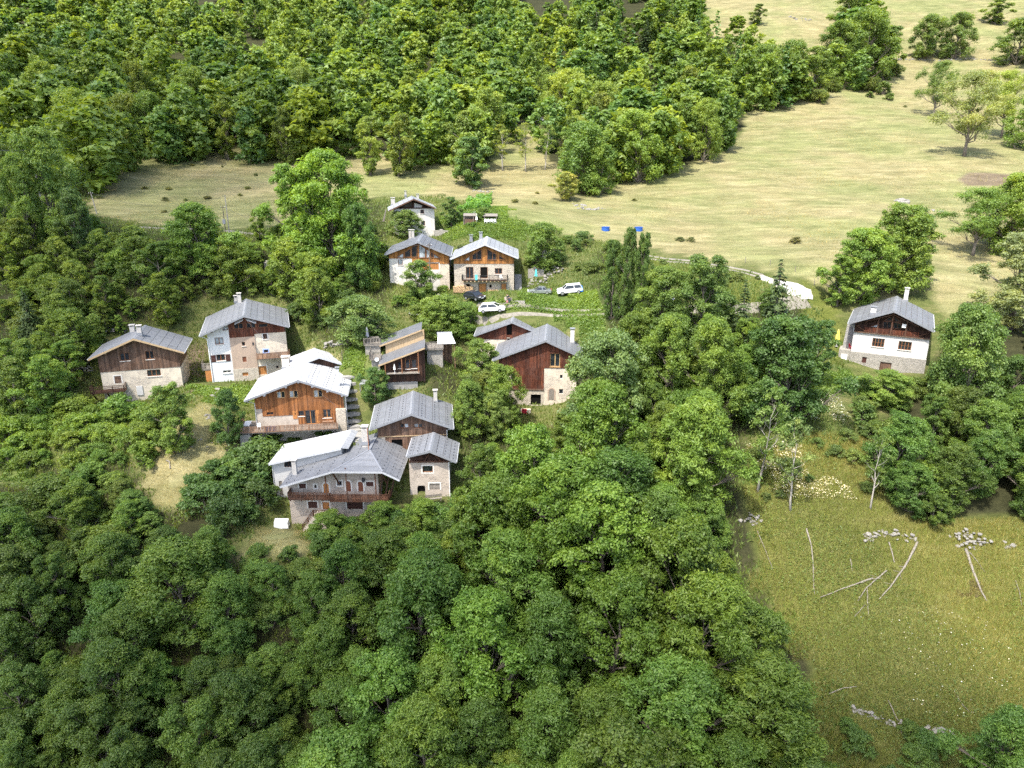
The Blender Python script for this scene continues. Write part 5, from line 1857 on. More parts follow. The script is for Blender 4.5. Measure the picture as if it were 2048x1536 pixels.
# ---- white house on the right
def house_right():
    h = House('chalet', 'white chalet with dark timber gable standing alone on the right', 8, 108, (1080, 520), 28.8, 1.2, (780, 1270))
    h.roof((490, 675), (1590, 780), 13.2, 'roof_grey', 7)
    x0, x1 = h.F((550, 860))[0], h.F((1525, 940))[0]
    zw = h.F((1040, 838))[1]
    zs = h.F((700, 1060))[1]
    h.window((795, 875), (952, 985), 4, frame='frame', bars=1); h.window((1130, 915), (1300, 1025), 4, frame='frame', bars=1)
    h.door((665, 1112), (722, 1190), 'shutter', 2, name='shutter', handle=False); h.door((890, 1180), (1040, 1290), 'wood_brown', 4, surround='m_clean')
    h.region('lower_wall', x0, x1, zs + .003, zw - .003, 'm_clean')
    h.region('stone_base', x0 - .05, x1 + .05, -5, zs, 'm_stone2', y=-.06, th=.46)
    h.region('gable_boards', x0, x1, zw, h.under, 'wood_dark', y=.5, th=.2, planks=.22, kind='stuff')
    y = .44
    h.polywin([(755, 740), (880, 745), (880, 690)], frame='wood_rail', y=y, glass='glass_pale'); h.polywin([(935, 750), (1040, 755), (1040, 665), (935, 665)], frame='wood_rail', y=y, mull=(((988, 752), (988, 665)),))
    h.polywin([(1065, 755), (1170, 765), (1170, 690), (1065, 672)], frame='wood_rail', y=y, mull=(((1118, 760), (1118, 680)),)); h.polywin([(940, 655), (1045, 655), (1045, 600)], frame='wood_rail', y=y)
    h.polywin([(1080, 660), (1170, 668), (1080, 600)], frame='wood_rail', y=y); h.polywin([(1225, 780), (1300, 788), (1225, 735)], frame='wood_rail', y=y)
    # gallery floor, rail, struts
    MB().box(x0, x1, -.25, .49, zw - .002, zw + .14).build('gallery_floor', M['wood_brown'], h.root)
    railing(h.root, [(x0 + 1.6, -.2, zw + .14), (x1 - 1.6, -.2, zw + .14)], .8, 'wood_red', 2, 2.2, balus=.2, bw=.16, name='gallery_railing')
    for xa, xb in ((x0 + .2, x0 + 1.8), (x1 - .2, x1 - 1.8)):
        MB().bar((xa, -.15, zw + 1.5 if abs(xa) > 9 else zw + 1.1), (xb, -.15, zw + .2), .13).build('strut', M['wood_rail'], h.root)
    for sx in (-1, 1):
        MB().bar((0, -.5, h.zp - .75), (sx * 3.6, -.5, h.under(sx * 3.6) - .45), .15).build('strut', M['wood_rail'], h.root)
    for x in (-1.9, 0, 2.0):
        MB().box(x - .09, x + .09, -.28, -.12, zw + .14, h.under(x)).build('gallery_post', M['wood_rail'], h.root)
    x, z = h.F((1205, 715), -.3)
    MB().box(x - .28, x + .28, -.42, -.33, z - .28, z + .28).build('satellite_panel', M['white'], h.root)
    h.shell(x0, x1, -5, 'm_clean', 11.5, zw, 'wood_dark')
    h.chimney((808, 550), -1, .8, .7, .8, 'm_clean', pot=True); h.chimney((1222, 385), 1, .62, .62, 1.8, 'm_clean')
    h.purlins([-5, -2.5, 0, 2.6, 5], 'wood_brown', .24)
    # side stair and terrace on the left
    st = MB()
    for i in range(12):
        st.box(x0 - 1.35, x0 - .08, 5.6 - i * .38, 5.6 - (i - 1) * .38, -1, zw + .2 - .21 * i)
    st.build('side_stair', M['concrete'], h.root)
    xT, zT = h.F((380, 1000), 1.0)
    tr = MB().box(xT, x0 - .09, .2, 3.4, -3.5, zT).build('terrace', M['m_stone2'], h.root)
    MB().box(xT + .4, xT + 1.3, .05, .18, zT - 1.9, zT - .7).build('cellar_hatch', M['white'], tr)
    parasol(h.W((h.F((340, 960), 2.0)[0], 2.0, zT)), 2.9, 'cloth_yellow', 'closed yellow parasol on the terrace of the white chalet')
    chair(h.W((xT + 1.6, 1.2, zT)), .5, 'red chair on the terrace beside the yellow parasol', mat='cloth_red')
    h.pipe([(h.eL[0], -h.ov + .1, h.eL[1] - .1), (x0 - .05, -.1, h.eL[1] - .7), (x0 - .05, -.1, zw)], .05)
    return h


HS = [f() for f in (house_left, house_white, house_orange, house_small_white_roof, house_brown_barn, house_small_stone, house_front, house_annex, house_shed, house_cabin,
                    house_back_barn, house_front_barn, house_twin_left, house_twin_right, house_top, house_right)]
# ------------------------------------------------------------------ trees and shrubs
FOOT = [(h.org, h.u, h.r) for h in HS]


def in_house(x, y, pad=1.0):
    for o, u, r in FOOT:
        d = np.array([x - o[0], y - o[1], 0])
        a, b = d @ u, d @ r
        if -7.5 - pad < a < 7.2 + pad and -2.2 - pad < b < 11 + pad:
            return True
    return False


MW, MH = 640, 560
_gx, _gy = np.meshgrid(np.arange(MW) * 4 - 200, np.arange(MH) * 4 - 200)
MASK = np.zeros((MH, MW), bool)
for ps in CAN.values():
    for p in ps:
        MASK |= inpoly(_gx, _gy, p)


def mask_at(x, y):
    i = np.clip(((np.asarray(y) + 200) / 4).astype(int), 0, MH - 1)
    j = np.clip(((np.asarray(x) + 200) / 4).astype(int), 0, MW - 1)
    return MASK[i, j]


PLACED = []         # x, y, crown radius
ang = np.linspace(0, 2 * np.pi, 16, endpoint=False)


def crown_ok(b, H, Rw, frac=.87):
    c = project(np.array([[b[0], b[1], b[2] + .56 * H]]))[0]
    rx, ry = 1.1 * Rw * FPX / c[2], .45 * H * FPX / c[2]
    m = mask_at(c[0] + rx * .9 * np.cos(ang), c[1] + ry * .95 * np.sin(ang))
    return m.mean() >= frac, c


def green(base, var=.14):
    k = min(1.25, max(.75, random.gauss(1, var)))
    hshift = min(.10, max(-.08, random.gauss(0, .05)))
    return (max(.02, base[0] * k * (1 + hshift * 1.3)), max(.03, base[1] * k), max(.008, base[2] * k * (1 - hshift)))


G_UP = (.112, .158, .026)
G_LEFT = (.092, .138, .022)
G_LOW = (.068, .116, .018)
G_PALE = (.16, .185, .055)
INDIV, FAR = [], []


def sow(zone, n, hr, protos, wr, base, sep=.60, dmax=1e9, frac=.87, box=None, tries=60, nm=None):
    polys = CAN[zone]
    P = np.array(polys[0])
    lo, hi = (P.min(0), P.max(0)) if box is None else (np.array(box[:2]), np.array(box[2:]))
    got = 0
    for _ in range(n * tries):
        if got >= n:
            break
        px, py = random.uniform(lo[0], hi[0]), random.uniform(lo[1], hi[1])
        if not mask_at(px, py) or not inpoly(np.array(px), np.array(py), polys[0]):
            continue
        H = random.uniform(*hr)
        pr = random.choice(protos)
        ws = random.uniform(*wr)
        Rw = pr['R'] * H / pr['H'] * ws
        b = hit(px, py, .56 * H)
        if b[1] > 640 or b[1] < 30 or in_house(b[0], b[1], Rw * .35):
            continue
        ok, c = crown_ok(b, H, Rw, frac)
        if not ok:
            continue
        if any((b[0] - q[0]) ** 2 + (b[1] - q[1]) ** 2 < (sep * (Rw + q[2])) ** 2 for q in PLACED):
            continue
        PLACED.append((b[0], b[1], Rw))
        got += 1
        (INDIV if c[2] < dmax else FAR).append((zone if nm is None else nm, pr, b, H, ws, green(base), c))
    print('sow', zone, n, got)
    return got


# hand-placed trees: crown centre x, top y, foot y (photo pixels), crown width px, prototype, colour, label, name
HAND = [
    (1928, 166, 313, 118, MID[1], (.145, .170, .065), 'pale yellow-green lone tree with bare trunk on the sunny right meadow', 'ash_tree', 1),
    (1866, 138, 236, 72, MID[3], (.085, .125, .035), 'dark green tree at the back left of the pale lone meadow tree', 'ash_tree', 1),
    (2003, 160, 276, 88, MID[0], (.15, .19, .035), 'bright green tree at the right meadow edge behind the pale lone tree', 'ash_tree', 1),
    (2052, 200, 300, 90, MID[4], (.10, .15, .03), 'leafy tree cut by the right picture edge above the lone tree shadow', 'ash_tree', 0),
    (1945, 390, 512, 128, MID[4], (.085, .135, .03), 'rounded tree standing alone on the meadow above the white chalet', 'ash_tree', 1),
    (2020, 362, 505, 140, MID[1], (.11, .155, .028), 'broad tree right of the rounded meadow tree', 'ash_tree', 0),
    (2018, 480, 660, 120, MID[3], (.14, .165, .075), 'grey-green feathery tree at the right edge above the white chalet', 'ash_tree', 0),
    (1772, 425, 585, 150, MID[4], (.10, .145, .03), 'tall broad tree directly behind the white chalet', 'ash_tree', 0),
    (1712, 470, 602, 120, MAPLE[0], (.105, .16, .03), 'light green maple behind the left eave of the white chalet', 'maple_tree', 0),
    (1815, 440, 565, 95, MID[2], (.085, .125, .03), 'darker tree at the right of the clump behind the white chalet', 'ash_tree', 0),
    (1672, 520, 615, 70, MID[2], (.10, .15, .03), 'slim leafy tree at the left of the clump behind the white chalet', 'ash_tree', 0),
    (1165, 262, 385, 118, MID[4], (.08, .13, .03), 'large rounded tree pushing out from the forest into the meadow', 'ash_tree', 0),
    (1200, 300, 390, 70, MID[1], (.11, .16, .03), 'lighter tree leaning on the right of the large rounded meadow tree', 'ash_tree', 0),
    (1130, 350, 402, 52, MID[0], (.17, .18, .05), 'low pale tree with bare twigs below the large rounded meadow tree', 'ash_tree', 0),
    (945, 285, 376, 70, MID[2], (.075, .125, .04), 'blue-green tree standing forward of the forest edge, left of centre', 'ash_tree', 0),
    (925, 235, 338, 85, MID[3], (.11, .15, .045), 'grey-green tree right behind the forward blue-green tree', 'ash_tree', 0),
    (1005, 258, 342, 46, THIN[0], (.13, .16, .035), 'thin pale-stemmed tree in the forest gap, left one of the pair', 'ash_tree', 1),
    (1052, 255, 344, 46, THIN[1], (.13, .16, .035), 'thin pale-stemmed tree in the forest gap, right one of the pair', 'ash_tree', 1),
    (1090, 258, 340, 44, THIN[0], (.10, .14, .035), 'thin dark tree at the right end of the forest gap', 'ash_tree', 0),
    (543, 232, 314, 48, MID[2], (.105, .15, .035), 'small pale tree standing just below the forest edge on the left meadow', 'ash_tree', 1),
    (668, 330, 560, 175, MID[0], (.092, .155, .024), 'tall bright green ash behind the left of the twin chalets', 'ash_tree', 0),
    (605, 350, 555, 115, MID[3], (.098, .160, .026), 'bright ash joined to the left of the tall bright ash', 'ash_tree', 0),
    (722, 420, 575, 90, MID[4], (.06, .11, .026), 'dark tree between the tall bright ash and the left twin chalet', 'ash_tree', 0),
    (110, 282, 500, 120, MID[2], (.100, .150, .035), 'tall feathery tree rising at the left end of the mown meadow', 'ash_tree', 0),
    (75, 330, 520, 90, MID[0], (.09, .14, .03), 'leafy tree left of the tall feathery tree by the mown meadow', 'ash_tree', 0),
    (165, 390, 520, 70, MID[2], (.06, .10, .03), 'dark slim tree right of the tall feathery tree', 'ash_tree', 0),
    (410, 420, 560, 130, MID[0], (.082, .138, .026), 'leafy tree below the utility poles on the left slope', 'ash_tree', 0),
    (522, 424, 490, 36, MID[2], (.11, .16, .03), 'small bushy tree beside the path between utility poles and tall ash', 'ash_tree', 0),
    (1210, 672, 905, 178, MAPLE[1], (.088, .130, .045), 'dense rounded grey-green maple beside the large red-brown barn', 'maple_tree', 0),
    (358, 770, 905, 80, NEAR[3], (.085, .130, .028), 'slender multi-stemmed tree on the small lawn below the brown house', 'ash_tree', 0),
    (459, 780, 890, 62, NEAR[2], (.050, .092, .026), 'dense dark tree on the lawn left of the orange chalet deck', 'ash_tree', 0),
    (1515, 770, 985, 85, THIN[0], (.085, .13, .03), 'tall thin tree with bare pale trunk at the edge of the flowery slope', 'ash_tree', 1),
    (1580, 840, 1025, 80, THIN[1], (.10, .135, .045), 'sparse grey-stemmed tree among the white flowers', 'ash_tree', 1),
    (1740, 860, 1020, 60, THIN[1], (.08, .12, .03), 'bare-stemmed sapling at the right of the flowery slope', 'ash_tree', 1),
    (1538, 522, 745, 118, SPRUCE[0], (.052, .080, .028), 'dark spruce beside the gravel road bend', 'spruce_tree', 0),
    (1572, 645, 845, 185, MAPLE[0], (.044, .082, .020), 'broad dark tree below the gravel road bend', 'maple_tree', 0),
    (1625, 645, 770, 72, MID[2], (.055, .098, .024), 'dark tree left of the white chalet terrace', 'ash_tree', 0),
    (1222, 492, 640, 42, NEAR[3], (.060, .100, .024), 'left one of three slim pointed trees beside the white and blue car', 'ash_tree', 0),
    (1249, 470, 645, 46, NEAR[3], (.058, .096, .024), 'tallest, middle one of three slim pointed trees beside the white and blue car', 'ash_tree', 0),
    (1277, 480, 648, 44, NEAR[3], (.060, .100, .024), 'right one of three slim pointed trees beside the white and blue car', 'ash_tree', 0),
    (1195, 30, 105, 60, SPRUCE[1], (.045, .075, .030), 'dark conifer in the upper forest, left one of two', 'spruce_tree', 0),
    (1290, 45, 110, 48, SPRUCE[0], (.045, .075, .030), 'dark conifer in the upper forest, right one of two', 'spruce_tree', 0),
    (70, 580, 690, 70, SPRUCE[1], (.05, .08, .028), 'dark conifer on the left slope above the brown house', 'spruce_tree', 0),
    (1910, 40, 118, 70, MID[1], (.09, .13, .035), 'broad tree on the high right pasture wall', 'ash_tree', 0),
    (1850, 45, 118, 75, MID[4], (.085, .125, .035), 'tree left of the broad tree on the high right pasture wall', 'ash_tree', 0),
    (2030, 50, 130, 90, MID[1], (.08, .12, .03), 'dark tree at the right edge on the high pasture wall', 'ash_tree', 0),
    (1990, 5, 50, 50, MID[2], (.10, .14, .04), 'small tree at the top right corner of the pasture', 'ash_tree', 0),
    (1512, 15, 50, 32, MID[2], (.09, .125, .04), 'small round tree alone on the high pasture beside the forest', 'ash_tree', 0),
    (1985, 1400, 1600, 170, NEAR[0], (.062, .115, .024), 'leafy tree top rising at the bottom right corner', 'ash_tree', 0),
    (720, 600, 690, 120, MID[4], (.075, .115, .035), 'spreading shrubby tree above the stairway', 'ash_tree', 0),
    (845, 525, 600, 75, MID[0], (.08, .125, .03), 'bushy tree in front of the left twin chalet beside the dark pole', 'ash_tree', 0),
    (810, 425, 475, 62, MID[4], (.085, .125, .035), 'dense bushy tree in front of the uppermost house', 'ash_tree', 0),
    (1085, 455, 540, 85, MID[4], (.085, .13, .03), 'bushy tree right of the twin chalets behind the stone ruin', 'ash_tree', 0),
    (903, 400, 455, 40, MID[2], (.065, .105, .03), 'slim bushy tree between the uppermost house and the vegetable garden', 'ash_tree', 0),
    (885, 600, 680, 95, MID[4], (.092, .135, .028), 'bushy yellow-green tree below the dark car', 'ash_tree', 0),
    (1520, 105, 202, 84, MID[1], (.088, .130, .028), 'dense tree at the left of the belt crossing to the high pasture', 'ash_tree', 0),
    (1572, 100, 200, 84, MID[4], (.085, .128, .028), 'second tree of the belt crossing to the high pasture', 'ash_tree', 0),
    (1622, 108, 198, 76, MID[3], (.092, .132, .030), 'third tree of the belt crossing to the high pasture', 'ash_tree', 0),
    (1668, 62, 165, 92, MID[1], (.078, .118, .026), 'broad dark tree where the belt meets the high pasture', 'ash_tree', 0),
    (1725, 40, 165, 105, MID[4], (.080, .122, .026), 'broadest tree at the right end of the belt on the high pasture', 'ash_tree', 0),
    (1765, 70, 160, 62, MID[2], (.085, .125, .030), 'slim tree closing the right end of the belt on the high pasture', 'ash_tree', 0),
    (1690, -5, 75, 75, MID[3], (.095, .135, .032), 'light tree rising above the belt at the top picture edge', 'ash_tree', 0),
    (1480, 565, 720, 80, SPRUCE[1], (.050, .080, .028), 'dark spruce left of the one beside the gravel bend', 'spruce_tree', 0),
    (1400, 520, 690, 110, NEAR[3], (.070, .112, .028), 'tall slim dark tree in the hedge below the track', 'ash_tree', 0),
    (1330, 545, 690, 120, NEAR[0], (.085, .128, .030), 'leafy hedge tree hiding the white van', 'ash_tree', 0),
    (662, 1022, 1088, 78, NEAR[2], (.078, .122, .020), 'leafy bush against the outside stair of the front house', 'hazel_bush', 0),
    (770, 1005, 1075, 85, NEAR[1], (.072, .118, .020), 'leafy bush before the right half of the front house', 'hazel_bush', 0),
    (845, 1000, 1070, 90, NEAR[4], (.082, .128, .020), 'broad bush below the archway of the small stone house', 'hazel_bush', 0),
    (1002, 735, 858, 88, NEAR[1], (.088, .130, .024), 'leafy tree covering the lower left corner of the large red-brown barn', 'ash_tree', 0),
    (942, 765, 872, 92, NEAR[4], (.082, .124, .026), 'leafy tree right of the brown timber barn', 'ash_tree', 0),
    (958, 682, 780, 76, NEAR[2], (.090, .132, .026), 'leafy tree before the stone wall of the back barn', 'ash_tree', 0),
    (1915, 625, 850, 150, MAPLE[1], (.075, .118, .028), 'large rounded tree overlapping the right corner of the white chalet', 'maple_tree', 0),
    (1768, 742, 812, 88, NEAR[2], (.10, .150, .030), 'bright leafy bush against the stone base of the white chalet', 'hazel_bush', 0),
    (752, 742, 815, 58, NEAR[2], (.055, .100, .026), 'dense dark green bush right of the stone stairway', 'hazel_bush', 0),
    (1330, 640, 820, 130, NEAR[1], (.088, .132, .026), 'tall leafy tree right of the rounded grey-green maple', 'ash_tree', 0),
    (1420, 650, 850, 140, NEAR[0], (.085, .130, .026), 'tall feathery tree in the middle of the wood right of the barns', 'ash_tree', 0),
    (1385, 800, 1040, 170, NEAR[5], (.095, .145, .026), 'tall bright feathery ash in the wood right of the barns', 'ash_tree', 0),
    (935, 610, 680, 60, MID[1], (.085, .135, .028), 'bushy tree just below the white estate car', 'ash_tree', 0),
]
for (px, yt, yb, w, pr, c, lab, nm, key) in HAND:
    c = (c[0] * 1.1, c[1] * 1.1, c[2])
    if key and pr in MID:
        pr = OPEN[px % 2]
    elif pr in MID and yb - yt > 125:
        pr = NEAR[MID.index(pr)]
    b = hit(px, yb)
    D = project(b[None])[0][2]
    s = FPX / D
    H = (yb - yt) / s / .97
    ws = (w / 2 / s) / (pr['R'] * H / pr['H'])
    o = plant(pr, b[0], b[1], H, ws, c, name=nm)
    tag(o, lab, {'spruce_tree': 'conifer', 'hazel_bush': 'bush'}.get(nm, 'tree'))
    PLACED.append((b[0], b[1], w / 2 / s))

sow('yard', 9, (4.5, 7.5), NEAR, (.75, 1.0), (.092, .132, .030), sep=.5, frac=.8)
sow('low', 9, (13, 16.5), NEAR[:3] + NEAR[4:], (.85, 1.1), (.084, .136, .018), sep=.5, box=(980, 850, 1500, 1330))
sow('low', 30, (8, 14), NEAR[:3] + NEAR[4:], (.9, 1.2), G_LOW, sep=.52, box=(600, 1000, 1700, 1640))
sow('low', 26, (6, 11.5), NEAR, (.9, 1.25), (.062, .106, .018), box=(-40, 960, 640, 1640), sep=.48)
sow('low', 18, (7, 11), NEAR, (.85, 1.15), (.080, .126, .020), box=(900, 640, 1680, 1120), sep=.50)
sow('low', 26, (5, 7.5), NEAR, (.95, 1.3), (.070, .114, .018), sep=.42, frac=.85)
sow('right', 16, (6, 10), NEAR, (.9, 1.2), (.066, .108, .019), sep=.45, frac=.82, box=(1700, 600, 2140, 1070))
sow('left', 46, (6, 10.5), MID, (.9, 1.25), G_LEFT, sep=.46, frac=.82)
sow('upper', 42, (14, 21), MID, (.75, 1.0), G_UP, sep=.46, box=(-40, 170, 1520, 400), frac=.8)
sow('low', 22, (2.6, 4.5), NEAR[1:] + THICKET, (1.1, 1.5), (.070, .112, .019), sep=.38, frac=.75, box=(-40, 930, 340, 1100), nm='hazel_low')
sow('low', 70, (3.0, 5.5), NEAR[1:] + THICKET, (1.0, 1.4), (.070, .112, .019), sep=.38, frac=.82, nm='hazel_low')
sow('left', 72, (2.8, 5), MID[1:] + THICKET, (1.0, 1.4), G_LEFT, sep=.40, frac=.80, nm='hazel_left')
sow('right', 29, (3, 5.5), NEAR[1:] + THICKET, (1.0, 1.4), (.066, .108, .019), sep=.38, frac=.80, nm='hazel_right')
sow('upper', 700, (10, 21), MID, (.9, 1.3), G_UP, sep=.37, dmax=1, frac=.80, tries=30)
FAR = [t for t in FAR if t[6][1] > -.42 * t[3] * FPX / t[6][2] - 12]
print('individual trees', len(INDIV), 'far', len(FAR), 'hand', len(HAND))

# each individual tree gets its place in its row in its label
ORD = ['first', 'second', 'third', 'fourth', 'fifth', 'sixth', 'seventh', 'eighth', 'ninth', 'tenth', 'eleventh', 'twelfth', 'thirteenth', 'fourteenth', 'fifteenth', 'sixteenth',
       'seventeenth', 'eighteenth', 'nineteenth', 'twentieth', 'twenty-first', 'twenty-second', 'twenty-third', 'twenty-fourth', 'twenty-fifth', 'twenty-sixth', 'twenty-seventh', 'twenty-eighth', 'twenty-ninth', 'thirtieth']
ROWN = {'upper': ['front row of the upper forest', 'second row of the upper forest'],
        'left': ['lowest row of the wooded left slope', 'second row up the wooded left slope', 'third row up the wooded left slope', 'fourth row up the wooded left slope', 'top row of the wooded left slope'],
        'low': ['lowest row of the foreground wood', 'second row up the foreground wood', 'third row up the foreground wood', 'fourth row up the foreground wood', 'fifth row up the foreground wood', 'sixth row up the foreground wood', 'seventh row up the foreground wood', 'top row of the foreground wood'],
        'yard': ['yard trees before the red-brown barns'], 'right': ['lower row of the right-edge wood', 'upper row of the right-edge wood'],
        'hazel_low': ['lowest hazel row of the foreground', 'second hazel row of the foreground', 'third hazel row of the foreground', 'fourth hazel row of the foreground', 'upper hazel row of the foreground'],
        'hazel_left': ['lowest hazel row of the left slope', 'second hazel row of the left slope', 'third hazel row of the left slope', 'upper hazel row of the left slope'],
        'hazel_right': ['hazel row below the white chalet']}
for zone, rows in ROWN.items():
    T = sorted([t for t in INDIV if t[0] == zone], key=lambda t: t[6][2])
    n = len(rows)
    for ri in range(n):
        row = sorted(T[len(T) * ri // n:len(T) * (ri + 1) // n], key=lambda t: t[6][0])
        for k, (z_, pr, b, H, ws, c, cc) in enumerate(row):
            hz = zone.startswith('hazel')
            o = plant(pr, b[0], b[1], H, ws, c, name='hazel_bush' if hz else 'ash_tree')
            tone = 'yellow-green' if c[0] / c[1] > .70 else ('dark green' if c[1] < .105 else 'mid green')
            tag(o, '%s %s, %s from left in the %s' % (tone, 'bush' if hz else 'tree', ORD[min(k, 29)], rows[ri]), 'bush' if hz else 'tree', {'hazel_low': 'hazel bushes of the foreground wood', 'hazel_left': 'hazel bushes of the left slope', 'hazel_right': 'hazel bushes below the white chalet','upper': 'trees of the forest above the meadow', 'left': 'trees of the wooded left slope', 'low': 'trees of the foreground wood',
                'yard': 'yard trees before the barns', 'right': 'trees of the wood below the white chalet'}[zone])

# distant forest: trees past the ones told apart, one mass
arr = []
for p in FARP:
    me = p['crown']
    v = np.empty(len(me.vertices) * 3, np.float32); me.vertices.foreach_get('co', v)
    t = np.empty(len(me.polygons), np.float32); me.attributes['tint'].data.foreach_get('value', t)
    arr.append((v.reshape(-1, 3), t, p['H'], p['R']))
me = FARS['crown']
v = np.empty(len(me.vertices) * 3, np.float32); me.vertices.foreach_get('co', v)
t = np.empty(len(me.polygons), np.float32); me.attributes['tint'].data.foreach_get('value', t)
farsp = (leaf_tris(v.reshape(-1, 3))[0], t * .5, FARS['H'], FARS['R'])
print('far tris', [len(a[1]) for a in arr], len(t))
VV, TT, HU = [], [], []
for (z_, pr, b, H, ws, c, cc) in FAR:
    sp = random.random() < (.16 if 1080 < cc[0] < 1450 and cc[1] < 170 else .03)
    v, t, h0, r0 = farsp if sp else random.choice(arr)
    if sp:
        H *= 1.15
    s = H / h0
    w = s * ws * pr['R'] / pr['H'] * h0 / r0 if not sp else s
    a = random.uniform(0, 6.28)
    q = np.stack([(v[:, 0] * math.cos(a) - v[:, 1] * math.sin(a)) * w, (v[:, 0] * math.sin(a) + v[:, 1] * math.cos(a)) * w, v[:, 2] * s], -1) + b
    VV.append(q)
    TT.append(np.clip(t + random.gauss(-.05, .24), 0, 1))
    HU.append(np.full(len(t), min(1.0, max(0.0, random.gauss(.25, .35) if not sp else 1.0))))
if VV:
    V = np.concatenate(VV)
    o = link('forest', mesh_np('forest', V, np.arange(len(V)).reshape(-1, 3), M['leaf'], face_attrs=dict(tint=np.concatenate(TT), hue=np.concatenate(HU))))
    o.color = (*G_UP, 1)
    tag(o, 'mass of mixed broadleaf forest high on the hillside', 'forest', kind='stuff')

# ------------------------------------------------------------------ shrubs
SHZ = [('on the slope below the brown house', PL('20 805 180 835 330 835 300 900 285 960 230 930 0 960'), 30, (1.6, 3.6), G_LEFT),
       ('between the white house and the cabin terrace', PL('590 620 720 600 760 640 735 668 640 675 590 650'), 14, (1.5, 3.2), (.075, .115, .032)),
       ('beside the left twin chalet', PL('738 470 768 470 768 560 745 600 735 560'), 7, (1.5, 3), G_LEFT),
       ('below the left twin chalet', PL('770 575 880 590 925 625 930 650 880 660 800 640'), 14, (1.4, 2.8), (.09, .135, .03)),
       ('in the rough garden above the parked cars', PL('1050 475 1180 480 1290 530 1240 570 1060 555'), 17, (1.0, 2.4), (.095, .13, .035)),
       ('in the thicket left of the front house', PL('395 960 540 930 545 1035 470 1075 400 1010'), 17, (2.4, 4.2), (.058, .098, .026)),
       ('under the deck of the orange chalet', PL('530 885 680 858 670 900 560 940 512 925'), 12, (1.4, 2.6), (.085, .135, .028)),
       ('below the white chalet', PL('1690 775 1840 775 1830 860 1720 880 1640 800'), 12, (1.4, 2.8), (.085, .125, .03)),
       ('on the flowery slope', PL('1480 890 1720 870 1780 1020 1520 1030'), 14, (.8, 1.8), (.095, .125, .035)),
       ('on the overgrown left slope', PL('60 560 420 500 560 520 560 580 400 600 200 660 120 780 60 780'), 38, (1.4, 3.2), (.085, .122, .03)),
       ('along the stairway', PL('690 770 705 770 715 870 700 880'), 7, (.8, 1.5), (.07, .11, .028)),
       ('in front of the front house', PL('620 1110 700 1060 790 1040 880 1040 980 1040 960 1090 760 1100'), 16, (1.8, 3.6), (.066, .116, .026)),
       ('by the uppermost house garden', PL('880 440 920 420 1010 430 1020 455 900 470'), 8, (.9, 2.0), (.08, .13, .03)),
       ('below the small lawn of the front house', PL('490 1120 640 1120 660 1230 560 1270 480 1200'), 18, (1.2, 2.8), (.080, .120, .026)),
       ('on the high right pasture', PL('1620 150 1790 150 1780 215 1620 210'), 10, (2.2, 5), (.09, .125, .035)),
       ('beside the twin-rut track', PL('1290 520 1530 556 1520 600 1310 545'), 9, (.8, 1.8), (.10, .13, .04)),
       ('in the bottom right meadow corner', PL('1690 1440 2060 1480 2060 1560 1700 1560'), 7, (1.0, 2.0), (.07, .115, .026))]
for where, poly, n, hr, base in SHZ:
    P = np.array(poly)
    got = []
    for _ in range(n * 30):
        if len(got) >= n:
            break
        px, py = random.uniform(P[:, 0].min(), P[:, 0].max()), random.uniform(P[:, 1].min(), P[:, 1].max())
        if not inpoly(np.array(px), np.array(py), poly):
            continue
        b = hit(px, py)
        if in_house(b[0], b[1], -2.6 if 'deck' in where else .6):
            continue
        H = random.uniform(*hr)
        pr = random.choice(SHRUB + (THICKET if H > 2.4 else []))
        if any((b[0] - q[0]) ** 2 + (b[1] - q[1]) ** 2 < (.5 * (q[2] + pr['R'] * H / pr['H'])) ** 2 for q in [g[3] for g in got]):
            continue
        got.append((px, py, (pr, H), (b[0], b[1], pr['R'] * H / pr['H'])))
    for k, (px, py, (pr, H), b) in enumerate(sorted(got)):
        c = green((base[0] * .92, base[1] * .96, base[2] * .85))
        tone = 'yellow-green' if c[0] / c[1] > .74 else ('dark green' if c[1] < .11 else 'mid green')
        o = plant(pr, b[0], b[1], H, random.uniform(.9, 1.25), c, name='shrub', dz=-.1)
        tag(o, '%s %s shrub, %s from left %s' % ('tall' if H > (hr[0] + hr[1]) / 2 else 'low', tone, ORD[min(k, 29)] if k < 30 else '%dth' % (k + 1), where), 'shrub', 'shrubs ' + where)
for i, (px, py, h) in enumerate([(330, 402, .9), (372, 402, .7), (290, 378, .7), (338, 380, .8), (415, 398, .8), (480, 392, .7), (512, 352, .8), (445, 335, .6), (385, 332, .6), (495, 378, .7), (200, 397, .9), (215, 370, .6),
                                 (1070, 408, .7), (1075, 388, .6), (1360, 483, .9), (1382, 484, 1.0), (1592, 485, 1.2), (1268, 402, .6), (1030, 405, .8), (330, 425, .6), (1580, 185, 1.2), (1810, 215, .8)]):
    b = hit(px, py)
    o = plant(random.choice(SHRUB), b[0], b[1], h, random.uniform(1.0, 1.6), green((.12, .13, .045)), name='grass_tussock', dz=-.1)
    tag(o, 'olive grass tussock on the mown meadow, %s of the tussocks from left' % ORD[sorted([q[0] for q in [(330,), (372,), (290,), (338,), (415,), (480,), (512,), (445,), (385,), (495,), (200,), (215,), (1070,), (1075,), (1360,), (1382,), (1592,), (1268,), (1030,), (330.5,), (1580,), (1810,)]]).index(px if i != 19 else 330.5)], 'tussock', 'tussocks on the mown meadow')


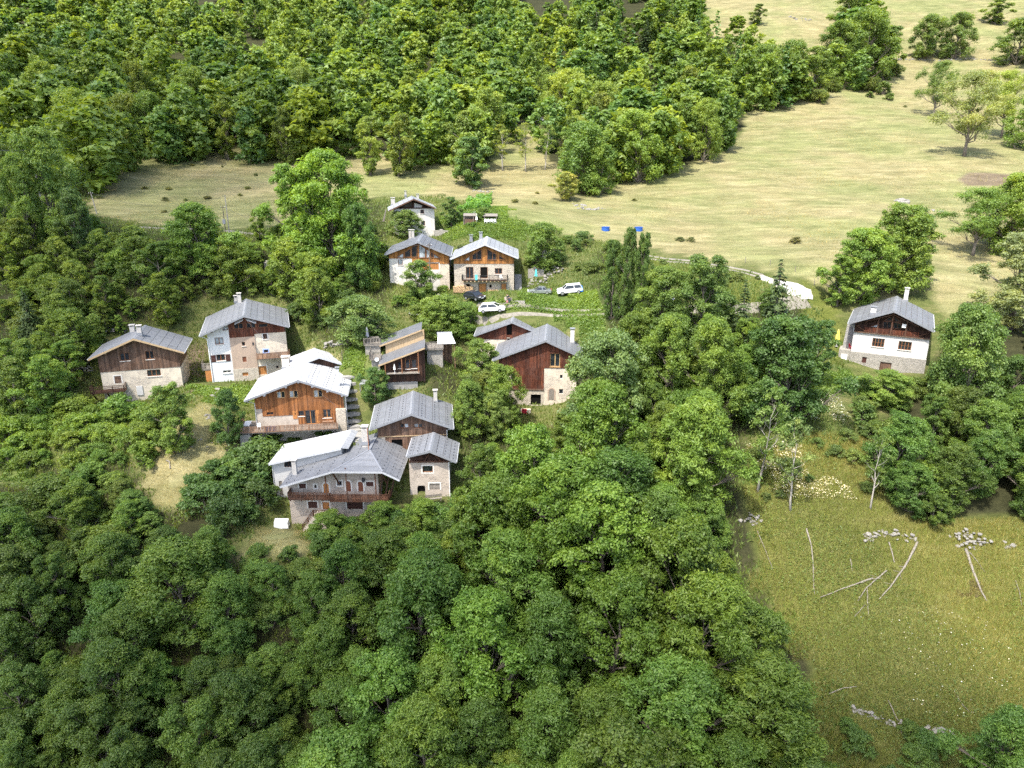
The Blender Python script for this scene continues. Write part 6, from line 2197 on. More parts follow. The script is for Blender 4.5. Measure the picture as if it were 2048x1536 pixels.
# ------------------------------------------------------------------ ground cover nobody could count
def scatter(name, label, polys, n, size, asp, colr, up=.5, dmin=0, clump=6.0, thr=-.2, mat='leaf', upright=False, avoid=None, lift=(0, .35), tb=.5):
    V0 = project(np.stack([XX, YY, ZZ], -1).reshape(-1, 3))
    m = np.zeros(len(V0), bool)
    for p in polys:
        m |= inpoly(V0[:, 0] + jx * 2.2, V0[:, 1] + jy * 2.2, p)
    m &= V0[:, 2] > 30
    if avoid:
        for p in avoid:
            m &= ~inpoly(V0[:, 0], V0[:, 1], p)
    cells = np.argwhere(m).ravel()
    if not len(cells):
        return
    w = 1.0 / np.maximum(V0[cells, 2], 40) ** 1.0
    ii = rng.choice(cells, n, p=w / w.sum())
    x = XX.ravel()[ii] + rng.uniform(-GST / 2, GST / 2, n)
    y = YY.ravel()[ii] + rng.uniform(-GST / 2, GST / 2, n)
    k = vnoise(x, y, clump, 31) + .5 * vnoise(x, y, clump / 3, 32) > thr
    x, y = x[k], y[k]
    n = len(x)
    L_ = size * rng.uniform(.5, 1.5, n)
    hg = np.maximum(0, vnoise(x, y, clump / 2, 33) + .4)
    z = ground(x, y) + rng.uniform(*lift, n) * (.4 + hg)
    C = np.stack([x, y, z], -1)
    ti = np.clip(tb + .35 * vnoise(x, y, clump * 1.4, 34) + rng.normal(0, .15, n), 0, 1)
    if upright:
        a = rng.uniform(0, 6.28, n)
        s = np.stack([np.cos(a), np.sin(a), 0 * a], -1)
        t = unit(np.stack([rng.normal(0, .38, n), rng.normal(0, .38, n), np.ones(n)], -1))
        C[:, 2] = ground(x, y) - .05
        V = np.stack([C - s * L_[:, None] * asp * .5, C + s * L_[:, None] * asp * .5, C + t * L_[:, None]], 1).reshape(-1, 3)
        F = np.arange(3 * n).reshape(n, 3)
    else:
        Nn = unit(rng.normal(size=(n, 3)) * .6 + np.array([0, 0, up]))
        V, F = leaf_quads(C, Nn, 1.0, asp, rng)
        V = (V - np.repeat(C, 4, 0)) * np.repeat(L_, 4)[:, None] + np.repeat(C, 4, 0)
    o = link(name, mesh_np(name, V, F, M[mat], face_attrs=dict(tint=ti)))
    o.color = (*colr, 1)
    return tag(o, label, name.replace('_', ' '), kind='stuff')


HOUSEP = []
WILD = [PL('-40 330 160 300 190 440 540 458 720 440 760 390 900 400 1040 450 1290 505 1540 560 1640 600 1700 720 1640 770 1720 880 1520 900 1550 1150 1690 1400 1760 1600 -60 1600')]
scatter('undergrowth', 'weeds and low leafy undergrowth on the village slope', WILD, 230000, .46, .42, (.084, .116, .028), .8, upright=True, clump=5, thr=-.75, avoid=[P_DRY[1], P_DRY[2], P_DRY[3], P_LUSH[0], PL('930 600 1205 590 1205 640 930 645'), PL('690 745 740 745 735 890 690 880'), PL('395 765 560 770 545 800 400 810')])
scatter('meadow_grass', 'long yellow-green grass of the rough lower meadow', [P_MEAD], 120000, .45, .13, (.130, .128, .042), upright=True, clump=9, thr=-3, tb=.55)
scatter('weed_patches', 'broad-leaved weeds in the rough lower meadow', [P_MEAD], 40000, .16, .6, (.090, .128, .028), .8, clump=10, thr=.1)
scatter('lush_grass', 'bright green uncut grass below the parked cars', P_LUSH, 60000, .30, .5, (.088, .138, .024), .8, clump=4, thr=-.8)
scatter('dry_grass', 'short dry stubble on the small mown lawns', P_DRY[1:4], 30000, .22, .14, (.20, .175, .085), upright=True, clump=5, thr=-.6)
scatter('meadow_stubble', 'dry mown grass stubble of the wide meadow', P_DRY[:1], 90000, .42, .25, (.205, .18, .085), upright=True, clump=16, thr=-.05)
scatter('white_wildflowers', 'white umbel flowers scattered over the slope below the white chalet', [PL('1590 790 1690 800 1690 850 1590 850'), PL('1500 880 1720 900 1730 1010 1480 1000'), PL('1650 1060 1760 1060 1760 1085 1650 1085')], 7000, .12, .9, (.42, .41, .33), 1.2, clump=5, thr=.18, lift=(.3, .8), mat='petal' if 'petal' in M else 'leaf')
scatter('white_wildflowers', 'sparse white flowers dotted over the rough lower meadow', [PL('1620 1200 2060 1250 2060 1450 1640 1400'), PL('0 930 60 930 60 980 0 980')], 420, .10, .9, (.46, .46, .40), 1.2, clump=7, thr=.25, lift=(.3, .6), mat='petal' if 'petal' in M else 'leaf')

scatter('bracken', 'rust-brown dead bracken beside the felled trunks', [PL('1900 1150 1960 1145 2060 1175 2060 1240 1960 1215')], 4200, .4, .12, (.105, .078, .045), upright=True, clump=5, thr=.0)
# ------------------------------------------------------------------ cars
def car(name, label, px, py, az, paint, Lc=4.3, Wc=1.75, Hc=1.45, kind='hatch', rear=None, lift=0.0):
    b = G(px, py)
    root = empty(name, (b.x, b.y, b.z + lift), R(90 - az), label, 'car')
    # lie on the slope
    fx, fy = math.sin(R(az)), math.cos(R(az))
    zf, zb = float(ground(b.x + fx * 1.3, b.y + fy * 1.3)), float(ground(b.x - fx * 1.3, b.y - fy * 1.3))
    zl, zr_ = float(ground(b.x - fy * .7, b.y + fx * .7)), float(ground(b.x + fy * .7, b.y - fx * .7))
    cl = lambda v, m: max(-m, min(m, v))
    root.rotation_euler = (cl(math.atan2(zl - zr_, 1.4) * .4, .06), cl(-math.atan2(zf - zb, 2.6) * .6, .09), R(90 - az))
    root.location.z = max(zf, zb, zl, zr_) * .6 + b.z * .4 + lift
    h = Lc / 2
    w = Wc / 2
    belt = Hc * .62
    if kind == 'sedan':
        low = [(-h, .35), (-h, belt * .98), (-h + .75, belt * 1.03), (h - 1.15, belt), (h - .1, belt * .80), (h, .62), (h, .30)]
        gh = [(-h + .65, -h + 1.25), (h - 2.05, h - 1.25)]
    elif kind == 'suv':
        low = [(-h, .40), (-h + .03, belt * 1.02), (h - 1.05, belt * 1.0), (h - .12, belt * .88), (h, .70), (h, .35)]
        gh = [(-h + .08, -h + .45), (h - 1.75, h - 1.0)]
    else:
        low = [(-h, .36), (-h + .05, belt * 1.02), (h - 1.0, belt), (h - .1, belt * .80), (h, .60), (h, .30)]
        gh = [(-h + .12, -h + .70), (h - 1.85, h - 1.0)]
    body = MB()
    for ws, dz, first in ((w * .93, 0, 1),):
        n = len(low)
        rings = [(-w, .06), (-w * .9, 0), (w * .9, 0), (w, .06)]
        vs, fs = [], []
        for (yy, sh) in rings:
            for (x, z) in low:
                cz = .55
                vs.append((x * (1 - sh * .35), yy, z - sh * .9 * (1 if z > .6 else -.3)))
        for j in range(3):
            for i in range(n):
                fs.append((j * n + i, j * n + (i + 1) % n, (j + 1) * n + (i + 1) % n, (j + 1) * n + i))
        fs += [tuple(range(n - 1, -1, -1)), tuple(range(3 * n, 4 * n))]
        body.add(vs, fs)
    bo = body.build('body', M[paint], root)
    (xb0, xb1), (xf1, xf0) = gh
    zt = Hc - .05
    wt = w * .76
    wb = w * .92
    MB().hexa([(xb0, -wb, belt), (xf0, -wb, belt), (xf0, wb, belt), (xb0, wb, belt), (xb1, -wt, zt), (xf1, -wt, zt), (xf1, wt, zt), (xb1, wt, zt)]).build('windows', M['car_glass'], root)
    rp = MB()
    xm = (xb1 + xf1) / 2
    rp.hexa([(xb1 - .06, -wt - .02, zt), (xf1 + .06, -wt - .02, zt), (xf1 + .06, wt + .02, zt), (xb1 - .06, wt + .02, zt), (xb1 + .12, -wt * .86, Hc), (xf1 - .10, -wt * .86, Hc), (xf1 - .10, wt * .86, Hc), (xb1 + .12, wt * .86, Hc)])
    for sy in (-1, 1):
        for xa, xt in ((xb0 + .05, xb1), (xm - .1, xm - .05), (xf0 - .04, xf1)):
            rp.bar((xa, sy * wb, belt), (xt, sy * wt, zt + .01), .09, .07)
    rp.build('roof', M[paint], root)
    wr = .31 if kind != 'suv' else .35
    for sx in (-h + .78, h - .85):
        for sy in (-1, 1):
            wh = MB().tube([(sx, sy * (w - .20), wr), (sx, sy * (w + .015), wr)], wr, 14).build('wheel', M['tyre'], root)
            MB().tube([(sx, sy * (w + .012), wr), (sx, sy * (w + .03), wr)], wr * .64, 10).build('rim', M['rim'], wh)
    for sy in (-1, 1):
        MB().box(h - .10, h + .015, sy * w * .62 - .16, sy * w * .62 + .16, .62, .76).build('headlight', M['white'], root)
        MB().box(-h - .015, -h + .08, sy * w * .72 - .12, sy * w * .72 + .12, .70, .92).build('tail_light', M['cloth_red'], root)
        MB().box(xf0 - .30, xf0 - .12, sy * (w + .02) - .07, sy * (w + .02) + .07, belt, belt + .14).build('mirror', M[paint], root)
    MB().box(h - .02, h + .03, -.26, .26, .42, .52).build('number_plate', M['white'], root)
    MB().box(-h - .03, -h + .02, -.26, .26, .55, .65).build('number_plate', M['white'], root)
    MB().box(h - .05, h + .02, -w * .7, w * .7, .34, .40).build('grille', M['metal_dark'], root)
    if rear:
        MB().hexa([(-h - .012, -w - .012, .42), (-h + .75, -w - .012, .42), (-h + .75, w + .012, .42), (-h - .012, w + .012, .42), (-h - .005, -w * .96, belt * 1.03), (-h + .28, -w * .99, belt * 1.03), (-h + .28, w * .99, belt * 1.03), (-h - .005, w * .96, belt * 1.03)]).build('rear_wrap', M[rear], root)
    return root


def paintmat(name, c, metal=.0):
    m, nt, b, N, L = nt_new(name)
    n = noise(N, L, coords(N, L), 2, 4)
    L(ramp(N, L, n, [(.3, [x * .9 for x in c]), (.7, c)]), b.inputs['Base Color'])
    b.inputs['Roughness'].default_value = .28
    b.inputs['Metallic'].default_value = metal
    b.inputs['Coat Weight'].default_value = .5
    b.inputs['Coat Roughness'].default_value = .08
    return m


M['p_white'] = paintmat('white_car_paint', (.80, .80, .80))
M['p_silver'] = paintmat('silver_green_paint', (.33, .36, .34), .5)
M['p_black'] = paintmat('black_car_paint', (.022, .024, .028))
M['p_blue'] = paintmat('blue_wrap', (.03, .22, .68))
car('parked_car', 'black hatchback parked nose-down before the right twin chalet', 950, 603, 137, 'p_black', 4.3, 1.8, 1.48)
car('parked_car', 'white estate car half hidden behind the barn roof', 985, 630, 96, 'p_white', 4.5, 1.8, 1.5)
car('parked_car', 'silver-green saloon car parked on the grass', 1079, 589, -88, 'p_silver', 4.25, 1.7, 1.4, 'sedan')
car('parked_car', 'white off-roader with blue tail parked on the grass', 1140, 590, -90, 'p_white', 4.5, 1.85, 1.68, 'suv', 'p_blue')
car('parked_car', 'white van glimpsed between the hedge trees on the gravel road', 1322, 620, -70, 'p_white', 4.6, 1.85, 1.8, 'suv')
car('parked_car', 'small white car far up on the forest road', 1078, 245, -88, 'p_white', 4.3, 1.75, 1.5)


# ------------------------------------------------------------------ person
def skin_part(name, verts, edges, mat, parent):
    me = bpy.data.meshes.new(name)
    me.from_pydata([v[:3] for v in verts], edges, [])
    me.materials.append(M[mat])
    o = link(name, me, parent)
    md = o.modifiers.new('skin', 'SKIN')
    for i, v in enumerate(verts):
        sv = me.skin_vertices[0].data[i]
        sv.radius = (v[3], v[3])
        sv.use_root = i == 0
    o.modifiers.new('sub', 'SUBSURF').render_levels = 1
    return o


M['skin'] = plain('skin', (.50, .30, .22), .6)
M['cloth_dark'] = plain('dark_cloth', (.035, .035, .045), .9)
M['cloth_navy'] = plain('navy_cloth', (.05, .06, .10), .9)
M['cloth_pink'] = plain('pink_cloth', (.70, .22, .30), .9)
M['hair'] = plain('brown_hair', (.05, .03, .02), .7)
b = G(1019, 612)
pr = empty('person', b, R(180), 'person in dark clothes bending forward beside a low wall near the cars', 'person')
# pelvis, spine, chest, neck, head ; arms ; legs (facing local +x)
body = [(0, 0, .92, .13), (.10, 0, 1.12, .12), (.26, 0, 1.32, .15), (.36, 0, 1.42, .055), (.44, 0, 1.50, .10), (.47, 0, 1.60, .085),
        (.28, .19, 1.32, .055), (.38, .24, 1.08, .042), (.55, .20, .94, .033), (.63, .19, .90, .03), (.28, -.19, 1.32, .055), (.40, -.24, 1.08, .042), (.58, -.18, .96, .033), (.66, -.16, .93, .03),
        (.0, .10, .86, .09), (.06, .11, .48, .06), (-.02, .11, .08, .045), (.12, .11, .03, .035), (.0, -.10, .86, .09), (-.04, -.11, .48, .06), (-.14, -.11, .08, .045), (.0, -.11, .03, .035)]
ed = [(0, 1), (1, 2), (2, 3), (3, 4), (4, 5), (2, 6), (6, 7), (7, 8), (8, 9), (2, 10), (10, 11), (11, 12), (12, 13), (0, 14), (14, 15), (15, 16), (16, 17), (0, 18), (18, 19), (19, 20), (20, 21)]
bd = skin_part('body', body, ed, 'skin', pr)
for sy in (.19, -.17):
    for k in range(4):
        MB().tube([(.63, sy + (k - 1.5) * .018, .90), (.69, sy + (k - 1.5) * .020, .875), (.72, sy + (k - 1.5) * .020, .84)], [.009, .008, .006], 5).build('finger', M['skin'], pr)
    MB().tube([(.60, sy + .03, .915), (.66, sy + .045, .90)], [.010, .008], 5).build('finger', M['skin'], pr)
skin_part('jacket', [(0, 0, .94, .15), (.10, 0, 1.12, .145), (.26, 0, 1.32, .17), (.33, 0, 1.39, .08), (.28, .19, 1.32, .075), (.38, .24, 1.08, .06), (.52, .20, .97, .05), (.28, -.19, 1.32, .075), (.40, -.24, 1.08, .06), (.55, -.18, .99, .05)],
          [(0, 1), (1, 2), (2, 3), (2, 4), (4, 5), (5, 6), (2, 7), (7, 8), (8, 9)], 'cloth_dark', pr)
skin_part('trousers', [(0, 0, .92, .145), (.0, .10, .86, .11), (.06, .11, .48, .08), (-.02, .11, .10, .065), (.0, -.10, .86, .11), (-.04, -.11, .48, .08), (-.14, -.11, .10, .065)], [(0, 1), (1, 2), (2, 3), (0, 4), (4, 5), (5, 6)], 'cloth_navy', pr)
skin_part('hair', [(.41, 0, 1.55, .10), (.44, 0, 1.64, .095)], [(0, 1)], 'hair', pr)
o = skin_part('cloth_bag', [(0, 0, .12, .14), (0, 0, .42, .16), (0, .02, .60, .06)], [(0, 1), (1, 2)], 'cloth_pink', None)
o.location = G(1014.5, 612)
tag(o, 'pink cloth bag in front of the bending person', 'bag')


# ------------------------------------------------------------------ stones, logs, posts
def stone_mesh(seed, e=.35):
    r = random.Random(seed)
    me = bpy.data.meshes.new('stone')
    import bmesh
    bm = bmesh.new()
    bmesh.ops.create_icosphere(bm, subdivisions=2 if e > .4 else 1, radius=.5)
    for v in bm.verts:
        v.co *= 1 + r.uniform(-e, e) * .6
        v.co.z *= .72
    bm.to_mesh(me)
    bm.free()
    me.materials.append(M['stone'])
    return me


STONES = [stone_mesh(i) for i in range(8)]


def stones_along(root, pts, n, size, spread=.4, rows=1, inv=None):
    P = [G(*p) for p in pts]
    for i in range(n):
        t = (i + random.uniform(.1, .9)) / n * (len(P) - 1)
        k = min(int(t), len(P) - 2)
        p = P[k].lerp(P[k + 1], t - k)
        x, y = p.x + random.gauss(0, spread), p.y + random.gauss(0, spread)
        row = random.randrange(rows)
        s = random.uniform(*size)
        o = link('stone', random.choice(STONES), root)
        o.location = Vector((x, y, float(ground(x, y)) + s * .02 + row * size[1] * .42)) - root.location
        o.rotation_euler = (random.uniform(-.4, .4), random.uniform(-.4, .4), random.uniform(0, 6.28))
        o.scale = (s * random.uniform(.8, 1.4), s * random.uniform(.7, 1.1), s * random.uniform(.6, 1.0))


def stone_thing(name, label, cat, pts, n, size, spread=.4, rows=1):
    r = empty(name, G(*pts[0]), 0, label, cat)
    stones_along(r, pts, n, size, spread, rows)
    return r


stone_thing('dry_stone_wall', 'tumbled pale stone wall across the top of the rough lower meadow', 'wall', [(1728, 1082), (1745, 1075), (1775, 1072), (1800, 1076), (1840, 1080)], 46, (.25, .6), .28, 2)
stone_thing('stone_heap', 'heap of pale stones where the biggest felled trunk starts', 'stones', [(1918, 1092), (1940, 1085), (1972, 1090)], 48, (.25, .6), .55, 3)
stone_thing('stone_heap', 'small stone heap at the wood edge left of the felled trunks', 'stones', [(1490, 1048), (1505, 1043), (1520, 1048)], 18, (.3, .65), .3, 2)
stone_thing('stone_heap', 'two boulders and a stump at the right edge of the felled trunks', 'stones', [(2005, 1097), (2030, 1096)], 6, (.4, .8), .2, 1)
stone_thing('dry_stone_wall', 'long low stone terrace wall at the bottom of the rough meadow', 'wall', [(1700, 1422), (1740, 1432), (1780, 1447), (1830, 1462), (1880, 1472), (1910, 1478)], 70, (.2, .5), .14, 2)
stone_thing('dry_stone_wall', 'low grey dry stone wall left of the brown house', 'wall', [(62, 822), (95, 815), (125, 816), (146, 812)], 40, (.3, .6), .15, 2)
stone_thing('dry_stone_wall', 'mossy stone wall behind the balcony of the brown house', 'wall', [(146, 750), (165, 745), (185, 742)], 34, (.35, .65), .2, 3)
stone_thing('dry_stone_wall', 'tall crumbling stone wall behind the roof of the brown house', 'wall', [(188, 690), (200, 668), (230, 662), (258, 664)], 38, (.4, .7), .4, 3)
stone_thing('dry_stone_wall', 'grey retaining wall on the slope right of the white house', 'wall', [(652, 696), (675, 692), (699, 688)], 34, (.4, .8), .25, 3)
stone_thing('rockery', 'pale rockery below the turquoise parasol', 'stones', [(1080, 572), (1095, 556), (1105, 548), (1120, 545)], 40, (.3, .8), .7, 2)
stone_thing('stone_heap', 'white stones lining the lawn edge beside the silver car', 'stones', [(1058, 575), (1062, 566), (1066, 560)], 12, (.4, .7), .2, 1)
stone_thing('boulder_outcrop', 'big pale boulder with low rocks alone on the right meadow', 'rocks', [(1798, 404), (1808, 406)], 7, (1.6, 2.8), .5, 1)
stone_thing('rock_band', 'low rocky ledge trailing right of the big pale boulder', 'rocks', [(1825, 415), (1850, 420), (1885, 424)], 14, (.5, 1.1), .3, 1)
stone_thing('rock_band', 'rock outcrop on a grassy hump in the mid meadow', 'rocks', [(1150, 408), (1165, 416), (1185, 420), (1205, 417)], 22, (.4, 1.3), .7, 1)
stone_thing('rock_band', 'grey stones under the forward blue-green tree', 'rocks', [(945, 381), (960, 384), (985, 384)], 14, (.4, .9), .5, 1)
stone_thing('rock_band', 'pale rocks on the high right pasture', 'rocks', [(1575, 35), (1600, 40), (1625, 42)], 14, (.8, 1.8), 1.2, 1)
stone_thing('pasture_wall', 'grey pasture wall line high on the right', 'wall', [(1780, 120), (1830, 121), (1890, 122), (1950, 120), (2010, 124)], 60, (.8, 1.4), .4, 1)
stone_thing('stone_heap', 'loose stones on the mown lawn below the slender tree', 'stones', [(385, 893), (420, 888), (445, 880)], 14, (.2, .45), .35, 1)
stone_thing('stone_heap', 'scattered stones at the lawn edge by the thicket', 'stones', [(430, 930), (455, 925), (440, 935), (410, 965)], 14, (.2, .5), .5, 1)
stone_thing('fire_ring', 'small ring of stones on the upper lawn', 'stones', [(409, 835), (415, 833), (421, 835), (415, 838)], 10, (.3, .5), .08, 1)
stone_thing('garden_path', 'flat stepping stones below the white house', 'stones', [(432, 783), (440, 780), (432, 790), (420, 795)], 9, (.5, .9), .15, 1)


def log(label, pts, r0, r1, branches=0, name='felled_trunk', lift=.14):
    P = [G(*p) for p in pts]
    dense = []
    for a, c in zip(P[:-1], P[1:]):
        for t in range(5):
            q = a.lerp(c, t / 5)
            dense.append(Vector((q.x, q.y, max(q.z, float(ground(q.x, q.y))) + lift + random.uniform(-.03, .05))))
    dense.append(P[-1] + Vector((0, 0, lift)))
    n = len(dense)
    rad = [r0 + (r1 - r0) * i / (n - 1) for i in range(n)]
    rad = [r * .62 for r in rad]
    m = MB().tube(dense, [r * random.uniform(.9, 1.12) for r in rad], 8)
    for i in range(branches):
        k = random.randrange(n // 4, n - 1)
        d = (dense[k] - dense[k - 1]).normalized()
        sd = Vector((d.y, -d.x, .5)) * random.choice((-1, 1))
        m.tube([dense[k], dense[k] + (d + sd) * random.uniform(.4, 1.1)], [rad[k] * .4, rad[k] * .15], 5)
    o = m.build(name, M['log'], smooth=True)
    return tag(o, label, 'log')


log('long pale felled trunk curving down left from the stone wall', [(1834, 1088), (1822, 1112), (1808, 1140), (1795, 1158), (1780, 1180), (1758, 1201)], .24, .08, 4)
log('thickest felled trunk lying straight down from the stone heap', [(1930, 1104), (1940, 1130), (1952, 1160), (1962, 1185), (1972, 1205)], .26, .12, 2)
log('thin trunk beside the thickest felled trunk', [(1938, 1106), (1952, 1128), (1968, 1150)], .08, .03, 1)
log('grey felled trunk lying across from lower left', [(1640, 1202), (1680, 1184), (1715, 1172), (1745, 1160)], .07, .16, 3)
log('short forked trunk above the lying grey one', [(1772, 1147), (1752, 1165), (1732, 1182), (1715, 1205)], .15, .05, 3)
log('upright-looking thin trunk left of the grey one', [(1612, 1062), (1622, 1095), (1625, 1130), (1627, 1180), (1628, 1195)], .15, .05, 1)
log('short trunk below the tumbled wall', [(1777, 1090), (1782, 1110), (1788, 1128)], .14, .08, 0)
log('pale sapling trunk near the wood edge on the left', [(1514, 1070), (1528, 1100), (1545, 1145)], .09, .03, 1)
log('slender pole lying below the forked trunk', [(1733, 1182), (1734, 1205), (1736, 1232)], .07, .04, 0)
log('broken stick leaning at the bottom of the forked trunk', [(1730, 1212), (1718, 1228), (1708, 1240)], .06, .03, 0)
log('isolated thin trunk at the wood edge low in the meadow', [(1658, 1390), (1685, 1383), (1712, 1379)], .10, .05, 0)
log('thin trunk lying over the lower terrace wall', [(1775, 1408), (1790, 1435), (1805, 1465)], .09, .06, 1)
log('grey stick on the far right below the bracken', [(2030, 1166), (2038, 1190), (2042, 1215)], .07, .03, 1)
log('sun-bleached stick at the lower right', [(1912, 1395), (1925, 1415), (1938, 1432)], .07, .03, 1)
log('small curved trunk on the dry lawn below the orange chalet', [(333, 922), (340, 930), (341, 942)], .14, .09, 0)
log('two short sticks in the middle of the rough meadow', [(1700, 1120), (1703, 1135), (1703, 1148)], .08, .05, 1)
log('bent thin trunk at the right edge by the lowest bush', [(2046, 1425), (2030, 1432), (2015, 1446)], .08, .05, 1)


def utility_pole(label, px, py, top_py, r=.12, mat='bark', arms=1, lean=0.0, box=False):
    b = G(px, py)
    D = project(np.array([[*b]]))[0][2]
    H = (py - top_py) * D / FPX
    root = empty('utility_pole', b, 0, label, 'pole')
    MB().tube([(0, 0, -.5), (lean * H * .5, 0, H * .5), (lean * H, 0, H)], [r, r * .85, r * .65], 8).build('pole', M[mat], root)
    for i in range(arms):
        z = H - .35 - .5 * i
        MB().bar((lean * H - .55, 0, z), (lean * H + .55, 0, z), .08).build('crossarm', M['wood_dark'], root)
        for s in (-.45, 0, .45):
            MB().tube([(lean * H + s, 0, z + .04), (lean * H + s, 0, z + .20)], .04, 6).build('insulator', M['white'], root)
    if box:
        MB().box(-.28, .28, -.35, -.05, 2.2, 3.1).build('transformer_box', M['trim_grey'], root)
    return Vector((b.x + lean * H, b.y, b.z + H - .2))


T1 = utility_pole('tall pale utility pole at the foot of the left meadow', 459, 468, 393, .12, 'bark_pale', 0)
T2 = utility_pole('shorter rusty utility pole with box beside the tall pale pole', 452, 470, 414, .10, 'bark', 1, box=True)
T3 = utility_pole('dark wooden utility pole in front of the left twin chalet', 862, 600, 488, .13, 'bark', 1)
T4 = utility_pole('leaning grey utility pole at the left end of the meadow', 194, 428, 385, .12, 'bark_pale', 1, -.12)


def cable(label, a, c, sag, r=.018):
    P = []
    for i in range(17):
        t = i / 16
        q = Vector(a).lerp(Vector(c), t)
        q.z -= sag * 4 * t * (1 - t)
        P.append(q)
    o = MB().tube(P, r, 4).build('overhead_cable', M['metal_dark'])
    return tag(o, label, 'cable')


W2, W3, W4 = HS[1], HS[2], HS[6]
pk2 = W2.W((0, -W2.ov, W2.zp - .3))
pk4 = W4.W((-.05, 2.1, W4.zp + 3.0))
cable('grey cable running from the white house gable past the orange chalet to the front house', pk2, pk4, 1.2)
cable('cable from the dark pole to the left twin chalet', T3, HS[12].W((-3, -.5, 4.2)), .5)
cable('cable from the dark pole to the right twin chalet', T3, HS[13].W((-5.5, -.3, 3.4)), .5)
cable('long cable from the dark pole towards the left slope', T3, T2, 3.0)
cable('cable between the leaning pole and the pale pole', T4, T1, 2.5)
wl = Vector(ray(-60, 296) * 185)
wr_ = Vector(ray(62, 300) * 170)
for lab, q in (('power line pole hidden in the tall feathery tree at left', wr_), ('power line pole just outside the left picture edge', wl)):
    zg = float(ground(q.x, q.y))
    pr = empty('utility_pole', (q.x, q.y, zg), 0, lab, 'pole')
    MB().tube([(0, 0, -.5), (0, 0, q.z - zg + .5)], [.16, .10], 8).build('pole', M['bark_pale'], pr)
    MB().bar((-.9, 0, q.z - zg), (.9, 0, q.z - zg), .1).build('crossarm', M['wood_dark'], pr)
    MB().bar((-.9, 0, q.z - zg - 4.4), (.9, 0, q.z - zg - 4.4), .1).build('crossarm', M['wood_dark'], pr)
cable('pale power line entering at the left edge, upper one', wl, wr_, .3, .05)
cable('pale power line entering at the left edge, lower one', wl + Vector((0, 0, -4.4)), wr_ + Vector((0, 0, -4.4)), .3, .04)

# ------------------------------------------------------------------ stairway between the houses
a, c = G(722, 884), G(695, 752)
sw = empty('stone_stairway', a, 0, 'long grey stone stairway climbing beside the orange chalet', 'stairway')
n = 17
dv = (c - a)
side = Vector((dv.y, -dv.x, 0)).normalized()
for i in range(n):
    p0, p1 = a.lerp(c, i / n), a.lerp(c, (i + 1.04) / n)
    w = 1.05 + .08 * math.sin(i * 2.3)
    z = max(float(ground(v.x, v.y)) for v in ((p0 + p1) / 2, (p0 + p1) / 2 + side * w * .7, (p0 + p1) / 2 - side * w * .7)) + .04
    q = [p0 - side * w, p0 + side * w, p1 + side * w, p1 - side * w]
    j = random.uniform(-.05, .05)
    MB().hexa([(v.x - a.x, v.y - a.y, z - .4 - a.z) for v in q] + [(v.x - a.x, v.y - a.y, z + j - a.z) for v in q]).build('step', M['concrete'], sw)


# ------------------------------------------------------------------ ruins
def ruin(label, px, py, wpx, hpx, depth=.6, mat='m_stone2', tilt=.3):
    b = G(px, py)
    D = project(np.array([[*b]]))[0][2]
    w, h = wpx * D / FPX, hpx * D / FPX
    m = MB()
    n = 6
    for i in range(n):
        x0, x1 = -w / 2 + w * i / n, -w / 2 + w * (i + 1) / n
        t = h * (1 - tilt * abs(i / (n - 1) - .4)) * random.uniform(.85, 1.05)
        m.hexa([(x0, 0, -1.5), (x1, 0, -1.5), (x1, depth, -1.5), (x0, depth, -1.5), (x0, .05, t), (x1, .05, t * random.uniform(.93, 1.05)), (x1, depth - .05, t * .98), (x0, depth - .05, t)])
    o = m.build('ruined_wall', M[mat], None, b)
    return tag(o, label, 'ruin')


ruin('ruined stone wall among the shrubs left of the tall bright ash', 541, 548, 22, 28)
ruin('ruined stone wall stub right below the tall bright ash', 607, 536, 22, 22)
ruin('pale ruined wall stub above the white house roof', 694, 602, 20, 18, mat='m_cream2')
ruin('tall narrow stone ruin standing behind the turquoise parasol', 1088, 545, 9, 45, .5, tilt=.1)
ruin('low slanting ruin wall joined left of the tall narrow ruin', 1072, 556, 32, 20, .5)
ruin('grey retaining wall below the vegetable garden tree', 885, 470, 34, 10, .6)

# ------------------------------------------------------------------ garden things
parasol(G(1072, 562), 2.4, 'cloth_teal', 'closed turquoise parasol in the rockery garden')
parasol(G(953.5, 449), 2.2, 'cloth_white', 'closed white parasol before the rabbit-hutch shed of the upper garden')
for i, px in enumerate((971, 977, 983.5, 990)):
    chair(G(px, 448), .2, 'white plastic chair by the upper garden shed, %s from the left of four' % ORD[i], 'four chairs by the upper garden shed')
gs = empty('garden_shelter', G(958, 446), 0, 'long low grey plank shelter in the upper garden', 'shelter')
MB().slab([(-3.4, .2, 1.45), (4.0, .2, 1.35), (4.0, 1.7, 1.75), (-3.4, 1.7, 1.85)], .10).build('roof', M['wood_grey'], gs)
MB().box(-3.3, 3.9, 1.3, 1.45, -1, 1.5).build('back_wall', M['wood_grey'], gs)
for x in (-3.3, -1.2, 1.2, 3.8):
    MB().box(x - .07, x + .07, .3, .44, -.5, 1.40).build('post', M['wood_grey'], gs)
MB().box(-3.25, -.4, .5, 1.29, -.3, .75).build('hutch', M['wood_brown'], gs)
vg = scatter('vegetable_rows', 'leafy green vegetable bed above the garden shelter', [PL('922 402 975 402 985 424 925 424')], 5200, .42, .7, (.10, .19, .045), .8, clump=3, thr=-.9, lift=(.1, 1.2))
cf = empty('cold_frame', G(943, 434), .1, 'grey corrugated sheet leaning behind the garden shelter', 'sheet')
MB().hexa([(-1.0, -.3, 0), (1.0, -.3, 0), (1.0, -.25, 0), (-1.0, -.25, 0), (-1.0, .3, 1.1), (1.0, .3, 1.1), (1.0, .35, 1.1), (-1.0, .35, 1.1)]).build('sheet', M['roof_grey'], cf)
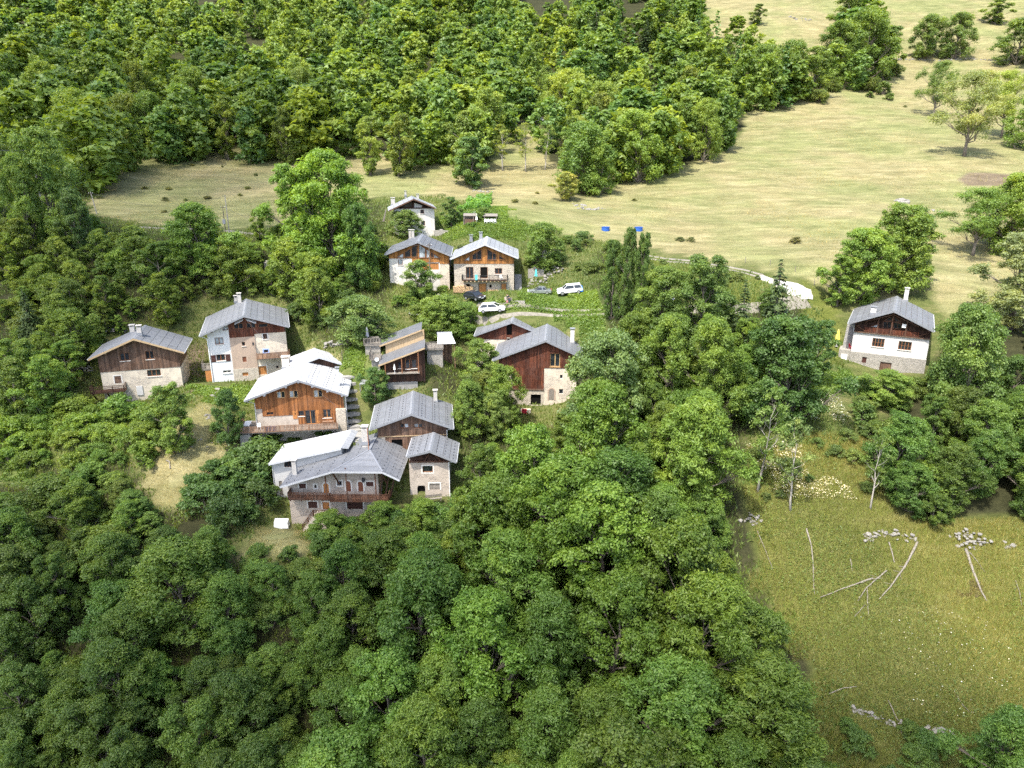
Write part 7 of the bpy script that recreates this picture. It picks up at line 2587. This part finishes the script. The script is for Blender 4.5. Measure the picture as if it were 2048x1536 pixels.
for lab, px, py in (('left blue round water tub on the meadow', 1211, 461), ('right blue round water tub on the meadow', 1277, 461)):
    t = empty('water_tub', G(px, py), 0, lab, 'tub', 'blue water tubs on the meadow')
    m = MB()
    k = 20
    vs, fs = [], []
    for (r_, z) in ((.86, -.4), (.90, .62), (.95, .64), (.95, .70), (.84, .70), (.80, .25)):
        vs += [(r_ * math.cos(6.2832 * i / k), r_ * math.sin(6.2832 * i / k), z) for i in range(k)]
    for j in range(5):
        for i in range(k):
            fs.append((j * k + i, j * k + (i + 1) % k, (j + 1) * k + (i + 1) % k, (j + 1) * k + i))
    m.add(vs, fs)
    m.build('tub', M['tub_blue'], t)
    w = MB()
    w.add([(.82 * math.cos(6.2832 * i / k), .82 * math.sin(6.2832 * i / k), .52) for i in range(k)], [tuple(range(k))])
    w.build('water', M['car_glass'], t)
# trampoline
tp = empty('trampoline', G(838, 636), 0, 'round black trampoline half hidden by bushes below the twin chalets', 'trampoline')
k = 22
ring = [(1.7 * math.cos(6.2832 * i / k), 1.7 * math.sin(6.2832 * i / k), .8) for i in range(k + 1)]
MB().tube(ring, .09, 6).build('rim', M['trim_white'], tp)
MB().add([(p[0] * .95, p[1] * .95, .78) for p in ring[:-1]], [tuple(range(k))]).build('mat', M['metal_dark'], tp)
for i in range(6):
    x, y = 1.65 * math.cos(i * 1.047), 1.65 * math.sin(i * 1.047)
    MB().tube([(x, y, -.6), (x, y, .78)], .04, 6).build('leg', M['metal_dark'], tp)
# low pitched dog house / woodshed below the twin chalets
dh = empty('wood_shelter', G(878, 607), .1, 'tiny pitched wooden shelter below the left twin chalet', 'shelter')
MB().prism([(-1.2, .9), (0, 1.7), (1.2, .9), (1.2, .8), (0, 1.58), (-1.2, .8)], -.9, .9).build('roof', M['wood_grey'], dh)
MB().prism([(-.95, -.5), (-.95, .85), (0, 1.5), (.95, .85), (.95, -.5)], -.7, .7).build('body', M['wood_brown'], dh)
# white wrapped pallet below the front house
wb = MB()
random.seed(3)
wb.hexa([(-.95, -.6, 0), (.95, -.6, 0), (.95, .6, 0), (-.95, .6, 0), (-.85, -.5, .95), (.9, -.55, .85), (.85, .5, .9), (-.9, .55, 1.0)])
o = wb.build('covered_pallet', M['white'], None, G(564, 1054))
o.rotation_euler = (0, 0, .1)
tag(o, 'low stack under a white sheet at the left corner of the front house', 'pallet')
sheet = MB().slab([(-.5, -.9, .5), (.5, -.9, .5), (.5, .9, .8), (-.5, .9, .8)], .05)
for x in (-.42, .42):
    for y in (-.8, .8):
        sheet.box(x - .05, x + .05, y - .05, y + .05, -.8, .46)
o = sheet.build('lean_to_roof', M['roof_pale'], None, G(728, 774))
tag(o, 'small white lean-to roof beside the stairway under the dark timber cabin', 'lean-to')
# low wall with post where the person stands
lw = empty('low_wall', G(1026, 612), -.1, 'low pale wall with square post behind the bending person', 'wall')
MB().box(-.2, 2.0, .3, .55, -.8, .40).build('wall', M['m_stone2'], lw)
MB().box(-1.5, -1.15, .3, .65, -.8, 1.0).build('post', M['m_stone'], lw)
MB().box(-1.1, -.2, .35, .5, .1, .9).build('gate', M['wood_grey'], lw)
fl = empty('low_fence_post', G(685, 722), 0, 'single weathered fence post on the green slope above the stairway', 'post')
MB().tube([(0, 0, -.4), (0, 0, 1.7)], .06, 6).build('post', M['bark'], fl)
for i, (px, py) in enumerate([(1442, 524), (1490, 527), (1540, 531), (1590, 545), (1628, 572), (1635, 560)]):
    f = MB().tube([(0, 0, -.3), (.02, 0, 1.1)], .05, 6).build('fence_post', M['wood_grey'], None, G(px, py))
    tag(f, 'thin wooden fence post above the gravel road, %s from the left' % ORD[i], 'post', 'fence posts above the gravel road')

# ------------------------------------------------------------------ clouds above the valley that dapple the hillside
M['cloud'], nt, b_, N, L = nt_new('cloud')
tr = N('BsdfTransparent')
df = N('BsdfTranslucent')
df.inputs[0].default_value = (.95, .95, .96, 1)
mx = N('MixShader')
nz = noise(N, L, coords(N, L), .02, 4)
L(ramp(N, L, nz, [(.3, .34), (.7, .46)]), mx.inputs[0])
L(tr.outputs[0], mx.inputs[1])
L(df.outputs[0], mx.inputs[2])
L(mx.outputs[0], nt.nodes['Material Output'].inputs[0])


def cloud(label, spots, alt=1150.0):
    """cumulus made of lumps; spots are where its parts shade the ground (x, y, radius)"""
    import bmesh
    bm = bmesh.new()
    for (x, y, r_) in spots:
        z0 = float(ground(x, y))
        t = (alt - z0) / TO_SUN.z
        c = Vector((x, y, z0)) + TO_SUN * t
        k = bmesh.ops.create_icosphere(bm, subdivisions=3, radius=1.0)['verts']
        rr = random.Random(int(x * 7 + y))
        ph = [rr.uniform(0, 6.28) for _ in range(6)]
        for v in k:
            d = v.co.copy()
            w = 1 + .10 * math.sin(3 * d.x + ph[0]) * math.sin(4 * d.y + ph[1]) + .07 * math.sin(7 * d.x + 5 * d.z + ph[2]) + .05 * math.sin(11 * d.y + ph[3])
            v.co = c + Vector((d.x * r_ * w, d.y * r_ * w, d.z * r_ * .35 * w * (1 if d.z > 0 else .4)))
    me = bpy.data.meshes.new('cloud')
    bm.to_mesh(me)
    bm.free()
    me.materials.append(M['cloud'])
    me.polygons.foreach_set('use_smooth', np.ones(len(me.polygons), bool))
    o = link('cloud', me)
    return tag(o, label, 'cloud')


cloud('thin cumulus above the left of the valley', [(-110, 150, 68), (-100, 235, 55), (-170, 300, 70)])
cloud('thin cumulus above the foot of the slope', [(-75, 45, 55), (0, 40, 46), (38, 34, 30), (-25, 72, 19)])
